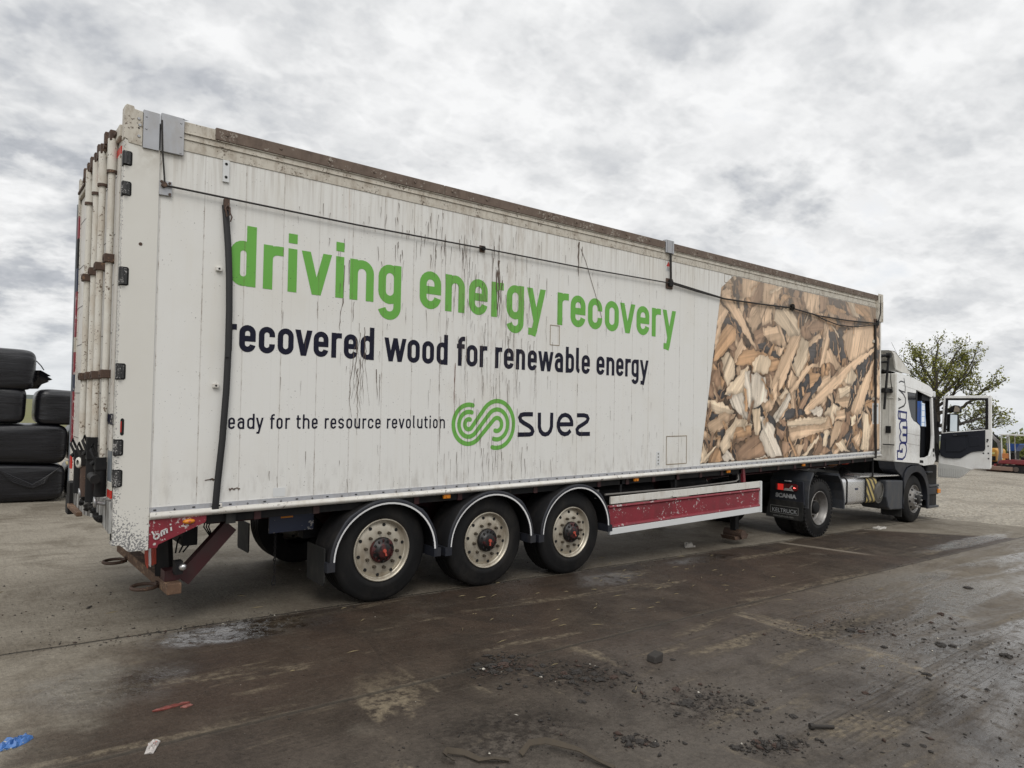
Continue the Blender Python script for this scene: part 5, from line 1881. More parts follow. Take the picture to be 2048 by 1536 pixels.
def build_underframe():
    # main beams, cross members
    for y in (.72, 1.72):
        g = MB()
        pr = [(.9, .74), (1.95, .74), (2.2, .50), (7.2, .52), (8.4, .74), (13.3, .74), (13.3, .94), (.9, .94)]
        g.prism([(x, z) for x, z in pr], 'y', y - .01, y + .01)
        g.prism([(2.2, .48), (7.2, .50), (8.4, .72), (13.3, .72), (13.3, .738), (8.38, .738), (7.18, .518), (2.2, .498)], 'y', y - .07, y + .07)
        g.build('chassis_beam', M['chassis'], T)
    g = MB()
    x = .6
    while x < 13.4:
        g.box(x - .03, x + .03, .05, 2.49, .86, .953)
        x += .55
    g.build('cross_members', M['chassis'], T)
    for a, b_ in ((.06, .10), (2.44, 2.48)):
        g = MB()
        g.box(.3, 13.6, a, b_, .865, .943)
        g.build('side_rave', M['black'], T)
    for x in AX:
        z = gz(x) + .522
        g = MB()
        g.cyl((x, .2, z), (x, 2.34, z), .075, n=14)
        for y in (.62, 1.92):
            g.beam((x - .55, y, z + .16), (x + .15, y, z - .02), .09, .10)
            g.box(x - .62, x - .48, y - .06, y + .06, z + .1, .72)
            g.cyl((x + .3, y, z + .02), (x + .3, y, .84), .13, n=14)
            g.cyl((x - .16, y + (.2 if y < 1 else -.2), z + .18), (x - .42, y + (.2 if y < 1 else -.2), z + .2), .085, n=12)
        g.build('axle', M['black'], T)
        # mudguard
        zc = .385 - .011 * (x - AX[0]) / 1.31
        g = MB()
        n = 26
        v = []
        for i in range(n + 1):
            a = PI * i / n
            ca, sa = math.cos(a), math.sin(a)
            fl = .018 * max(0, 1 - abs(abs(a - PI / 2) - .78) / .12)
            for rx, rz, y in ((.555, .520, -.035), (.552, .518, -.055), (.598 + fl, .566 + fl, -.062), (.606 + fl, .574 + fl, -.050), (.590, .560, .36)):
                v.append((x + rx * ca, y, zc + rz * sa))
        g.add(v, [(i * 5 + k, i * 5 + k + 1, (i + 1) * 5 + k + 1, (i + 1) * 5 + k) for i in range(n) for k in range(4)], 0, True)
        for s in (-1, 1):
            a, b_ = sorted((x + s * .553, x + s * .636))
            g.box(a, b_, -.060, .36, zc - .075, zc + .012)
        for f in range(len(g.f)):
            if f < n * 4 and f % 4 == 3:
                g.mi[f] = 1
        mg = g.build('mudguard', [M['plastic'], M['black']], T)
        g = MB()
        v = []
        for i in range(n + 1):
            a = PI * (i / n) * .985 + .02
            ca, sa = math.cos(a), math.sin(a)
            v += [(x + .556 * ca, -.0585, zc + .521 * sa), (x + .5725 * ca, -.0615, zc + .5385 * sa)]
        g.add(v, [(2 * i, 2 * i + 1, 2 * i + 3, 2 * i + 2) for i in range(n)])
        g.build('edge_trim', M['trim'], mg)
    # the middle guard carries a small badge
    g = MB()
    g.box(3.66, 3.78, -.066, -.0605, .945, .952)
    # mud flaps
    for (y0, y1, z0, z1) in ((.0, .40, .175, .525), (2.14, 2.54, .10, .45)):
        g = MB()
        g.prism([(y0, z1), (y1, z1 + .005), (y1, z0 + .03), (y1 - .02, z0), (y0 + .02, z0), (y0, z0 + .03)], 'x', 1.765, 1.779)
        g.build('mud_flap', M['flap'], T)
    # side guard: white rail, pressed red panel, white rail
    g = MB()
    g.prism([(5.744, .622), (9.325, .607), (9.325, .712), (5.744, .720)], 'y', .02, .05)
    g.build('side_guard_rail', M['white'], T, bevel=.004, seg=1)
    g = MB()
    g.prism([(5.726, .222), (9.325, .205), (9.325, .300), (5.726, .305)], 'y', .015, .05)
    g.build('side_guard_rail', M['plate'], T, bevel=.004, seg=1)
    g = MB()
    g.box(9.327, 9.376, .008, .06, .20, .712)
    g.build('side_guard_end', M['plate'], T, bevel=.004, seg=1)
    g = MB()
    pr = [(.024, .308), (.012, .322), (.020, .345), (.038, .352), (.038, .560), (.024, .572), (.010, .585), (.020, .606), (.05, .606), (.05, .308)]
    v = []
    for x in (5.712, 9.326):
        v += [(x, a, b_ - .004 * (x - 5.7)) for a, b_ in pr]
    n = len(pr)
    g.add(v, [(i, (i + 1) % n, (i + 1) % n + n, i + n) for i in range(n)] + [tuple(range(n - 1, -1, -1)), tuple(range(n, 2 * n))])
    g.build('side_guard_panel', M['red'], T)
    for x in (5.98, 7.16, 8.80):
        g = MB()
        g.box(x - .02, x + .02, .06, .10, .20, .93)
        g.build('side_guard_stay', M['black'], T)
    g = MB()
    g.tube([(5.64, .03, .755), (6.6, .04, .742), (7.156, .03, .732), (8.2, .03, .742), (8.66, .04, .748), (8.76, .06, .77), (8.80, .1, .90)], .013)
    g.tube([(5.55, .1, .70), (5.56, .1, .82)], .03)
    g.build('conduit', pm('grey_pipe', (.16, .15, .14), .6), T)
    g = MB()
    g.beam((8.90, .06, .72), (8.87, .06, .94), .05, .06)
    g.build('brace', M['red'], T)
    # equipment below the floor
    g = MB()
    g.cyl((5.9, .55, .66), (7.1, .55, .66), .16, n=16)
    g.build('air_tank', M['black'], T)
    g = MB()
    g.cyl((7.4, .45, .72), (8.3, .45, .72), .12, n=16)
    g.build('air_tank', M['black'], T)
    g = MB()
    g.box(6.1, 8.3, .95, 1.5, .60, .86)
    g.build('hydraulic_box', M['black'], T)
    # legs
    for y in (.38, 2.1):
        g = MB()
        x = 9.16
        g.box(x - .075, x + .075, y - .07, y + .07, .18, .86)
        g.box(x - .055, x + .055, y - .05, y + .05, -.14, .18)
        lg = g.build('landing_leg', M['black'], T, bevel=.006, seg=1)
        g = MB()
        g.cyl((x, y - .17, -.175), (x, y + .17, -.175), .075, n=16)
        g.prism([(x - .21, -.19), (x - .16, -.26), (x + .16, -.26), (x + .21, -.19), (x + .16, -.205), (x - .16, -.205)], 'y', y - .13, y + .13)
        g.build('foot', M['dkrust'], lg)
    g = MB()
    g.cyl((9.16, .3, .55), (9.16, 2.0, .55), .025, n=8)
    g.box(8.95, 9.35, .30, .44, .80, .93)
    g.build('leg_gear', M['black'], T)
    # rear end: red side plate with raised letters, lamp, under-run bar with its struts
    g = MB()
    g.prism([(.2615, .715), (.325, .712), (.335, .738), (.69, .882), (.70, .90), (.70, .943), (.2615, .943)], 'y', -.006, .02)
    pl = g.build('rear_side_plate', M['redworn'], T, bevel=.002, seg=1)
    g = MB()
    for s in ([(.284, .850), (.306, .812)], [(.301, .822), (.300, .795), (.318, .786), (.336, .800), (.334, .826), (.312, .826)],
              [(.356, .805), (.352, .842), (.372, .852)], [(.376, .816), (.372, .852)], [(.372, .85), (.392, .862), (.397, .826)],
              [(.428, .842), (.424, .872)], [(.421, .888), (.4205, .899)]):
        for a, b_ in zip(s, s[1:]):
            g.beam((a[0], -.010, a[1]), (b_[0], -.010, b_[1]), .008, .0125)
    g.build('raised_lettering', M['cable'], pl)
    g = MB()
    g.lathe([(.0, .026), (.022, .022), (.034, .010), (.036, 0)], (.562, -.006, .905), (0, -1, 0), 20)
    g.v = [(.562 + (x - .562) * 1.35, y, .905 + (z - .905) * .62) for x, y, z in g.v]
    lm = g.build('side_lamp', M['amber'], T)
    g = MB()
    g.lathe([(.0, .0285), (.008, .0275), (.010, .024)], (.562, -.006, .905), (0, -1, 0), 14)
    g.build('lamp_centre', M['hubcap'], lm)
    for x, z in ((3.149, .918), (6.229, .918), (8.406, .918), (10.72, .915)):
        g = MB()
        g.box(x - .045, x + .045, -.002, .03, z - .022, z + .022)
        g.cyl((x, -.002, z), (x, -.012, z), .016, n=10)
        g.build('side_lamp', M['amber'], T, bevel=.008)
    g = MB()
    g.prism([(.12, .37), (2.42, .33), (2.42, .235), (.12, .28)], 'x', .440, .552)
    ub = g.build('underrun_bar', M['rust'], T, bevel=.006)
    g = MB()
    for y in (.30, 2.22):
        g = MB()
        g.beam((.97, y, .80), (.57, y, .37), .09, .085)
        g.beam((.98, y - .06, .79), (.585, y - .06, .36), .012, .125)
        g.box(.44, .56, y - .07, y + .07, .372, .46)
        g.build('underrun_strut', M['strut'], T)
        g = MB()
        g.beam((.50, y + .2, .37), (.47, y + .22, .93), .10, .12)
        g.build('underrun_hanger', M['black'], T)
    g = MB()
    g.lathe([(.0, .022), (.020, .018), (.030, .0), (.03, -.04)], (.56, .12, .50), (.3, -1, .2), 14)
    g.box(.50, .56, .13, .22, .44, .55, 1)
    g.build('rear_lamp', [M['chrome'], M['black']], T)
    for y, z in ((.45, .30), (1.86, .25)):
        g = MB()
        g.tube([(.33 + .10 * math.cos(2 * PI * i / 20), y + .10 * math.sin(2 * PI * i / 20), z) for i in range(20)], .016, 8, closed=True)
        g.box(.42, .44, y - .03, y + .03, z - .02, z + .03)
        g.build('towing_ring', M['dkrust'], T)
    # straps tucked behind the plate and cables
    for k, (y, c) in enumerate(((.16, 'hubcap'), (.20, 'trim'), (.24, 'hubcap'), (.28, 'hubcap'))):
        g = MB()
        x = .285 + .028 * k
        g.tube([(x, y, .75), (x - .002, y, .64), (x + .004, y, .56 - .012 * k), (x + .010, y, .52)], [.012, .015, .013, .004], 8)
        g.build('webbing_end', M[c], T)
    g = MB()
    for k in range(3):
        g.tube([(.62 + .03 * k, .5, .86), (.66 + .05 * k, .52, .74), (.60 + .07 * k, .5, .66), (.58 + .03 * k, .48, .55)], .007, 6)
    for k in range(3):
        g.tube([(.80 + .03 * k, .36, .88), (.78 + .02 * k, .36, .78), (.83 + .01 * k, .36, .70)], .006, 6)
    g.build('cable', M['black'], T)
    g = MB()
    g.box(.62, .74, .40, 2.1, .62, .88)
    g.box(.44, .99, .20, .30, .84, .943)
    g.box(.30, 1.1, .12, .20, .90, .943)
    g.build('rear_frame', M['black'], T)
    g = MB()
    g.box(.87, .95, .02, .04, .85, .935)
    g.build('grey_box', M['flap'], T)
    # chain
    g = MB()
    for i in range(16):
        z = .70 - i * .028
        pts = []
        for k in range(10):
            t = 2 * PI * k / 10
            a, b_ = .010 * math.cos(t), .021 * math.sin(t)
            pts.append((1.45 + (a if i % 2 else 0), .42 + (0 if i % 2 else a), z + b_))
        g.tube(pts, .0045, 5, closed=True)
    g.tube([(1.44, .42, .235), (1.425, .42, .17), (1.43, .42, .15), (1.455, .42, .15), (1.46, .42, .17), (1.45, .42, .24)], .007, 6)
    g.build('chain', M['black'], T)
    g = MB()
    g.box(1.36, 1.80, .34, .36, .66, .86)
    g.box(1.47, 1.59, .336, .34, .795, .812, 1)
    g.build('control_box', [M['navypaint'], M['amber']], T, bevel=.02)


build_underframe()


# ------------------------------------------------------------------ tractor unit
TB = Vector((14.0, 1.25, 0.0))
K = empty('tractor_unit', TB)
tag(K, 'white tractor unit with blue side lettering and its driver door swung wide open', 'truck')
KO = -TB


def kb(g, name, mat, bevel=0.0, parent=None, **kw):
    return g.build(name, mat, parent or K, bevel=bevel, loc=KO if parent is None else None, **kw)


def kwheel(x, y, z, style, w, far=False, spin=0.0):
    return wheel(K, (x - TB.x, y - TB.y, z), style, .525, w, far, spin)


kwheel(11.37, .05, .525, 'drive', .30)
kwheel(11.37, 2.45, .525, 'drive', .30, True, .3)
kwheel(15.72, .07, .525, 'steer', .33)
kwheel(15.72, 2.43, .525, 'steer', .33, True, .4)
for y in (.40, 1.78):
    g = MB()
    g.lathe([(.29, 0), (.42, .012), (.50, .0), (.525, -.04), (.525, -.25), (.50, -.29), (.42, -.30), (.29, -.29)], (11.37, y, .525), (0, -1, 0), 40)
    kb(g, 'inner_tyre', M['tyre'])


def build_tractor_base():
    g = MB()
    for y in (.86, 1.56):
        g.box(10.2, 16.9, y, y + .08, .64, .92)
    for x in (10.4, 11.9, 12.9, 13.8, 14.8):
        g.box(x - .06, x + .06, .94, 1.56, .68, .90)
    g.cyl((11.37, .7, .525), (11.37, 1.8, .525), .10, n=14)
    lathe_c = (11.37, 1.25, .525)
    g.cyl((11.37, 1.1, .525), (11.37, 1.4, .525), .24, n=18)
    g.cyl((15.72, .45, .50), (15.72, 2.05, .50), .07, n=12)
    g.box(15.0, 16.9, .75, 1.75, .45, 1.3)
    kb(g, 'chassis', M['black'])
    g = MB()
    g.prism([(10.9, .80), (11.2, .55), (11.9, .55), (12.1, .80), (12.1, 1.70), (11.9, 1.95), (11.2, 1.95), (10.9, 1.70)], 'z', 1.06, 1.15)
    g.box(11.2, 11.9, .8, 1.7, .92, 1.06)
    kb(g, 'fifth_wheel', M['black'], .01)
    # quarter fenders of the driven axle
    for y0, y1, sg in ((-.03, .72, 1), (1.78, 2.53, -1)):
        for pts in ([(10.795, .56), (10.79, .72), (10.805, .88), (10.85, 1.04), (10.965, 1.19)], [(12.20, .48), (12.19, .66), (12.15, .84), (12.07, 1.01), (11.93, 1.15)]):
            g = MB()
            cx, cz = 11.37, .525
            inn = [(cx + (x - cx) * .945, cz + (z - cz) * .945) for x, z in pts]
            n = len(pts)
            v = []
            yi = y1 if pts[0][0] < 11.4 else (y0 + .42 if sg > 0 else y1)
            for (x, z), (a, b_) in zip(pts, inn):
                v += [(x, y0, z), (x, yi, z), (a, yi, b_), (a, y0, b_)]
            fs = [(0, 1, 2, 3), (4 * n - 1, 4 * n - 2, 4 * n - 3, 4 * n - 4)]
            for i in range(n - 1):
                for k in range(4):
                    fs.append((i * 4 + k, i * 4 + (k + 1) % 4, (i + 1) * 4 + (k + 1) % 4, (i + 1) * 4 + k))
            g.add(v, fs)
            kb(g, 'wheel_fender', M['plasticlight'], .006)
    # rear flap and lamp carrier
    for y0, y1 in ((.02, .735), (1.765, 2.48)):
        near = y0 < 1
        g = MB()
        g.prism([(y0 - .01, .60), (y1 - .06, .60), (y1 - .06, 1.02), (y0 + .02, 1.02)], 'x', 10.735, 10.785)
        kb(g, 'lamp_carrier', M['plastic'], .01)
        g = MB()
        g.prism([(y0, .655), (y0, .335), (y0 + .02, .318), (y1, .330), (y1 - .02, .46), (y1 - .06, .655)], 'x', 10.715, 10.733)
        fl = kb(g, 'mud_flap', M['flap'], .004)
        if near:
            for k, (t, y, z, s, sx, mt) in enumerate((('KELTRUCK', .612, .436, .098, 1.0, 'greytext'), ('www.keltruck.com', .585, .352, .052, .98, 'dimtext'))):
                Mx = Matrix(((0, 0, -1, 10.7125), (-1, 0, 0, y), (0, 1, 0, z), (0, 0, 0, 1)))
                font_mesh('flap_lettering', t, M[mt], Mx, s, fl, sx)
            f = MB()
            a, b_, z0, z1, w = .645, .105, .412, .548, .006
            for (p, q, r_, s_) in ((b_, a, z0, z0 + w), (b_, a, z1 - w, z1), (a - w, a, z0 + w, z1 - w), (b_, b_ + w, z0 + w, z1 - w)):
                f.box(10.711, 10.715, p, q, r_, s_)
            f.build('flap_border', M['dimtext'], fl)
            Mx = Matrix(((0, 0, -1, 10.733), (-1, 0, 0, .557), (0, 1, 0, .705), (0, 0, 0, 1)))
            o = font_mesh('maker_lettering', 'SCANIA', M['greytext'], Mx, .098, K, 1.13, bold=.006)
            o.location = KO
        s = 0 if near else 1.80
        g = MB()
        y0l, y1l = .127 + s, .552 + s
        g.prism([(y0l, .86), (y0l + .03, .838), (y1l, .832), (y1l, .958), (y0l + .04, .965), (y0l, .94)], 'x', 10.70, 10.734)
        la = kb(g, 'tail_lamp', M['reddark'], .008)
        g = MB()
        g.box(10.694, 10.6995, .392 + s, .500 + s, .838, .948)
        g.build('lit_lens', M['lit_red_lens'] if near else M['reddark'], la)
        g = MB()
        g.lathe([(0, .004), (.010, .003), (.013, 0)], (10.699, .188 + s, .895), (-1, 0, 0), 10)
        g.lathe([(0, .004), (.006, .003), (.007, 0)], (10.699, .160 + s, .893), (-1, 0, 0), 10)
        g.build('lit_bulb', M['lit_red_bulb'] if near else M['reddark'], la)
        g = MB()
        for pp in ([(.385, .836), (.385, .850), (.36, .880), (.30, .880), (.275, .862), (.205, .836)], [(.29, .872), (.235, .935), (.205, .935), (.265, .868)], [(.262, .872), (.245, .886), (.195, .835), (.205, .832), (.22, .834)]):
            g.prism([(a + s, b_) for a, b_ in pp], 'x', 10.696, 10.6995)
        g.build('clear_lens', pm('clear_grey_lens', (.42, .42, .40), .25), la)
    g = MB()
    g.box(10.70, 10.74, .26, .38, 1.00, 1.018)
    kb(g, 'number_lamp', M['plate'], .003)
    # fuel tank, its straps and striped end
    def rbox(x0, x1, mat, name, grow=0.0, parent=None):
        g = MB()
        y0, y1, z0, z1, r = .12 - grow, .78 + grow, .505 - grow, 1.045 + grow, .085 + grow
        pr = arc(y0 + r, z1 - r, r, r, 90, 180, 6) + arc(y0 + r, z0 + r, r, r, 180, 270, 6) + arc(y1 - r, z0 + r, r, r, 270, 360, 6) + arc(y1 - r, z1 - r, r, r, 0, 90, 6)
        g.prism(pr, 'x', x0, x1)
        for i in range(len(g.f)):
            g.sm[i] = len(g.f[i]) == 4
        return kb(g, name, mat, .006) if parent is None else g.build(name, mat, parent)
    tank = rbox(12.25, 13.42, M['chrome'], 'fuel_tank')
    rbox(13.422, 13.93, M['stripes'], 'striped_tank_end', -.004)
    for x in (12.58, 13.40):
        rbox(x - .028, x + .028, M['black'], 'tank_strap', .008, tank)
    g = MB()
    g.box(12.93, 13.06, .1165, .12, .80, .84)
    g.build('tank_label', M['navypaint'], tank)
    g = MB()
    g.box(13.1, 15.02, .10, .60, 1.047, 1.075)
    kb(g, 'catwalk_edge', M['chrome'], .005)
    g = MB()
    for k in range(5):
        g.beam((12.75 + .1 * k, .35, 1.05 + .02 * k), (13.15 + .03 * k, .5, 1.20), .05, .04)
    g.beam((13.62, .08, 1.05), (13.55, .06, 1.75), .03, .04)
    g.box(12.3, 14.6, .7, 1.75, .93, 1.06)
    kb(g, 'catwalk', M['black'])
    g = MB()
    g.cyl((14.02, .12, .72), (14.02, .72, .72), .225, n=24)
    g.cyl((14.02, .118, .72), (14.02, .10, .72), .20, .15, n=24)
    g.tube([(14.0, .09, .6), (14.12, .09, .66), (14.16, .09, .8), (14.1, .09, .9)], .012, 6)
    kb(g, 'air_reservoir', pm('grimy_reservoir', (.10, .095, .085), .5, metal=.4, var=.3, nscale=10))
    # side box ahead of the steer axle, and its flap
    g = MB()
    g.prism([(14.22, .955), (14.24, .97), (15.05, .955), (15.05, .345), (14.98, .33), (14.42, .345), (14.33, .40), (14.22, .62)], 'y', .05, .62)
    kb(g, 'side_locker', M['plasticlight'], .03, seg=3)
    g = MB()
    g.prism([(.05, .36), (.48, .36), (.48, .19), (.45, .17), (.05, .165)], 'x', 15.0, 15.015)
    kb(g, 'mud_flap', M['flap'])
    # wheel arch of the steer axle
    g = MB()
    outer = [(15.075, .34), (15.07, .94), (15.12, 1.10), (15.27, 1.215), (15.52, 1.27), (15.85, 1.272), (16.12, 1.215), (16.33, 1.06), (16.46, .82), (16.505, .55), (16.505, .28), (16.40, .28)]
    inner = [(15.72 + .665 * math.cos(R(a)), .53 + .60 * math.sin(R(a))) for a in range(-5, 186, 10)]
    inner = [(min(x, 16.395), z) for x, z in inner]
    g.prism(outer + inner + [(15.10, .34)], 'y', .035, .075)
    v = []
    for x, z in inner:
        v += [(x, .06, z), (x, .5, z)]
    g.add(v, [(2 * i, 2 * i + 1, 2 * i + 3, 2 * i + 2) for i in range(len(inner) - 1)], 0, True)
    kb(g, 'wheel_arch', M['plastic'], .008)
    g = MB()
    g.prism([(14.62, 1.355), (14.70, 1.20), (15.0, 1.06), (15.068, 1.0), (15.115, 1.115), (15.265, 1.23), (15.52, 1.284), (15.85, 1.286), (16.1, 1.235), (16.1, 1.30), (15.9, 1.312), (14.62, 1.358)], 'y', .07, .4)
    kb(g, 'arch_panel', M['plastic'], .008)
    # steps and front corner
    g = MB()
    g.box(16.52, 17.12, .10, .6, .30, 1.28)
    kb(g, 'step_well', M['black'], .03)
    for x0, x1, z0, z1 in ((16.42, 16.72, 1.095, 1.13), (16.505, 17.10, .77, .82), (16.505, 17.10, .28, .335)):
        g = MB()
        g.box(x0, x1, .045, .5, z0, z1)
        kb(g, 'step', M['plasticlight'], .01)
    g = MB()
    g.box(16.52, 17.14, .06, .5, .585, .765)
    kb(g, 'bumper_end', M['plastic'], .03, seg=3)
    g = MB()
    g.box(17.02, 17.165, .03, .07, .615, .715)
    kb(g, 'corner_lamp', M['amber'], .012)
    g = MB()
    g.prism([(16.9, .30), (17.2, .30), (17.25, .5), (17.25, 1.25), (16.9, 1.25)], 'y', .2, 2.3)
    kb(g, 'front_bumper', M['plastic'], .04)
    # coiled air lines behind the cab
    for (p0, p1, mt) in (((12.98, .72, 1.30), (13.42, .72, 1.34), 'hoseyellow'), ((13.25, .85, 1.36), (13.75, .85, 1.36), 'hosered'), ((13.78, .80, 1.33), (14.20, .80, 1.40), 'hosered')):
        g = MB()
        p0, p1 = Vector(p0), Vector(p1)
        pts = []
        N = 150
        for i in range(N + 1):
            t = i / N
            q = p0.lerp(p1, t)
            a = 2 * PI * 13 * t
            sag = -.05 * math.sin(PI * t)
            pts.append(q + Vector((0.012 * math.sin(a), .065 * math.cos(a), .065 * math.sin(a) + sag)))
        g.tube(pts, .009, 5)
        kb(g, 'air_line', M[mt])


build_tractor_base()


def build_cab():
    win = [(15.21, 2.885), (15.665, 2.88), (15.70, 2.255), (15.57, 2.275), (15.44, 2.36), (15.32, 2.56), (15.24, 2.74)]
    side = [(14.62, 1.362), (15.895, 1.317), (15.932, 1.355), (15.945, 2.10), (15.915, 2.17), (15.70, 2.245), (15.57, 2.265), (15.432, 2.35), (15.31, 2.552), (15.23, 2.735), (15.20, 2.892), (15.668, 2.888), (15.68, 2.965),
            (16.58, 2.845), (16.67, 2.90), (16.665, 2.97), (16.60, 3.05), (16.42, 3.11), (15.80, 3.19), (15.2, 3.255), (14.80, 3.278), (14.62, 3.27)]
    side = side[::-1]
    for near in (True, False):
        g = MB()
        y0, y1 = (.05, .085) if near else (2.415, 2.45)
        if near:
            g.prism(side, 'y', y0, y1)
        else:
            g.prism([(14.62, 1.36), (16.95, 1.30), (17.08, 2.10), (14.62, 2.15)], 'y', y0, y1)
            g.prism([(14.62, 2.1505), (15.9, 2.142), (15.9, 2.9), (14.62, 2.9)], 'y', y0, y1)
            g.prism([(14.62, 2.9005), (16.66, 2.9005), (16.60, 3.05), (16.42, 3.11), (15.80, 3.19), (15.2, 3.255), (14.80, 3.278), (14.62, 3.27)], 'y', y0, y1)
            g.prism([(16.52, 2.9), (16.66, 2.9), (17.08, 2.1005), (16.9, 2.105)], 'y', y0, y1)
        kb(g, 'side_shell', M['cabwhite'], .006, seg=2)
    # pressed lines in the side
    g = MB()
    for z0, z1 in ((1.985, 1.945), (1.76, 1.72)):
        g.beam((15.22, .0495, z0), (15.93, .0495, z1), .003, .010)
    g.beam((14.95, .0495, 3.02), (16.50, .0495, 2.91), .003, .008)
    kb(g, 'body_crease', pm('crease_line', (.40, .39, .37), .4))
    g = MB()
    g.prism(win, 'y', .058, .072)
    kb(g, 'rear_side_window', M['dark_glass'])
    g = MB()
    g.prism([(15.67, 2.886), (15.70, 2.25), (15.935, 2.16), (15.93, 2.10), (15.95, 2.10), (15.955, 2.17), (15.775, 2.26), (15.765, 2.95), (15.685, 2.96)], 'y', .055, .10)
    kb(g, 'door_pillar', M['interior'])
    # door frame in front
    inn = [(15.95, 1.445), (16.33, 1.45), (16.55, 1.50), (16.655, 1.66), (16.69, 1.95), (16.585, 2.82)]
    out = [(16.665, 2.85), (16.79, 1.95), (16.80, 1.62), (16.86, 1.50), (16.90, 1.40), (16.76, 1.285), (16.2, 1.262), (15.935, 1.30)]
    g = MB()
    g.prism(inn + out, 'y', .055, .10)
    kb(g, 'door_frame', M['cabwhite'], .006)
    g = MB()
    for x, z, a, b_ in ((16.74, 1.62, .035, .04), (16.77, 1.50, .02, .025), (16.03, 1.36, .07, .03), (16.13, 1.35, .02, .03)):
        g.box(x - a, x + a, .05, .056, z - b_, z + b_)
    kb(g, 'striker', M['black'])
    g = MB()
    g.prism([(16.67, 2.90), (16.80, 2.1), (16.81, 1.63), (16.91, 1.41), (17.0, 1.36), (17.14, 1.42), (17.13, 2.05), (16.75, 2.87)], 'y', .065, .24)
    kb(g, 'front_pillar', M['black'], .01)
    # rear wall, roof, floor
    g = MB()
    g.box(14.60, 14.655, .05, 2.45, 1.36, 3.262)
    kb(g, 'rear_wall', M['cabrear'], .025, seg=3)
    g = MB()
    for z in (2.72, 2.95):
        g.box(14.585, 14.60, .10, 2.40, z, z + .02)
    for y in (.16, .30, .48, .75, 1.1, 1.5, 1.9, 2.2):
        g.box(14.592, 14.60, y, y + .02, 1.5, 2.7)
    kb(g, 'wall_rib', M['cabrear'])
    roof = [(14.66, 3.27), (14.80, 3.28), (15.2, 3.257), (15.80, 3.192), (16.42, 3.112), (16.60, 3.052), (16.665, 2.965)]
    n = len(roof)
    v = []
    ys = [(.052, -.03), (.075, .0), (.15, .035), (.4, .06), (1.25, .075), (2.1, .06), (2.35, .035), (2.425, .0), (2.448, -.03)]
    for x, z in roof:
        for y, dz in ys:
            v.append((x, y, z + dz))
    m_ = len(ys)
    g = MB()
    g.add(v, [(i * m_ + k, i * m_ + k + 1, (i + 1) * m_ + k + 1, (i + 1) * m_ + k) for i in range(n - 1) for k in range(m_ - 1)], 0, True)
    kb(g, 'roof', M['cabwhite'])
    g = MB()
    g.box(14.66, 17.05, .10, 2.41, 1.36, 1.42)
    g.box(14.66, 16.5, .10, 2.41, 3.10, 3.14)
    g.box(14.66, 14.70, .10, 2.41, 1.42, 3.10)
    g.box(14.70, 16.9, 2.38, 2.41, 1.42, 2.1)
    g.box(16.55, 17.02, .245, 2.38, 1.42, 2.17)
    g.box(16.15, 16.62, .10, 2.38, 2.76, 2.90)
    kb(g, 'cab_lining', M['interior'])
    g = MB()
    g.box(15.42, 15.95, .35, .85, 1.80, 1.98)
    g.box(15.36, 15.52, .35, .85, 1.95, 2.65)
    g.box(15.45, 15.9, .4, .8, 1.42, 1.80)
    g.box(15.42, 15.95, 1.6, 2.1, 1.80, 1.98)
    g.box(15.36, 15.52, 1.6, 2.1, 1.95, 2.65)
    kb(g, 'seat', M['interior'], .04)
    g = MB()
    c = Vector((16.40, .62, 2.06))
    ax1, ax2 = Vector((0, 1, 0)), Vector((.45, 0, .89))
    g.tube([c + ax1 * .22 * math.cos(2 * PI * i / 20) + ax2 * .22 * math.sin(2 * PI * i / 20) for i in range(20)], .016, 6, closed=True)
    g.cyl(c, c + Vector((.25, 0, -.2)), .03)
    g.tube([c - ax1 * .21, c, c + ax1 * .21], .014, 6)
    kb(g, 'steering_wheel', M['black'])
    # front: screen, white nose, grille
    g = MB()
    g.prism([(17.02, 1.25), (17.20, 1.25), (17.19, 1.9), (17.12, 2.12), (17.02, 2.12)], 'y', .24, 2.42)
    kb(g, 'front_panel', M['cabwhite'], .03)
    g = MB()
    g.box(17.19, 17.215, .5, 2.0, 1.3, 1.85)
    kb(g, 'grille', M['black'])
    g = MB()
    g.add([(17.08, .245, 2.12), (17.08, 2.40, 2.12), (16.70, 2.36, 2.90), (16.70, .245, 2.90)], [(0, 1, 2, 3)])
    kb(g, 'windscreen', M['clear_glass'])
    g = MB()
    g.prism([(16.62, 2.90), (16.72, 2.88), (17.0, 2.80), (17.02, 2.86), (16.72, 3.0), (16.62, 3.02)], 'y', .10, 2.40)
    kb(g, 'sun_visor', M['black'], .01)
    g = MB()
    g.box(16.70, 16.80, .04, .10, 2.86, 3.0)
    kb(g, 'marker_lamp', M['plate'], .02)
    # signwriting running up the side behind the door
    S = dict(b=[(14697, 1590), (14703, 1423), (14968, 1415), (15102, 1472), (15173, 1600), (15147, 1714), (15072, 1762), (14925, 1772), (14825, 1745), (14794, 1682), (14791, 1591), (14697, 1590)],
             bi=[(14825, 1581), (14943, 1584), (14941, 1648)],
             m=[(15165, 1778), (14911, 1774), (14821, 1836), (14797, 1920), (14861, 2006), (14789, 2089), (14786, 2173), (14847, 2238), (15137, 2262)],
             m2=[(15165, 1778), (15172, 1942), (14945, 1944)], m3=[(15172, 1942), (15172, 2106), (14938, 2107)], m4=[(15172, 2106), (15144, 2262)],
             i=[(14821, 2284), (15123, 2272), (15140, 2434), (14787, 2447), (14713, 2448), (14697, 2366), (14720, 2294), (14821, 2284)], i2=[(14787, 2446), (14808, 2286)])
    g = MB()
    for k, (nm, p) in enumerate(S.items()):
        g.ribbon([(a / 1000 + .03, b_ / 1000) for a, b_ in p], .044 if nm not in ('bi', 'm2', 'm3') else .06, .0485 - .0003 * k)
    kb(g, 'side_lettering', M['bluepaint'])
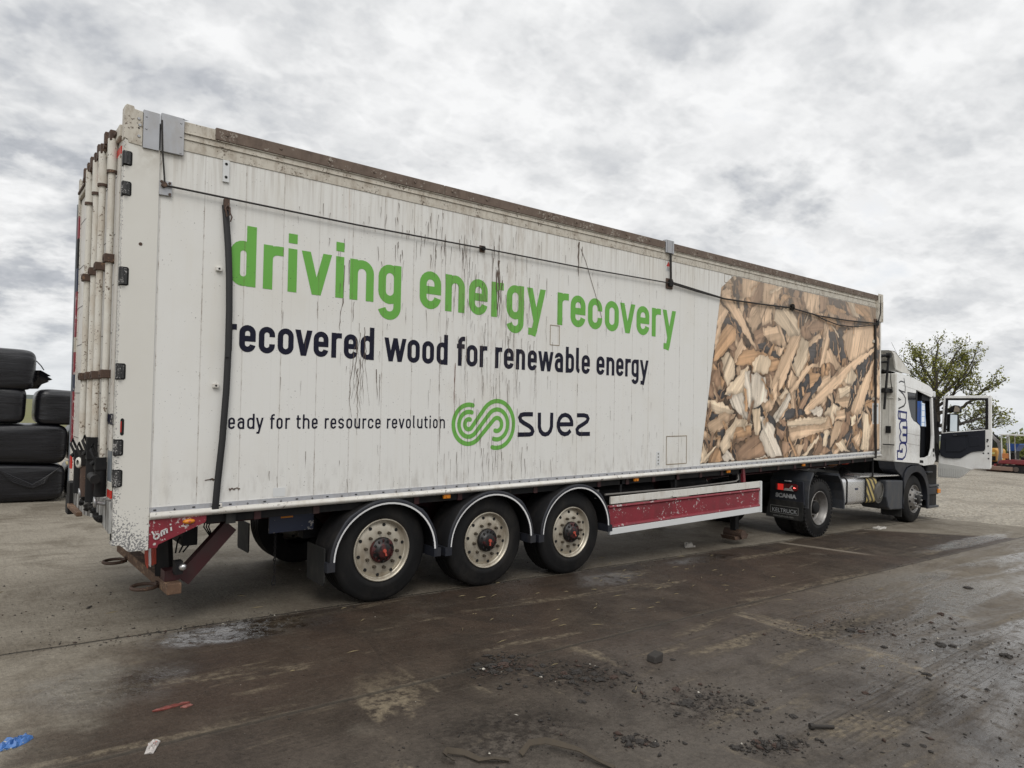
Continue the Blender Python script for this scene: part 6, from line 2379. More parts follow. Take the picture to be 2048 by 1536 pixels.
    S = [([(14708, 2504), (14993, 2577), (15079, 2652), (15061, 2751), (14958, 2828), (14707, 2915)], .036), ([(14691, 2731), (14827, 2702), (14693, 2689)], .03),
         ([(14707, 2915), (14863, 2888), (15042, 2879), (15044, 2979), (15020, 3056), (14966, 3188)], .028), ([(14710, 3070), (14809, 3108), (14981, 3095)], .028)]
    g = MB()
    for k, (p, w) in enumerate(S):
        g.ribbon([(a / 1000 + .03, b_ / 1000) for a, b_ in p], w, .0485 - .0003 * k)
    kb(g, 'side_lettering', M['blackvinyl'])
    # roof deflector
    g = MB()
    for y0, y1 in ((.14, .17), (2.33, 2.36)):
        g.prism([(14.55, 3.74), (14.68, 3.68), (14.78, 3.45), (14.82, 3.365), (15.10, 3.33), (15.62, 3.31), (15.58, 3.335), (15.25, 3.50), (14.95, 3.64), (14.72, 3.74)][::-1], 'y', y0, y1)
    top = [(14.50, 3.745), (14.72, 3.755), (14.95, 3.66), (15.25, 3.515), (15.60, 3.33)]
    v = []
    for x, z in top:
        v += [(x, .14, z), (x, .18, z + .012), (x, 1.25, z + .05), (x, 2.32, z + .012), (x, 2.36, z)]
    g.add(v, [(i * 5 + k, i * 5 + k + 1, (i + 1) * 5 + k + 1, (i + 1) * 5 + k) for i in range(4) for k in range(4)], 0, True)
    df = kb(g, 'roof_deflector', M['cabrear'])
    g = MB()
    g.tube([(14.30, .16, 2.47), (14.33, .16, 2.70), (14.47, .16, 3.62)], .026, 8)
    g.tube([(14.47, .16, 3.64), (13.95, .5, 3.56)], .03, 8)
    g.tube([(14.47, .16, 3.50), (13.95, .45, 3.44)], .022, 8)
    g.cyl((14.47, .12, 3.64), (14.47, .2, 3.64), .055, n=12)
    g.box(14.28, 14.56, .13, .20, 2.84, 2.92)
    g.box(14.52, 14.60, .12, .35, 2.84, 2.92)
    g.box(14.58, 14.60, .14, .24, 1.97, 2.12)
    g.tube([(14.52, .3, 3.32), (14.9, .25, 3.30), (15.0, .2, 3.31)], .03, 8)
    kb(g, 'deflector_strut', M['black'])
    g = MB()
    g.tube([(14.50, .12, 3.28), (14.44, .1, 3.12), (14.50, .1, 2.95), (14.56, .1, 2.85)], .008, 6)
    g.cyl((14.56, .28, 1.72), (14.56, .05, 1.72), .012, n=6)
    kb(g, 'cab_cable', M['black'])
    g = MB()
    g.tube([(15.45, .16, 3.33), (15.02, .16, 3.62), (14.60, .16, 3.93)], [.006, .004, .003], 6)
    kb(g, 'aerial', M['black'])


build_cab()


def build_door():
    X0, X1 = 17.05, 17.105
    g = MB()
    low = [(-.0, 2.045), (-.885, 2.152), (-.945, 2.155), (-1.010, 2.155), (-1.018, 2.145), (-1.006, 1.30), (-.985, 1.262), (-.70, 1.250), (-.60, 1.205), (-.46, 1.06), (-.376, 1.003), (.05, .988), (.05, 1.5), (.028, 1.6), (.0, 1.9)]
    g.prism(low, 'x', X0, X1)
    g.prism([(-.945, 2.1555), (-.935, 2.86), (-.985, 2.925), (-1.0, 2.915), (-1.006, 2.1555)], 'x', X0, X1)
    g.prism([(-.9345, 2.861), (-.05, 2.852), (-.075, 2.905), (-.10, 2.914), (-.984, 2.926)], 'x', X0, X1)
    g.prism([(-.002, 2.046), (-.042, 2.051), (-.085, 2.8515), (-.048, 2.8515), (-.03, 2.80)], 'x', X0, X1)
    dr = kb(g, 'door', M['cabwhite'], .012, seg=2)
    g = MB()
    tr = [(-.004, 2.02), (-.893, 2.138), (-.896, 1.72), (-.872, 1.664), (-.76, 1.652), (-.625, 1.619), (-.53, 1.555), (-.416, 1.466), (-.26, 1.448), (-.091, 1.456), (-.0, 1.50), (.022, 1.575)]
    g.prism(tr, 'x', 17.025, 17.0495)
    g.prism([(-.10, 1.93), (-.50, 1.98), (-.52, 1.70), (-.42, 1.62), (-.12, 1.60)], 'x', 17.010, 17.0245)
    g.prism([(-.56, 1.97), (-.78, 2.0), (-.79, 1.78), (-.60, 1.74)], 'x', 17.018, 17.0245)
    g.build('door_trim', M['doortrim'], dr, bevel=.008)
    g = MB()
    g.prism([(-.25, 2.005), (-.33, 2.015), (-.34, 1.985), (-.27, 1.972)], 'x', 17.0, 17.018)
    g.build('door_handle', M['plasticlight'], dr, bevel=.006)
    g = MB()
    g.prism([(-.33, 1.985), (-.56, 2.015), (-.56, 2.0), (-.33, 1.965)], 'x', 17.005, 17.018)
    g.build('pull_recess', M['black'], dr)
    # seal round the window
    g = MB()
    for p in ([(-.0425, 2.051), (-.088, 2.057), (-.122, 2.81), (-.086, 2.852)], [(-.122, 2.81), (-.888, 2.816), (-.934, 2.86), (-.086, 2.8515)], [(-.944, 2.157), (-.888, 2.152), (-.888, 2.816), (-.934, 2.859)]):
        g.prism(p, 'x', 17.045, 17.10)
    g.build('window_seal', M['black'], dr)
    g = MB()
    g.add([(17.075, -.074, 2.05), (17.075, -.902, 2.15), (17.075, -.902, 2.828), (17.075, -.106, 2.822)], [(0, 1, 2, 3)])
    g.build('window', M['clear_glass'], dr)
    g = MB()
    g.prism([(.0505, 1.32), (.0505, .995), (-.37, 1.008), (-.45, 1.07), (-.56, 1.20), (-.62, 1.235), (-.45, 1.275), (-.2, 1.30)], 'x', 17.035, 17.0495)
    y = .03
    while y > -.50:
        zz = 1.01 if y > -.36 else 1.01 + (-.36 - y) * 1.1
        g.box(17.028, 17.035, y - .012, y + .012, zz + .015, 1.22)
        y -= .045
    g.build('step_cover', pm('pale_grey_panel', (.50, .50, .48), .5, var=.08), dr)
    g = MB()
    for yy, zz in ((-.50, 1.60), (-.86, 1.615), (-.93, 1.88), (-.95, 1.78), (-.955, 1.62), (-.96, 1.50)):
        g.box(17.044, 17.0495, yy - .014, yy + .014, zz - .014, zz + .014)
    g.box(17.044, 17.0495, -.955, -.92, 1.90, 1.94)
    g.build('door_plug', M['hole'], dr)
    # mirrors on the outside of the door
    g = MB()
    g.box(17.34, 17.46, -.245, -.010, 2.06, 2.50)
    g.prism([(-.04, 2.535), (-.29, 2.535), (-.30, 2.62), (-.25, 2.70), (-.16, 2.71), (-.07, 2.65)], 'x', 17.32, 17.46)
    mr = g.build('mirror', M['black'], dr, bevel=.025, seg=3)
    g = MB()
    g.add([(17.297, -.10, 2.085), (17.333, -.238, 2.085), (17.333, -.238, 2.475), (17.297, -.105, 2.48)], [(0, 1, 2, 3)])
    g.build('mirror_glass', M['mirror'], mr)
    g = MB()
    g.prism([(-.165, 2.545), (-.285, 2.55), (-.29, 2.62), (-.245, 2.675), (-.19, 2.68)], 'x', 17.314, 17.319)
    g.build('wide_mirror_glass', pm('painted_tan_reflection', (.42, .36, .29), .3), mr)  # tan reflection painted as a plain colour, not mirrored
    g = MB()
    g.tube([(17.10, .0, 2.62), (17.25, -.02, 2.62), (17.38, -.04, 2.60)], .022, 8)
    g.tube([(17.10, .0, 2.15), (17.25, -.02, 2.12), (17.38, -.04, 2.12)], .022, 8)
    g.build('mirror_arm', M['black'], dr)
    g = MB()
    g.box(16.98, 17.06, .03, .12, 2.18, 2.30)
    g.box(16.98, 17.06, .03, .12, 1.50, 1.62)
    g.tube([(16.95, .12, 1.9), (17.0, .05, 1.75), (17.03, .03, 1.6)], .018, 8)
    g.build('door_hinge', M['black'], dr)


build_door()


# ------------------------------------------------------------------ wrapped bales
def bale(name, x0, x1, z0, z1, label, seed, depth=1.05, y0=8.8, bulge=.10, right=True):
    rr = random.Random(seed)
    L = (x1 - x0) / 2
    H = (z1 - z0) / 2
    D = depth / 2
    cx, cy, cz = (x0 + x1) / 2, y0 + D, (z0 + z1) / 2
    nu, nv = 64, 44
    g = MB()
    v = []
    ph = [rr.uniform(0, 6.28) for _ in range(8)]
    for j in range(nv + 1):
        # along the length: superellipse profile gives rounded ends
        t = -1 + 2 * j / nv
        s = math.copysign(1 - (1 - abs(t)) ** 2.3, t)
        end = (1 - abs(s) ** 13.0) ** (1 / 3.6)
        end = max(end, .02)
        for i in range(nu):
            a = 2 * PI * i / nu
            ca, sa = math.cos(a), math.sin(a)
            e = 2 / 6.5
            u = math.copysign(abs(ca) ** e, ca)
            w = math.copysign(abs(sa) ** e, sa)
            wr = .014 * math.sin(a * 3 + ph[0] + s * 2.5) + .007 * math.sin(a * 7 + ph[1] - s * 3.4) + .004 * math.sin(a * 13 + ph[2] + s * 5)
            pl = .030 * (abs(s) ** 10) * math.sin(a * 23 + ph[3]) * 1.0
            k = end * (1 + wr - pl) * (1 + .03 * math.sin(s * 2.2 + ph[4]))
            sag = -.025 * H * math.cos(s * PI / 2)
            v.append((cx + s * L, cy + u * D * k, cz + w * H * min(k, 1.03) + sag * 0.2))
    fs = []
    for j in range(nv):
        for i in range(nu):
            fs.append((j * nu + i, j * nu + (i + 1) % nu, (j + 1) * nu + (i + 1) % nu, (j + 1) * nu + i))
    g.add(v, fs, 0, True)
    g.add(v[:nu], [tuple(range(nu))])
    g.add(v[-nu:], [tuple(range(nu - 1, -1, -1))])
    if name == 'torn':
        for k in range(7):
            a = rr.uniform(-.5, .35)
            z = cz - .03 - .22 * k / 7 + rr.uniform(-.03, .03)
            yb = y0 + rr.uniform(.02, .45)
            p = [(x1 - .07, yb, z + .05), (x1 + rr.uniform(.02, .09), yb - .05, z + .06), (x1 + rr.uniform(.10, .27), yb - .08, z - .02 + rr.uniform(-.03, .05)), (x1 + .06, yb, z - .09), (x1 - .06, yb + .02, z - .10)]
            g.add(p + [(q[0], q[1] + .012, q[2]) for q in p], [(0, 1, 2, 3, 4), (9, 8, 7, 6, 5)] + [(i, i + 5, (i + 1) % 5 + 5, (i + 1) % 5) for i in range(5)])
        g.tube([(x1 - .02, y0 + .1, cz + .18), (x1 + .05, y0 + .06, cz + .10), (x1 + .10, y0 + .05, cz + .02)], .010, 5)
    if name == 'folded':
        # loose flap of film hanging in a V
        for q in range(4):
            o = .03 * q
            pts = [(x1 - 1.05 + o, y0 - .012, z1 - .08 - o), (x1 - .80, y0 - .035, z1 - .22 - o), (x1 - .52, y0 - .045, z1 - .37 - o * .6), (x1 - .34, y0 - .035, z1 - .25 - o), (x1 - .12 - o, y0 - .012, z1 - .06 - o)]
            g.tube(pts, [.008, .016, .020, .014, .006], 6)
    o = g.build('wrapped_bale', M['wrap'])
    tag(o, label, 'bale', 'black wrapped bales stacked behind the trailer')
    return o


bale('folded', -1.75, .635, 0.0, .69, 'black wrapped bale on the ground with a V shaped fold on its face', 1)
bale('plain', -1.75, .632, .685, 1.40, 'long black wrapped bale in the second layer, right under the gap in the stack', 2)
bale('plain', -1.72, -.045, 1.385, 2.07, 'black wrapped bale sandwiched beneath the torn one at the left edge', 3)
bale('torn', -1.70, .06, 2.0, 2.73, 'topmost black wrapped bale with a torn rag of film sticking out of its end', 4)
bale('plain', .075, 1.75, 1.39, 2.045, 'black wrapped bale with a pale crinkled end, partly hidden by the trailer doors', 5)
bale('plain', .66, 2.4, 0.0, .69, 'black wrapped bale on the ground hidden behind the trailer tail', 6, y0=9.3)
bale('plain', .66, 2.4, .69, 1.395, 'black wrapped bale of the second layer hidden behind the trailer doors', 7, y0=9.25)
g = MB()
blob(g, (.62, 8.82, .70), .05, 3, (1, .5, .8), 1)
tag(g.build('paper_scrap', pm('yellowish_paper', (.42, .36, .20), .7)), 'small yellowish scrap poking out between two black bales', 'litter')


# ------------------------------------------------------------------ trees and hedge
def leaf_cloud(name, centers, mat, parent, seed, n_per, spread, size, loc=None, tall=1.0):
    """many small leaf faces in clumps, with light and dark leaves"""
    rng = np.random.default_rng(seed)
    C = np.repeat(np.array(centers), n_per, 0)
    n = len(C)
    P = C + rng.normal(0, 1, (n, 3)) * np.array([spread, spread, spread * tall])
    u = rng.normal(0, 1, (n, 3))
    u /= np.linalg.norm(u, axis=1)[:, None]
    w = rng.normal(0, 1, (n, 3))
    w -= u * (w * u).sum(1)[:, None]
    w /= np.linalg.norm(w, axis=1)[:, None]
    s = (rng.uniform(.55, 1.25, n) * size)[:, None]
    V = np.stack([P - u * s, P - w * s * .55, P + u * s, P + w * s * .55], 1).reshape(-1, 3)
    me = bpy.data.meshes.new(name)
    me.vertices.add(4 * n)
    me.vertices.foreach_set('co', V.ravel().astype(np.float32))
    me.loops.add(4 * n)
    me.loops.foreach_set('vertex_index', np.arange(4 * n, dtype=np.int32))
    me.polygons.add(n)
    me.polygons.foreach_set('loop_start', (np.arange(n) * 4).astype(np.int32))
    me.polygons.foreach_set('loop_total', np.full(n, 4, np.int32))
    me.update(calc_edges=True)
    at = me.attributes.new('tone', 'FLOAT', 'POINT')
    ct = np.repeat(rng.uniform(0, .6, len(centers)), n_per)
    tone = np.clip(ct + rng.uniform(0, .5, n), 0, 1)
    at.data.foreach_set('value', np.repeat(tone, 4).astype(np.float32))
    me.materials.append(mat)
    o = bpy.data.objects.new(name, me)
    COL.objects.link(o)
    o.parent = parent
    return o


def tree(name, base, height, spread, seed, label, cat='tree', group=None, trunk_r=.22, n_leaf=9, leaf=.15, fork=.28, levels=5, mat='spring_leaves', lspread=.28, up=.12, rmin=.0):
    rr = random.Random(seed)
    root = tag(empty(name, base), label, cat, group)
    g = MB()
    tips = []

    def grow(p, d, l, r, lev):
        n = 4
        pts = [p]
        q = p.copy()
        dd = d.copy()
        for i in range(n):
            dd = (dd + Vector((rr.uniform(-1, 1), rr.uniform(-1, 1), rr.uniform(-.5, .8))) * .16).normalized()
            q = q + dd * (l / n)
            pts.append(q.copy())
        g.tube(pts, [max(rmin, r * (1 - .45 * i / n)) for i in range(n + 1)], 6 if lev < 2 else 4)
        if lev >= levels:
            tips.append(tuple(q))
            tips.append(tuple(pts[2]))
            return
        if lev >= levels - 1:
            tips.append(tuple(q))
        k = 3 if lev > 0 else 4
        for j in range(k):
            a = rr.uniform(0, 6.28)
            tilt = rr.uniform(.45, .95) if lev else rr.uniform(.35, .9)
            ax = dd.orthogonal().normalized()
            ax = Matrix.Rotation(a + j * 2.1, 3, dd) @ ax
            nd = (dd * math.cos(tilt) + ax * math.sin(tilt))
            nd.x *= spread
            nd.y *= spread
            nd.z += up
            grow(q if j < 2 else pts[3], nd.normalized(), l * rr.uniform(.62, .86), r * .58, lev + 1)
    l0 = height * fork
    grow(Vector((0, 0, -.1)), Vector((rr.uniform(-.06, .06), rr.uniform(-.06, .06), 1)), l0, trunk_r, 0)
    g.build('trunk', M['bark'], root)
    leaf_cloud('crown', tips, M[mat], root, seed, n_leaf, lspread, leaf)
    return root


def oak():
    """old oak with long low limbs; limb lines are (depth, across, height) about the trunk"""
    rr = random.Random(31)
    root = tag(empty('oak_tree', (60.0, 15.1, -.02)), 'spreading oak tree in thin spring leaf rising behind the white cab', 'tree')
    g = MB()
    tips = []

    def twig(p, d, l, r, lev):
        pts = [p]
        q = p.copy()
        dd = d.normalized()
        for i in range(3):
            dd = (dd + Vector((rr.uniform(-1, 1), rr.uniform(-1, 1), rr.uniform(-.7, .9))) * .24).normalized()
            q = q + dd * (l / 3)
            pts.append(q.copy())
        g.tube(pts, [max(.016, r * (1 - .2 * i)) for i in range(4)], 5 if lev else 6)
        if lev >= 2:
            tips.append(tuple(q))
            if rr.random() < .6:
                tips.append(tuple(pts[2]))
            return
        for j in range(3):
            ax = Vector((rr.uniform(-1, 1), rr.uniform(-1, 1), rr.uniform(-.35, .75)))
            twig(pts[1 + j], (dd + ax * .9), l * rr.uniform(.55, .8), r * .6, lev + 1)

    def limb(line, r0, r1, n_tw, ltw):
        P = [Vector(p) for p in line]
        pts = []
        for a, b_ in zip(P, P[1:]):
            for k in range(4):
                pts.append(a.lerp(b_, k / 4) + Vector((rr.uniform(-.1, .1), rr.uniform(-.1, .1), rr.uniform(-.1, .1))) * (1 if k else .2))
        pts.append(P[-1])
        n = len(pts)
        g.tube(pts, [r0 + (r1 - r0) * i / (n - 1) for i in range(n)], 8)
        for k in range(n_tw):
            t = .28 + .72 * (k + rr.random()) / n_tw
            i = min(n - 2, int(t * (n - 1)))
            d = (pts[i + 1] - pts[i]).normalized()
            ax = Vector((rr.uniform(-1, 1), rr.uniform(-1, 1), rr.uniform(-.4, 1)))
            twig(pts[i], d * .7 + ax, ltw * rr.uniform(.7, 1.15), max(.03, (r0 + (r1 - r0) * t) * .5), 0)
        twig(pts[-1], pts[-1] - pts[-2], ltw, r1, 0)
    limb([(0, .05, -.1), (0, -.05, 2.8), (.1, -.1, 5.4), (-.1, .1, 7.4), (0, -.1, 8.7)], .36, .07, 9, .95)
    limb([(0, -.1, 4.4), (-.6, -1.5, 5.4), (-.9, -2.5, 6.8)], .14, .05, 8, .95)
    limb([(.1, -.1, 5.0), (.7, -1.6, 6.8), (.9, -2.3, 8.0)], .14, .05, 8, .95)
    limb([(0, -.1, 3.9), (.5, -1.9, 4.5), (.4, -3.0, 5.5), (.2, -3.5, 5.9)], .15, .05, 10, .85)
    limb([(0, 0, 3.0), (-.5, -2.0, 3.1), (-.8, -3.4, 3.6), (-.9, -4.2, 3.8)], .16, .04, 11, .75)
    limb([(0, 0, 2.3), (.6, -1.8, 2.2), (1.0, -3.1, 2.8), (1.2, -3.8, 3.2)], .15, .04, 10, .7)
    limb([(0, -.1, 5.3), (.4, 1.0, 6.4), (.6, 1.7, 7.5)], .13, .05, 8, .9)
    limb([(0, -.1, 4.3), (-.6, 1.1, 5.1), (-.8, 1.9, 6.0)], .13, .05, 7, .85)
    limb([(0, 0, 6.2), (-.4, .8, 7.8), (-.5, 1.0, 8.5)], .10, .05, 7, .9)
    limb([(0, 0, 5.8), (.5, -.8, 7.6), (.6, -1.2, 8.6)], .10, .05, 7, .9)
    limb([(0, 0, 4.8), (1.4, -.4, 6.2), (2.2, -.5, 7.4)], .12, .05, 7, .9)
    limb([(0, 0, 4.0), (-1.5, -.6, 5.2), (-2.3, -.9, 6.6)], .12, .05, 7, .9)
    g.build('trunk', M['bark'], root)
    leaf_cloud('crown', tips, M['spring_leaves'], root, 12, 4, .16, .105)


oak()


def bush(base, r, h, seed, label, group, mat='hedge_leaves', n=70, per=26, leaf=.17):
    rr = random.Random(seed)
    root = tag(empty('hedge_bush', base), label, 'bush', group)
    g = MB()
    cs = []
    for i in range(n):
        a, q = rr.uniform(0, 6.28), math.sqrt(rr.random()) * r
        top = h * (1 - (q / r) ** 2 * .6)
        cs.append((q * math.cos(a), q * math.sin(a), rr.uniform(.15, 1.0) * top))
    for i in range(9):
        c = cs[i]
        g.tube([(c[0] * .2, c[1] * .2, -.1), (c[0] * .6, c[1] * .6, c[2] * .5), c], [.06, .04, .015], 5)
    g.build('stems', M['bark'], root)
    leaf_cloud('foliage', cs, M[mat], root, seed, per, .30, leaf)
    return root


# hedge behind the parked machines; only the end near the cab door is in the picture
hb = [((72, 9.6), 2.4, 3.1, 'rounded hedge bush rising just past the open door edge'),
      ((73, 6.3), 2.2, 2.35, 'low hedge bush behind the pale excavator roof'),
      ((74, 12.6), 2.6, 2.6, 'hedge bush seen low through the open door window'),
      ((75, 16.2), 2.6, 2.7, 'hedge bush at the foot of the oak tree'),
      ((74, 3.6), 2.0, 3.2, 'taller hedge bush at the right edge of the photograph')]
for k, (p, r_, h_, lb) in enumerate(hb):
    bush((p[0], p[1], -.02), r_, h_, 40 + k, lb, 'hedge bushes beyond the machines')
tree('small_tree', (88, 9.4, 0), 4.2, .9, 77, 'small thin tree far behind the excavator at the right edge', trunk_r=.10, levels=4, n_leaf=14, leaf=.17, lspread=.3)
rr = random.Random(9)
for k in range(9):
    a = R(-4 + k * 2.2)
    d = 105 + rr.uniform(-8, 14)
    bush((d * math.cos(a), d * math.sin(a) - 6, -.02), 4.0, rr.uniform(3.0, 4.4), 60 + k, 'distant hedgerow bush on the far side of the field', 'distant hedgerow bushes', n=60, per=16, leaf=.34)


# ------------------------------------------------------------------ machines in the distance
def excavator():
    B = Vector((50.0, 6.6, 0.0))
    root = tag(empty('mini_excavator', B), 'small red tracked excavator with a white canopy and grey boom', 'excavator')
    mr = pm('dull_red_paint', (.17, .018, .022), .5, dirt=((.10, .06, .05), .5, 3))
    gr = pm('grey_boom_paint', (.23, .22, .21), .5, dirt=((.12, .10, .08), .5, 3))
    wp = pm('canopy_white', (.60, .60, .57), .5)
    for dx in (-.55, .55):
        g = MB()
        pts = arc(-.80 + .0, .22, .22, .22, 90, 270, 8) + arc(.95, .22, .22, .22, -90, 90, 8)
        inner = arc(-.80, .22, .17, .17, 90, 270, 8) + arc(.95, .22, .17, .17, -90, 90, 8)
        n = len(pts)
        for (xa, xb) in ((dx - .16, dx + .16),):
            v = [(xa, -y + 0.05, z) for y, z in pts] + [(xb, -y + .05, z) for y, z in pts]
            g.add(v, [(i, (i + 1) % n, (i + 1) % n + n, i + n) for i in range(n)] + [tuple(range(n)), tuple(range(2 * n - 1, n - 1, -1))])
        for y in (-.85, -.3, .25, .85):
            g.cyl((dx - .19, y, .22), (dx + .19, y, .22), .15, n=12, mi=1)
        for i in range(26):
            y = -1.05 + i * .08
            g.box(dx - .17, dx + .17, y, y + .03, .43, .455)
        g.build('track', [M['black'], pm('track_roller', (.08, .06, .05), .6)], root)
    g = MB()
    g.prism([(1.22, .50), (1.18, .70), (.6, .80), (-.75, .82), (-1.05, .75), (-1.1, .52)], 'x', -.62, .62)
    g.box(-.35, .35, -.4, .4, .42, .52)
    bd = g.build('body', mr, root, bevel=.04)
    g = MB()
    g.prism([(-.45, .80), (-1.05, .78), (-1.10, 1.15), (-.95, 1.32), (-.5, 1.32)], 'x', -.6, .6)
    g.build('engine_cover', pm('pale_cover', (.50, .50, .49), .5), root, bevel=.06)
    g = MB()
    g.box(-.28, .28, -.30, .15, .82, 1.0)
    g.box(-.28, .28, -.38, -.28, 1.0, 1.45)
    g.build('seat', M['black'], root, bevel=.05)
    for (x, y) in ((-.55, 1.02), (.55, 1.02), (-.55, .62), (.55, .62), (-.55, -.55), (.55, -.55)):
        g = MB()
        g.beam((x, y - .02, .78), (x, y + .05, 2.27), .05, .05)
        g.build('canopy_post', wp, root)
    g = MB()
    g.prism([(1.18, 2.27), (1.14, 2.33), (.5, 2.365), (-1.0, 2.365), (-1.1, 2.30), (-1.1, 2.27)], 'x', -.68, .68)
    g.build('canopy', wp, root, bevel=.02)
    g = MB()
    for x in (-.3, .3):
        g.beam((x, .75, .8), (x, .70, 1.25), .05, .05)
    g.box(-.4, .4, .62, .82, 1.2, 1.28)
    g.build('controls', M['black'], root)
    g = MB()
    g.box(-.58, -.30, .70, 1.02, .84, 1.16)
    g.build('work_lamp_box', pm('orange_box', (.42, .15, .04), .5), root, bevel=.02)
    g = MB()
    pts = [(1.30, .55), (1.22, 1.25), (1.32, 1.78), (1.85, 2.35)]
    for a, b_, h0 in zip(pts, pts[1:], (.20, .22, .17)):
        g.beam((0, a[0], a[1]), (0, b_[0], b_[1]), h0, .14, up=(1, 0, 0))
    g.beam((0, 1.85, 2.35), (0, 2.35, 1.1), .15, .12, up=(1, 0, 0))
    bm_ = g.build('boom', gr, root, bevel=.015)
    g = MB()
    g.cyl((.0, 1.12, .85), (0, 1.28, 1.72), .045, n=8)
    g.cyl((0, 1.30, 1.98), (0, 1.75, 2.46), .04, n=8)
    g.build('hydraulic_ram', M['black'], bm_)
    g = MB()
    g.prism([(2.2, 1.1), (2.5, 1.1), (2.6, .75), (2.4, .5), (2.1, .62), (2.15, .8)], 'x', -.25, .25)
    g.build('bucket', gr, root)
    g = MB()
    g.box(-.7, .7, 1.32, 1.40, .15, .48)
    g.build('blade', mr, root)
    return root


excavator()


def loader():
    B = Vector((52.5, 9.1, 0.0))
    root = tag(empty('yellow_digger', B), 'yellow digger mostly hidden behind the open cab door', 'digger')
    ye = pm('yellow_machine_paint', (.55, .27, .03), .5, dirt=((.18, .12, .06), .6, 2))
    g = MB()
    g.prism([(-.62, .55), (-.62, 1.30), (-.50, 1.42), (1.2, 1.42), (1.2, .55)], 'x', -.9, .9)
    g.build('body', ye, root, bevel=.08, seg=3)
    g = MB()
    g.box(-.93, -.9, -.55, .1, .62, .90)
    g.build('grille', M['black'], root)
    g = MB()
    g.box(-.935, -.9, -.50, -.05, 1.02, 1.16)
    g.build('lamp', pm('pale_yellow_lamp', (.6, .55, .2), .3), root)
    for x in (-.6, .6):
        g = MB()
        pts = arc(-.45, .27, .27, .27, 90, 270, 8) + arc(1.2, .27, .27, .27, -90, 90, 8)
        n = len(pts)
        v = [(x - .2, y, z) for y, z in pts] + [(x + .2, y, z) for y, z in pts]
        g.add(v, [(i, (i + 1) % n, (i + 1) % n + n, i + n) for i in range(n)] + [tuple(range(n)), tuple(range(2 * n - 1, n - 1, -1))])
        g.build('track', M['black'], root)
    g = MB()
    g.prism([(-.3, 1.42), (-.3, 2.3), (.7, 2.4), (.7, 1.42)], 'x', -.5, .5)
    g.build('cab', M['dark_glass'], root, bevel=.05)


loader()
g = MB()
g.box(49.0, 56.0, 7.0, 8.6, .10, .34)
g.box(49.3, 49.6, 7.2, 8.4, -.01, .10)
g.box(54.8, 55.2, 7.2, 8.4, -.01, .10)
tag(g.build('timber_stack', pm('weathered_reddish_timber', (.20, .13, .10), .8, var=.3, nscale=2), bevel=.02), 'low reddish timber stack lying beside the excavator track', 'timber')
# blue tipping skip behind the excavator and the tall blue container seen through the cab
root = tag(empty('blue_skip', (57.5, 9.1, 0)), 'open blue skip standing behind the excavator', 'skip')
bl = pm('blue_steel_paint', (.020, .085, .33), .45, var=.15, nscale=2, dirt=((.10, .09, .10), .4, 2))
g = MB()
v = [(-.6, -.22, 1.25), (.6, -.22, 1.25), (.6, .18, 1.25), (-.6, .18, 1.25), (-.8, -.52, 1.75), (.8, -.52, 1.75), (.8, .30, 1.75), (-.8, .30, 1.75)]
g.add(v, [(0, 3, 2, 1), (0, 1, 5, 4), (1, 2, 6, 5), (2, 3, 7, 6), (3, 0, 4, 7)])
g.box(-.82, .82, -.55, -.525, 1.70, 1.78)
g.build('tub', bl, root)
g = MB()
g.box(-.5, .5, -.2, .15, 0, 1.25)
g.build('stand', M['black'], root)
root = tag(empty('blue_container', (47.0, 12.45, 0), (0, 0, R(22))), 'tall blue steel container seen through the cab windscreen', 'container')
g = MB()
g.box(-2, 2.5, -.95, 1.2, 0, 4.15)
for k in range(14):
    x = -1.9 + k * .32
    g.box(x, x + .14, -1.0, -.95, .1, 4.0)
g.build('body', bl, root, bevel=.01)
g = MB()
for y in (-1.18, -.98):
    g.beam((-2.06, y, .1), (-2.06, y, 4.2), .05, .05)
for k in range(11):
    g.box(-2.09, -2.03, -1.18, -.98, .3 + k * .36, .34 + k * .36)
g.build('ladder', pm('pale_blue_ladder', (.25, .38, .62), .5), root)
# brown brick stack behind the digger
g = MB()
g.box(56.0, 57.5, 10.0, 12.2, 0, 2.0)
tag(g.build('brick_stack', pm('brown_brick', (.22, .12, .09), .85, var=.3, nscale=3)), 'brown brick stack behind the yellow digger', 'bricks')


# ------------------------------------------------------------------ litter, clods and crumbs on the yard
def litter(name, pts, thick, mat, label, cat='litter', z=.004, seed=0):
    """crumpled sheet: the outline is filled with rings of points pushed up and down"""
    rr = random.Random(seed)
    P = []
    for a, b_ in zip(pts, pts[1:] + pts[:1]):
        for k in range(3):
            P.append((a[0] + (b_[0] - a[0]) * k / 3, a[1] + (b_[1] - a[1]) * k / 3))
    n = len(P)
    cx = sum(p[0] for p in P) / n
    cy = sum(p[1] for p in P) / n
    g = MB()
    v = []
    rings = 5
    for r in range(rings):
        k = 1 - r / rings
        for x, y in P:
            q = k * (1 + rr.uniform(-.07, .07))
            v.append((cx + (x - cx) * q, cy + (y - cy) * q, z + thick * rr.uniform(0, 1.0) * (1.0 if r else .5)))
    v.append((cx, cy, z + thick * .6))
    fs = []
    for r in range(rings - 1):
        for i in range(n):
            a, b_, c, d = r * n + i, r * n + (i + 1) % n, (r + 1) * n + (i + 1) % n, (r + 1) * n + i
            fs += [(a, b_, c), (a, c, d)]
    m = (rings - 1) * n
    fs += [(m + i, m + (i + 1) % n, rings * n) for i in range(n)]
    o = len(v)
    v += [(x, y, z - .003) for x, y in P]
    fs += [(i, o + i, o + (i + 1) % n, (i + 1) % n) for i in range(n)]
    g.add(v, fs)
    return tag(g.build(name, mat), label, cat)


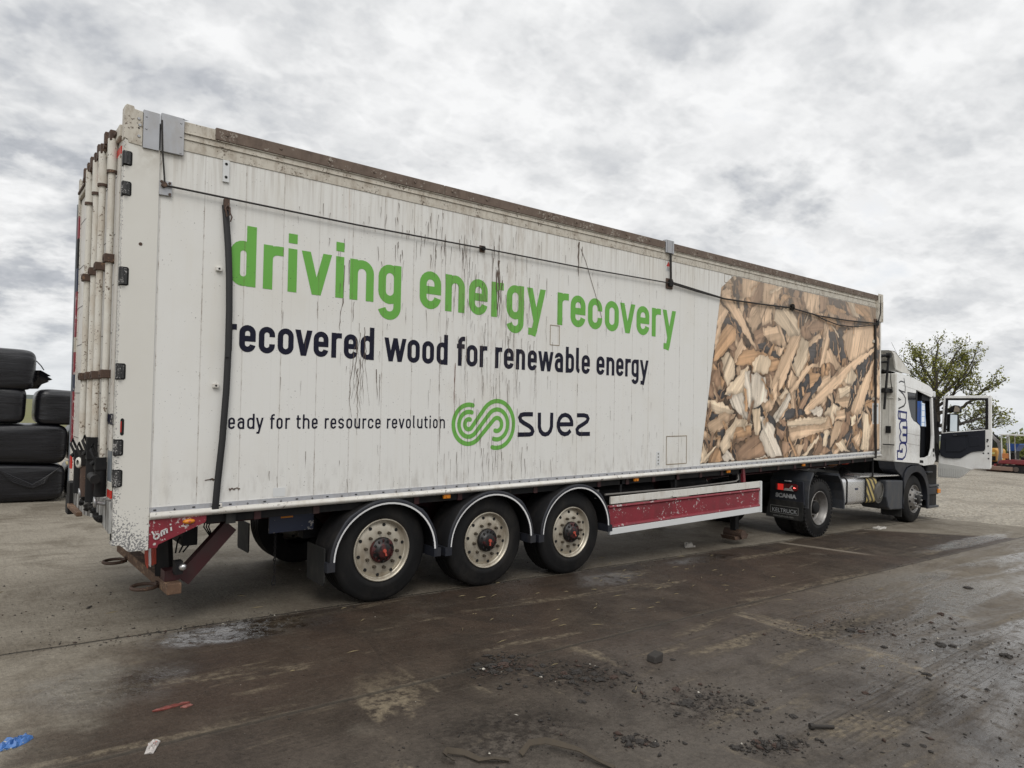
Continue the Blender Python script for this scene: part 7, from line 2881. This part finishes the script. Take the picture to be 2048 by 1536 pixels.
litter('blue_wrapper', [(-.745, -1.50), (-.70, -1.43), (-.655, -1.45), (-.61, -1.43), (-.585, -1.475), (-.62, -1.52), (-.67, -1.555), (-.74, -1.56)], .03,
       pm('blue_plastic', (.05, .14, .36), .35, chip=((.42, .42, .36), .60, 14)), 'crumpled blue and white plastic wrapper lying at the left edge of the yard', seed=1)
litter('red_strip', [(.02, -1.465), (.06, -1.448), (.15, -1.438), (.235, -1.43), (.24, -1.444), (.16, -1.458), (.08, -1.475)], .012,
       pm('red_plastic', (.19, .045, .035), .55, var=.3, dirt=((.06, .04, .03), .6, 20)), 'thin torn red plastic strip on the wet mud', seed=2)
litter('red_scrap', [(.17, -1.49), (.22, -1.475), (.245, -1.49), (.20, -1.515)], .01, pm('dull_red_plastic', (.22, .08, .065), .6), 'small dull red scrap beside the red strip', seed=3)
litter('white_wrapper', [(-.13, -2.00), (-.09, -1.90), (-.06, -1.86), (-.03, -1.90), (-.05, -1.94), (-.09, -2.02)], .02,
       pm('white_wrapper_print', (.42, .39, .37), .45, chip=((.40, .09, .07), .64, 30)), 'crumpled white and red sweet wrapper near the bottom left of the yard', seed=4)
litter('grey_scrap', [(8.0, .50), (8.12, .62), (8.28, .60), (8.22, .47)], .06, pm('grey_scrap', (.33, .31, .28), .7), 'pale grey scrap under the trailer near the landing leg', seed=5)
litter('white_paper', [(13.6, -.05), (13.7, .10), (14.0, .12), (14.2, .03), (13.9, -.08)], .03, pm('white_paper', (.36, .34, .31), .7), 'flat white paper scrap on the concrete beside the tractor wheels', seed=6)
litter('white_bag', [(7.0, 2.3), (7.2, 2.6), (7.9, 2.7), (8.1, 2.4), (7.5, 2.25)], .10, pm('white_bag', (.5, .49, .46), .6), 'crumpled white bag lying beyond the trailer under the side guard', seed=7)
litter('black_rag', [(6.3, 2.2), (6.4, 2.4), (6.8, 2.4), (6.75, 2.2)], .08, M['black'], 'small black rag lying beyond the trailer under the side guard', seed=8)

# webbing strap lying in two curls near the bottom edge
def webbing(pts, w, label):
    g = MB()
    P = [Vector(p) for p in pts]
    n = len(P)
    v = []
    for i, p in enumerate(P):
        d = (P[min(i + 1, n - 1)] - P[max(i - 1, 0)])
        s = Vector((-d.y, d.x, 0)).normalized()
        tw = math.sin(i * .9) * .5 + .4
        up = Vector((0, 0, 1))
        e = (s * math.cos(tw) + up * math.sin(tw)) * w / 2
        v += [p - e, p + e]
    v = [(a.x, a.y, max(.004, a.z)) for a in v]
    m = len(v)
    v += [(a, b_, c + .004) for a, b_, c in v]
    g.add(v, [(2 * i, 2 * i + 1, 2 * i + 3, 2 * i + 2) for i in range(n - 1)] + [(m + 2 * i, m + 2 * i + 2, m + 2 * i + 3, m + 2 * i + 1) for i in range(n - 1)], 0, True)
    return tag(g.build('webbing_strap', pm('muddy_webbing', (.048, .036, .023), .8, var=.4, nscale=20)), label, 'strap', 'muddy straps on the yard')


webbing([(1.20, -3.02, .02), (1.18, -2.95, .03), (1.22, -2.92, .03), (1.30, -2.98, .02), (1.33, -3.08, .015), (1.40, -3.12, .02), (1.47, -3.17, .012)], .034, 'short curled end of muddy webbing strap at the bottom edge')
webbing([(1.56, -3.16, .015), (1.64, -3.14, .05), (1.72, -3.19, .06), (1.78, -3.26, .05), (1.84, -3.35, .04), (1.87, -3.46, .02), (1.90, -3.56, .012)], .034, 'longer arched piece of muddy webbing strap at the bottom edge')
g = MB()
g.cyl((3.37, -3.93, .018), (3.49, -4.01, .014), .013, .012, 8)
g.cyl((3.355, -3.92, .018), (3.375, -3.933, .018), .022, .022, 6)
tag(g.build('steel_bolt', M['clod']), 'dark dirty bolt lying on the mud at the lower right', 'bolt')
g = MB()
g.box(3.42, 3.52, -2.61, -2.52, 0.0, .055)
for i in (4, 5, 6, 7):
    x, y, z = g.v[i]
    g.v[i] = (x + (.02 if i % 2 else .012), y + .01, z + (.015 if i in (5, 6) else -.006))
tag(g.build('black_block', M['clod'], bevel=.008), 'black angular block standing alone on the mud', 'block')

groups = {
    'upper': ('dark mud clod in the crumbling heap at the middle of the foreground', 'clods of the middle heap',
              [(2.20, -1.87, .035), (2.21, -2.06, .035), (2.42, -1.94, .045), (2.36, -1.99, .05), (2.28, -1.95, .04), (2.48, -2.17, .035), (2.46, -2.28, .042), (2.62, -2.16, .03), (2.55, -2.10, .025), (2.62, -2.45, .035), (2.75, -2.40, .045), (2.84, -2.50, .032), (2.70, -2.54, .040), (2.92, -2.62, .035), (3.05, -2.60, .03), (2.53, -2.73, .025), (2.40, -2.81, .032), (2.24, -2.40, .022), (2.66, -2.36, .03), (2.80, -2.60, .03), (2.58, -2.52, .028), (2.34, -2.10, .03)]),
    'right': ('dark mud clod scattered over the grey mud of the right foreground', 'clods scattered on the right',
              [(2.98, -3.24, .048), (3.04, -3.22, .035), (3.18, -3.20, .032), (3.14, -3.03, .035), (3.38, -3.48, .036), (3.42, -3.46, .03), (3.31, -3.57, .024), (3.44, -3.76, .032), (2.89, -3.82, .026), (2.70, -3.80, .030), (2.33, -3.50, .028), (2.24, -3.36, .034), (2.28, -3.42, .030), (2.94, -3.92, .03), (3.02, -3.93, .026), (3.08, -3.97, .022), (3.63, -2.62, .024), (5.83, -3.05, .05), (5.90, -3.12, .035), (6.16, -3.72, .05), (6.22, -3.80, .035), (6.34, -4.18, .055), (5.17, -3.96, .035), (4.31, -3.85, .025), (3.66, -4.38, .022), (3.74, -4.45, .02), (5.6, -3.45, .03), (4.9, -4.3, .022), (7.4, -3.3, .04), (9.2, -3.0, .05)]),
}
for k, (lb, gp, L) in groups.items():
    for i, (x, y, s) in enumerate(L):
        g = MB()
        s *= .74
        blob(g, (x, y, s * .15), s, 100 + i + (50 if k == 'right' else 0), (1.25, .95, .50), 3, rough=.26, smooth=False)
        for q in range(5):
            blob(g, (x + rnd.uniform(-1.3, 1.3) * s, y + rnd.uniform(-1.1, 1.1) * s, s * .1), s * rnd.uniform(.2, .55), 300 + i * 5 + q, (1, 1, .6), 2, rough=.3)
        o = g.build('mud_clod', M['clodred'] if i % 5 == 3 else M['clod'])
        tag(o, lb, 'mud clod', gp)


def crumbs():
    rng = np.random.default_rng(4)
    base = [np.array(p) for p in ((0, 0, 1.0), (1, 0, 0), (0, 1, 0), (-1, 0, 0), (0, -1, 0), (0, 0, -.4))]
    base = np.array(base)
    tri = np.array([(0, 1, 2), (0, 2, 3), (0, 3, 4), (0, 4, 1), (5, 2, 1), (5, 3, 2), (5, 4, 3), (5, 1, 4)])
    pts = []

    def cl(x, y, sx, sy, n, s0, s1, rot=0.0):
        p = rng.normal(0, 1, (n, 2)) * (sx, sy)
        c, s = math.cos(rot), math.sin(rot)
        q = np.stack([p[:, 0] * c - p[:, 1] * s + x, p[:, 0] * s + p[:, 1] * c + y, rng.uniform(s0, s1, n) ** 1.0], 1)
        pts.append(q)
    cl(2.33, -1.98, .16, .10, 420, .004, .017, .3)
    cl(2.72, -2.42, .26, .14, 420, .004, .016, -.5)
    cl(3.1, -3.15, .30, .16, 300, .004, .015, -.7)
    cl(3.1, -3.45, .22, .14, 260, .003, .012)
    cl(2.95, -3.93, .14, .06, 260, .004, .018, -.4)
    cl(2.28, -3.42, .09, .05, 150, .005, .02, -.8)
    cl(5.85, -3.0, .8, .16, 360, .005, .015, -.35)
    cl(6.4, -3.9, .5, .3, 200, .004, .013)
    cl(1.7, -2.9, .45, .3, 300, .003, .011)
    cl(.6, .12, .55, .05, 260, .003, .011)
    cl(1.5, .14, .7, .04, 200, .003, .011)
    cl(0.0, .35, .8, .35, 180, .003, .009)
    cl(-.1, 1.3, .7, .5, 150, .004, .012)
    cl(5.0, .12, 2.5, .05, 200, .003, .011)
    cl(4.5, -4.2, .9, .4, 350, .004, .014)
    cl(8.5, -1.93, 2.5, .07, 110, .005, .012)
    n = 1900
    u = rng.uniform(-1.0, 9.5, n)
    w = rng.uniform(-5.0, 3.5, n)
    pts.append(np.stack([u, w, rng.uniform(.002, .008, n)], 1))
    P = np.concatenate(pts)
    n = len(P)
    P[:, 2] *= .38 + 1.0 * rng.uniform(0, 1, n) ** 3
    J = rng.uniform(.40, 1.5, (n, 6, 3))
    V = base[None] * J * P[:, 2][:, None, None] * np.stack([rng.uniform(.8, 2.0, n), rng.uniform(.7, 1.2, n), rng.uniform(.45, .9, n)], 1)[:, None, :]
    a = rng.uniform(0, 6.28, n)
    c, s = np.cos(a)[:, None], np.sin(a)[:, None]
    X = V[:, :, 0] * c - V[:, :, 1] * s + P[:, 0][:, None]
    Y = V[:, :, 0] * s + V[:, :, 1] * c + P[:, 1][:, None]
    Zz = V[:, :, 2] + P[:, 2][:, None] * .25
    V = np.stack([X, Y, Zz], -1).reshape(-1, 3)
    F = (tri[None] + (np.arange(n) * 6)[:, None, None]).reshape(-1, 3)
    me = bpy.data.meshes.new('mud_crumbs')
    me.vertices.add(len(V))
    me.vertices.foreach_set('co', V.ravel().astype(np.float32))
    me.loops.add(F.size)
    me.loops.foreach_set('vertex_index', F.ravel().astype(np.int32))
    me.polygons.add(len(F))
    me.polygons.foreach_set('loop_start', (np.arange(len(F)) * 3).astype(np.int32))
    me.polygons.foreach_set('loop_total', np.full(len(F), 3, np.int32))
    me.materials.append(M['clod'])
    me.materials.append(M['clodred'])
    me.materials.append(M['stone'])
    mi = rng.choice([0, 0, 0, 0, 1, 1, 2], n, p=[.22, .22, .22, .2, .08, .045, .015])
    me.polygons.foreach_set('material_index', np.repeat(mi, 8).astype(np.int32))
    me.update(calc_edges=True)
    o = bpy.data.objects.new('mud_crumbs', me)
    COL.objects.link(o)
    tag(o, kind='stuff')
    # straw and splinters
    g = MB()
    rr = random.Random(8)
    for k in range(90):
        if k < 60:
            x, y = rr.gauss(5.0, 1.3), rr.gauss(-.75, .45)
        else:
            x, y = rr.uniform(-.6, 8), rr.uniform(-4.2, 2.2)
        a = rr.gauss(.1, .5)
        l = rr.uniform(.03, .16)
        w = rr.uniform(.0014, .0028)
        dx, dy = math.cos(a) * l / 2, math.sin(a) * l / 2
        nx_, ny_ = -math.sin(a) * w, math.cos(a) * w
        z = .006
        g.add([(x - dx, y - dy, z), (x + dx, y + dy, z + rr.uniform(0, .012)), (x + nx_, y + ny_, z + .008)], [(0, 1, 2)])
        g.add([(x - dx, y - dy, z), (x - nx_, y - ny_, z + .002), (x + dx, y + dy, z + .002), (x + nx_, y + ny_, z + .008)], [(0, 1, 2, 3)])
    tag(g.build('straw_bits', M['straw']), kind='stuff')
    # loose gravel on the far right
    pts = []
    for k in range(1):
        n = 5200
        t = rng.uniform(0, 1, n) ** 1.4
        x = 17.3 + t * 26
        y = rng.uniform(-6, 6.5, n) * (1 + .25 * t) + t * 2.5
        ok = x > 17.34 - .365 * y + .08
        x, y, t = x[ok], y[ok], t[ok]
        pts.append(np.stack([x, y, rng.uniform(.014, .034, len(x)) * (1 + .4 * t)], 1))
    P = np.concatenate(pts)
    n = len(P)
    J = rng.uniform(.55, 1.35, (n, 6, 3))
    V = base[None] * J * P[:, 2][:, None, None] * np.array([1.25, 1.0, .7])
    V[:, :, 0] += P[:, 0][:, None]
    V[:, :, 1] += P[:, 1][:, None]
    V[:, :, 2] += -.01
    V = V.reshape(-1, 3)
    F = (tri[None] + (np.arange(n) * 6)[:, None, None]).reshape(-1, 3)
    me = bpy.data.meshes.new('gravel_stones')
    me.from_pydata([tuple(p) for p in V], [], [tuple(f) for f in F])
    me.materials.append(pm('gravel_stone', (.27, .24, .195), .9, var=.45, nscale=9))
    o = bpy.data.objects.new('gravel_stones', me)
    COL.objects.link(o)
    tag(o, kind='stuff')


crumbs()
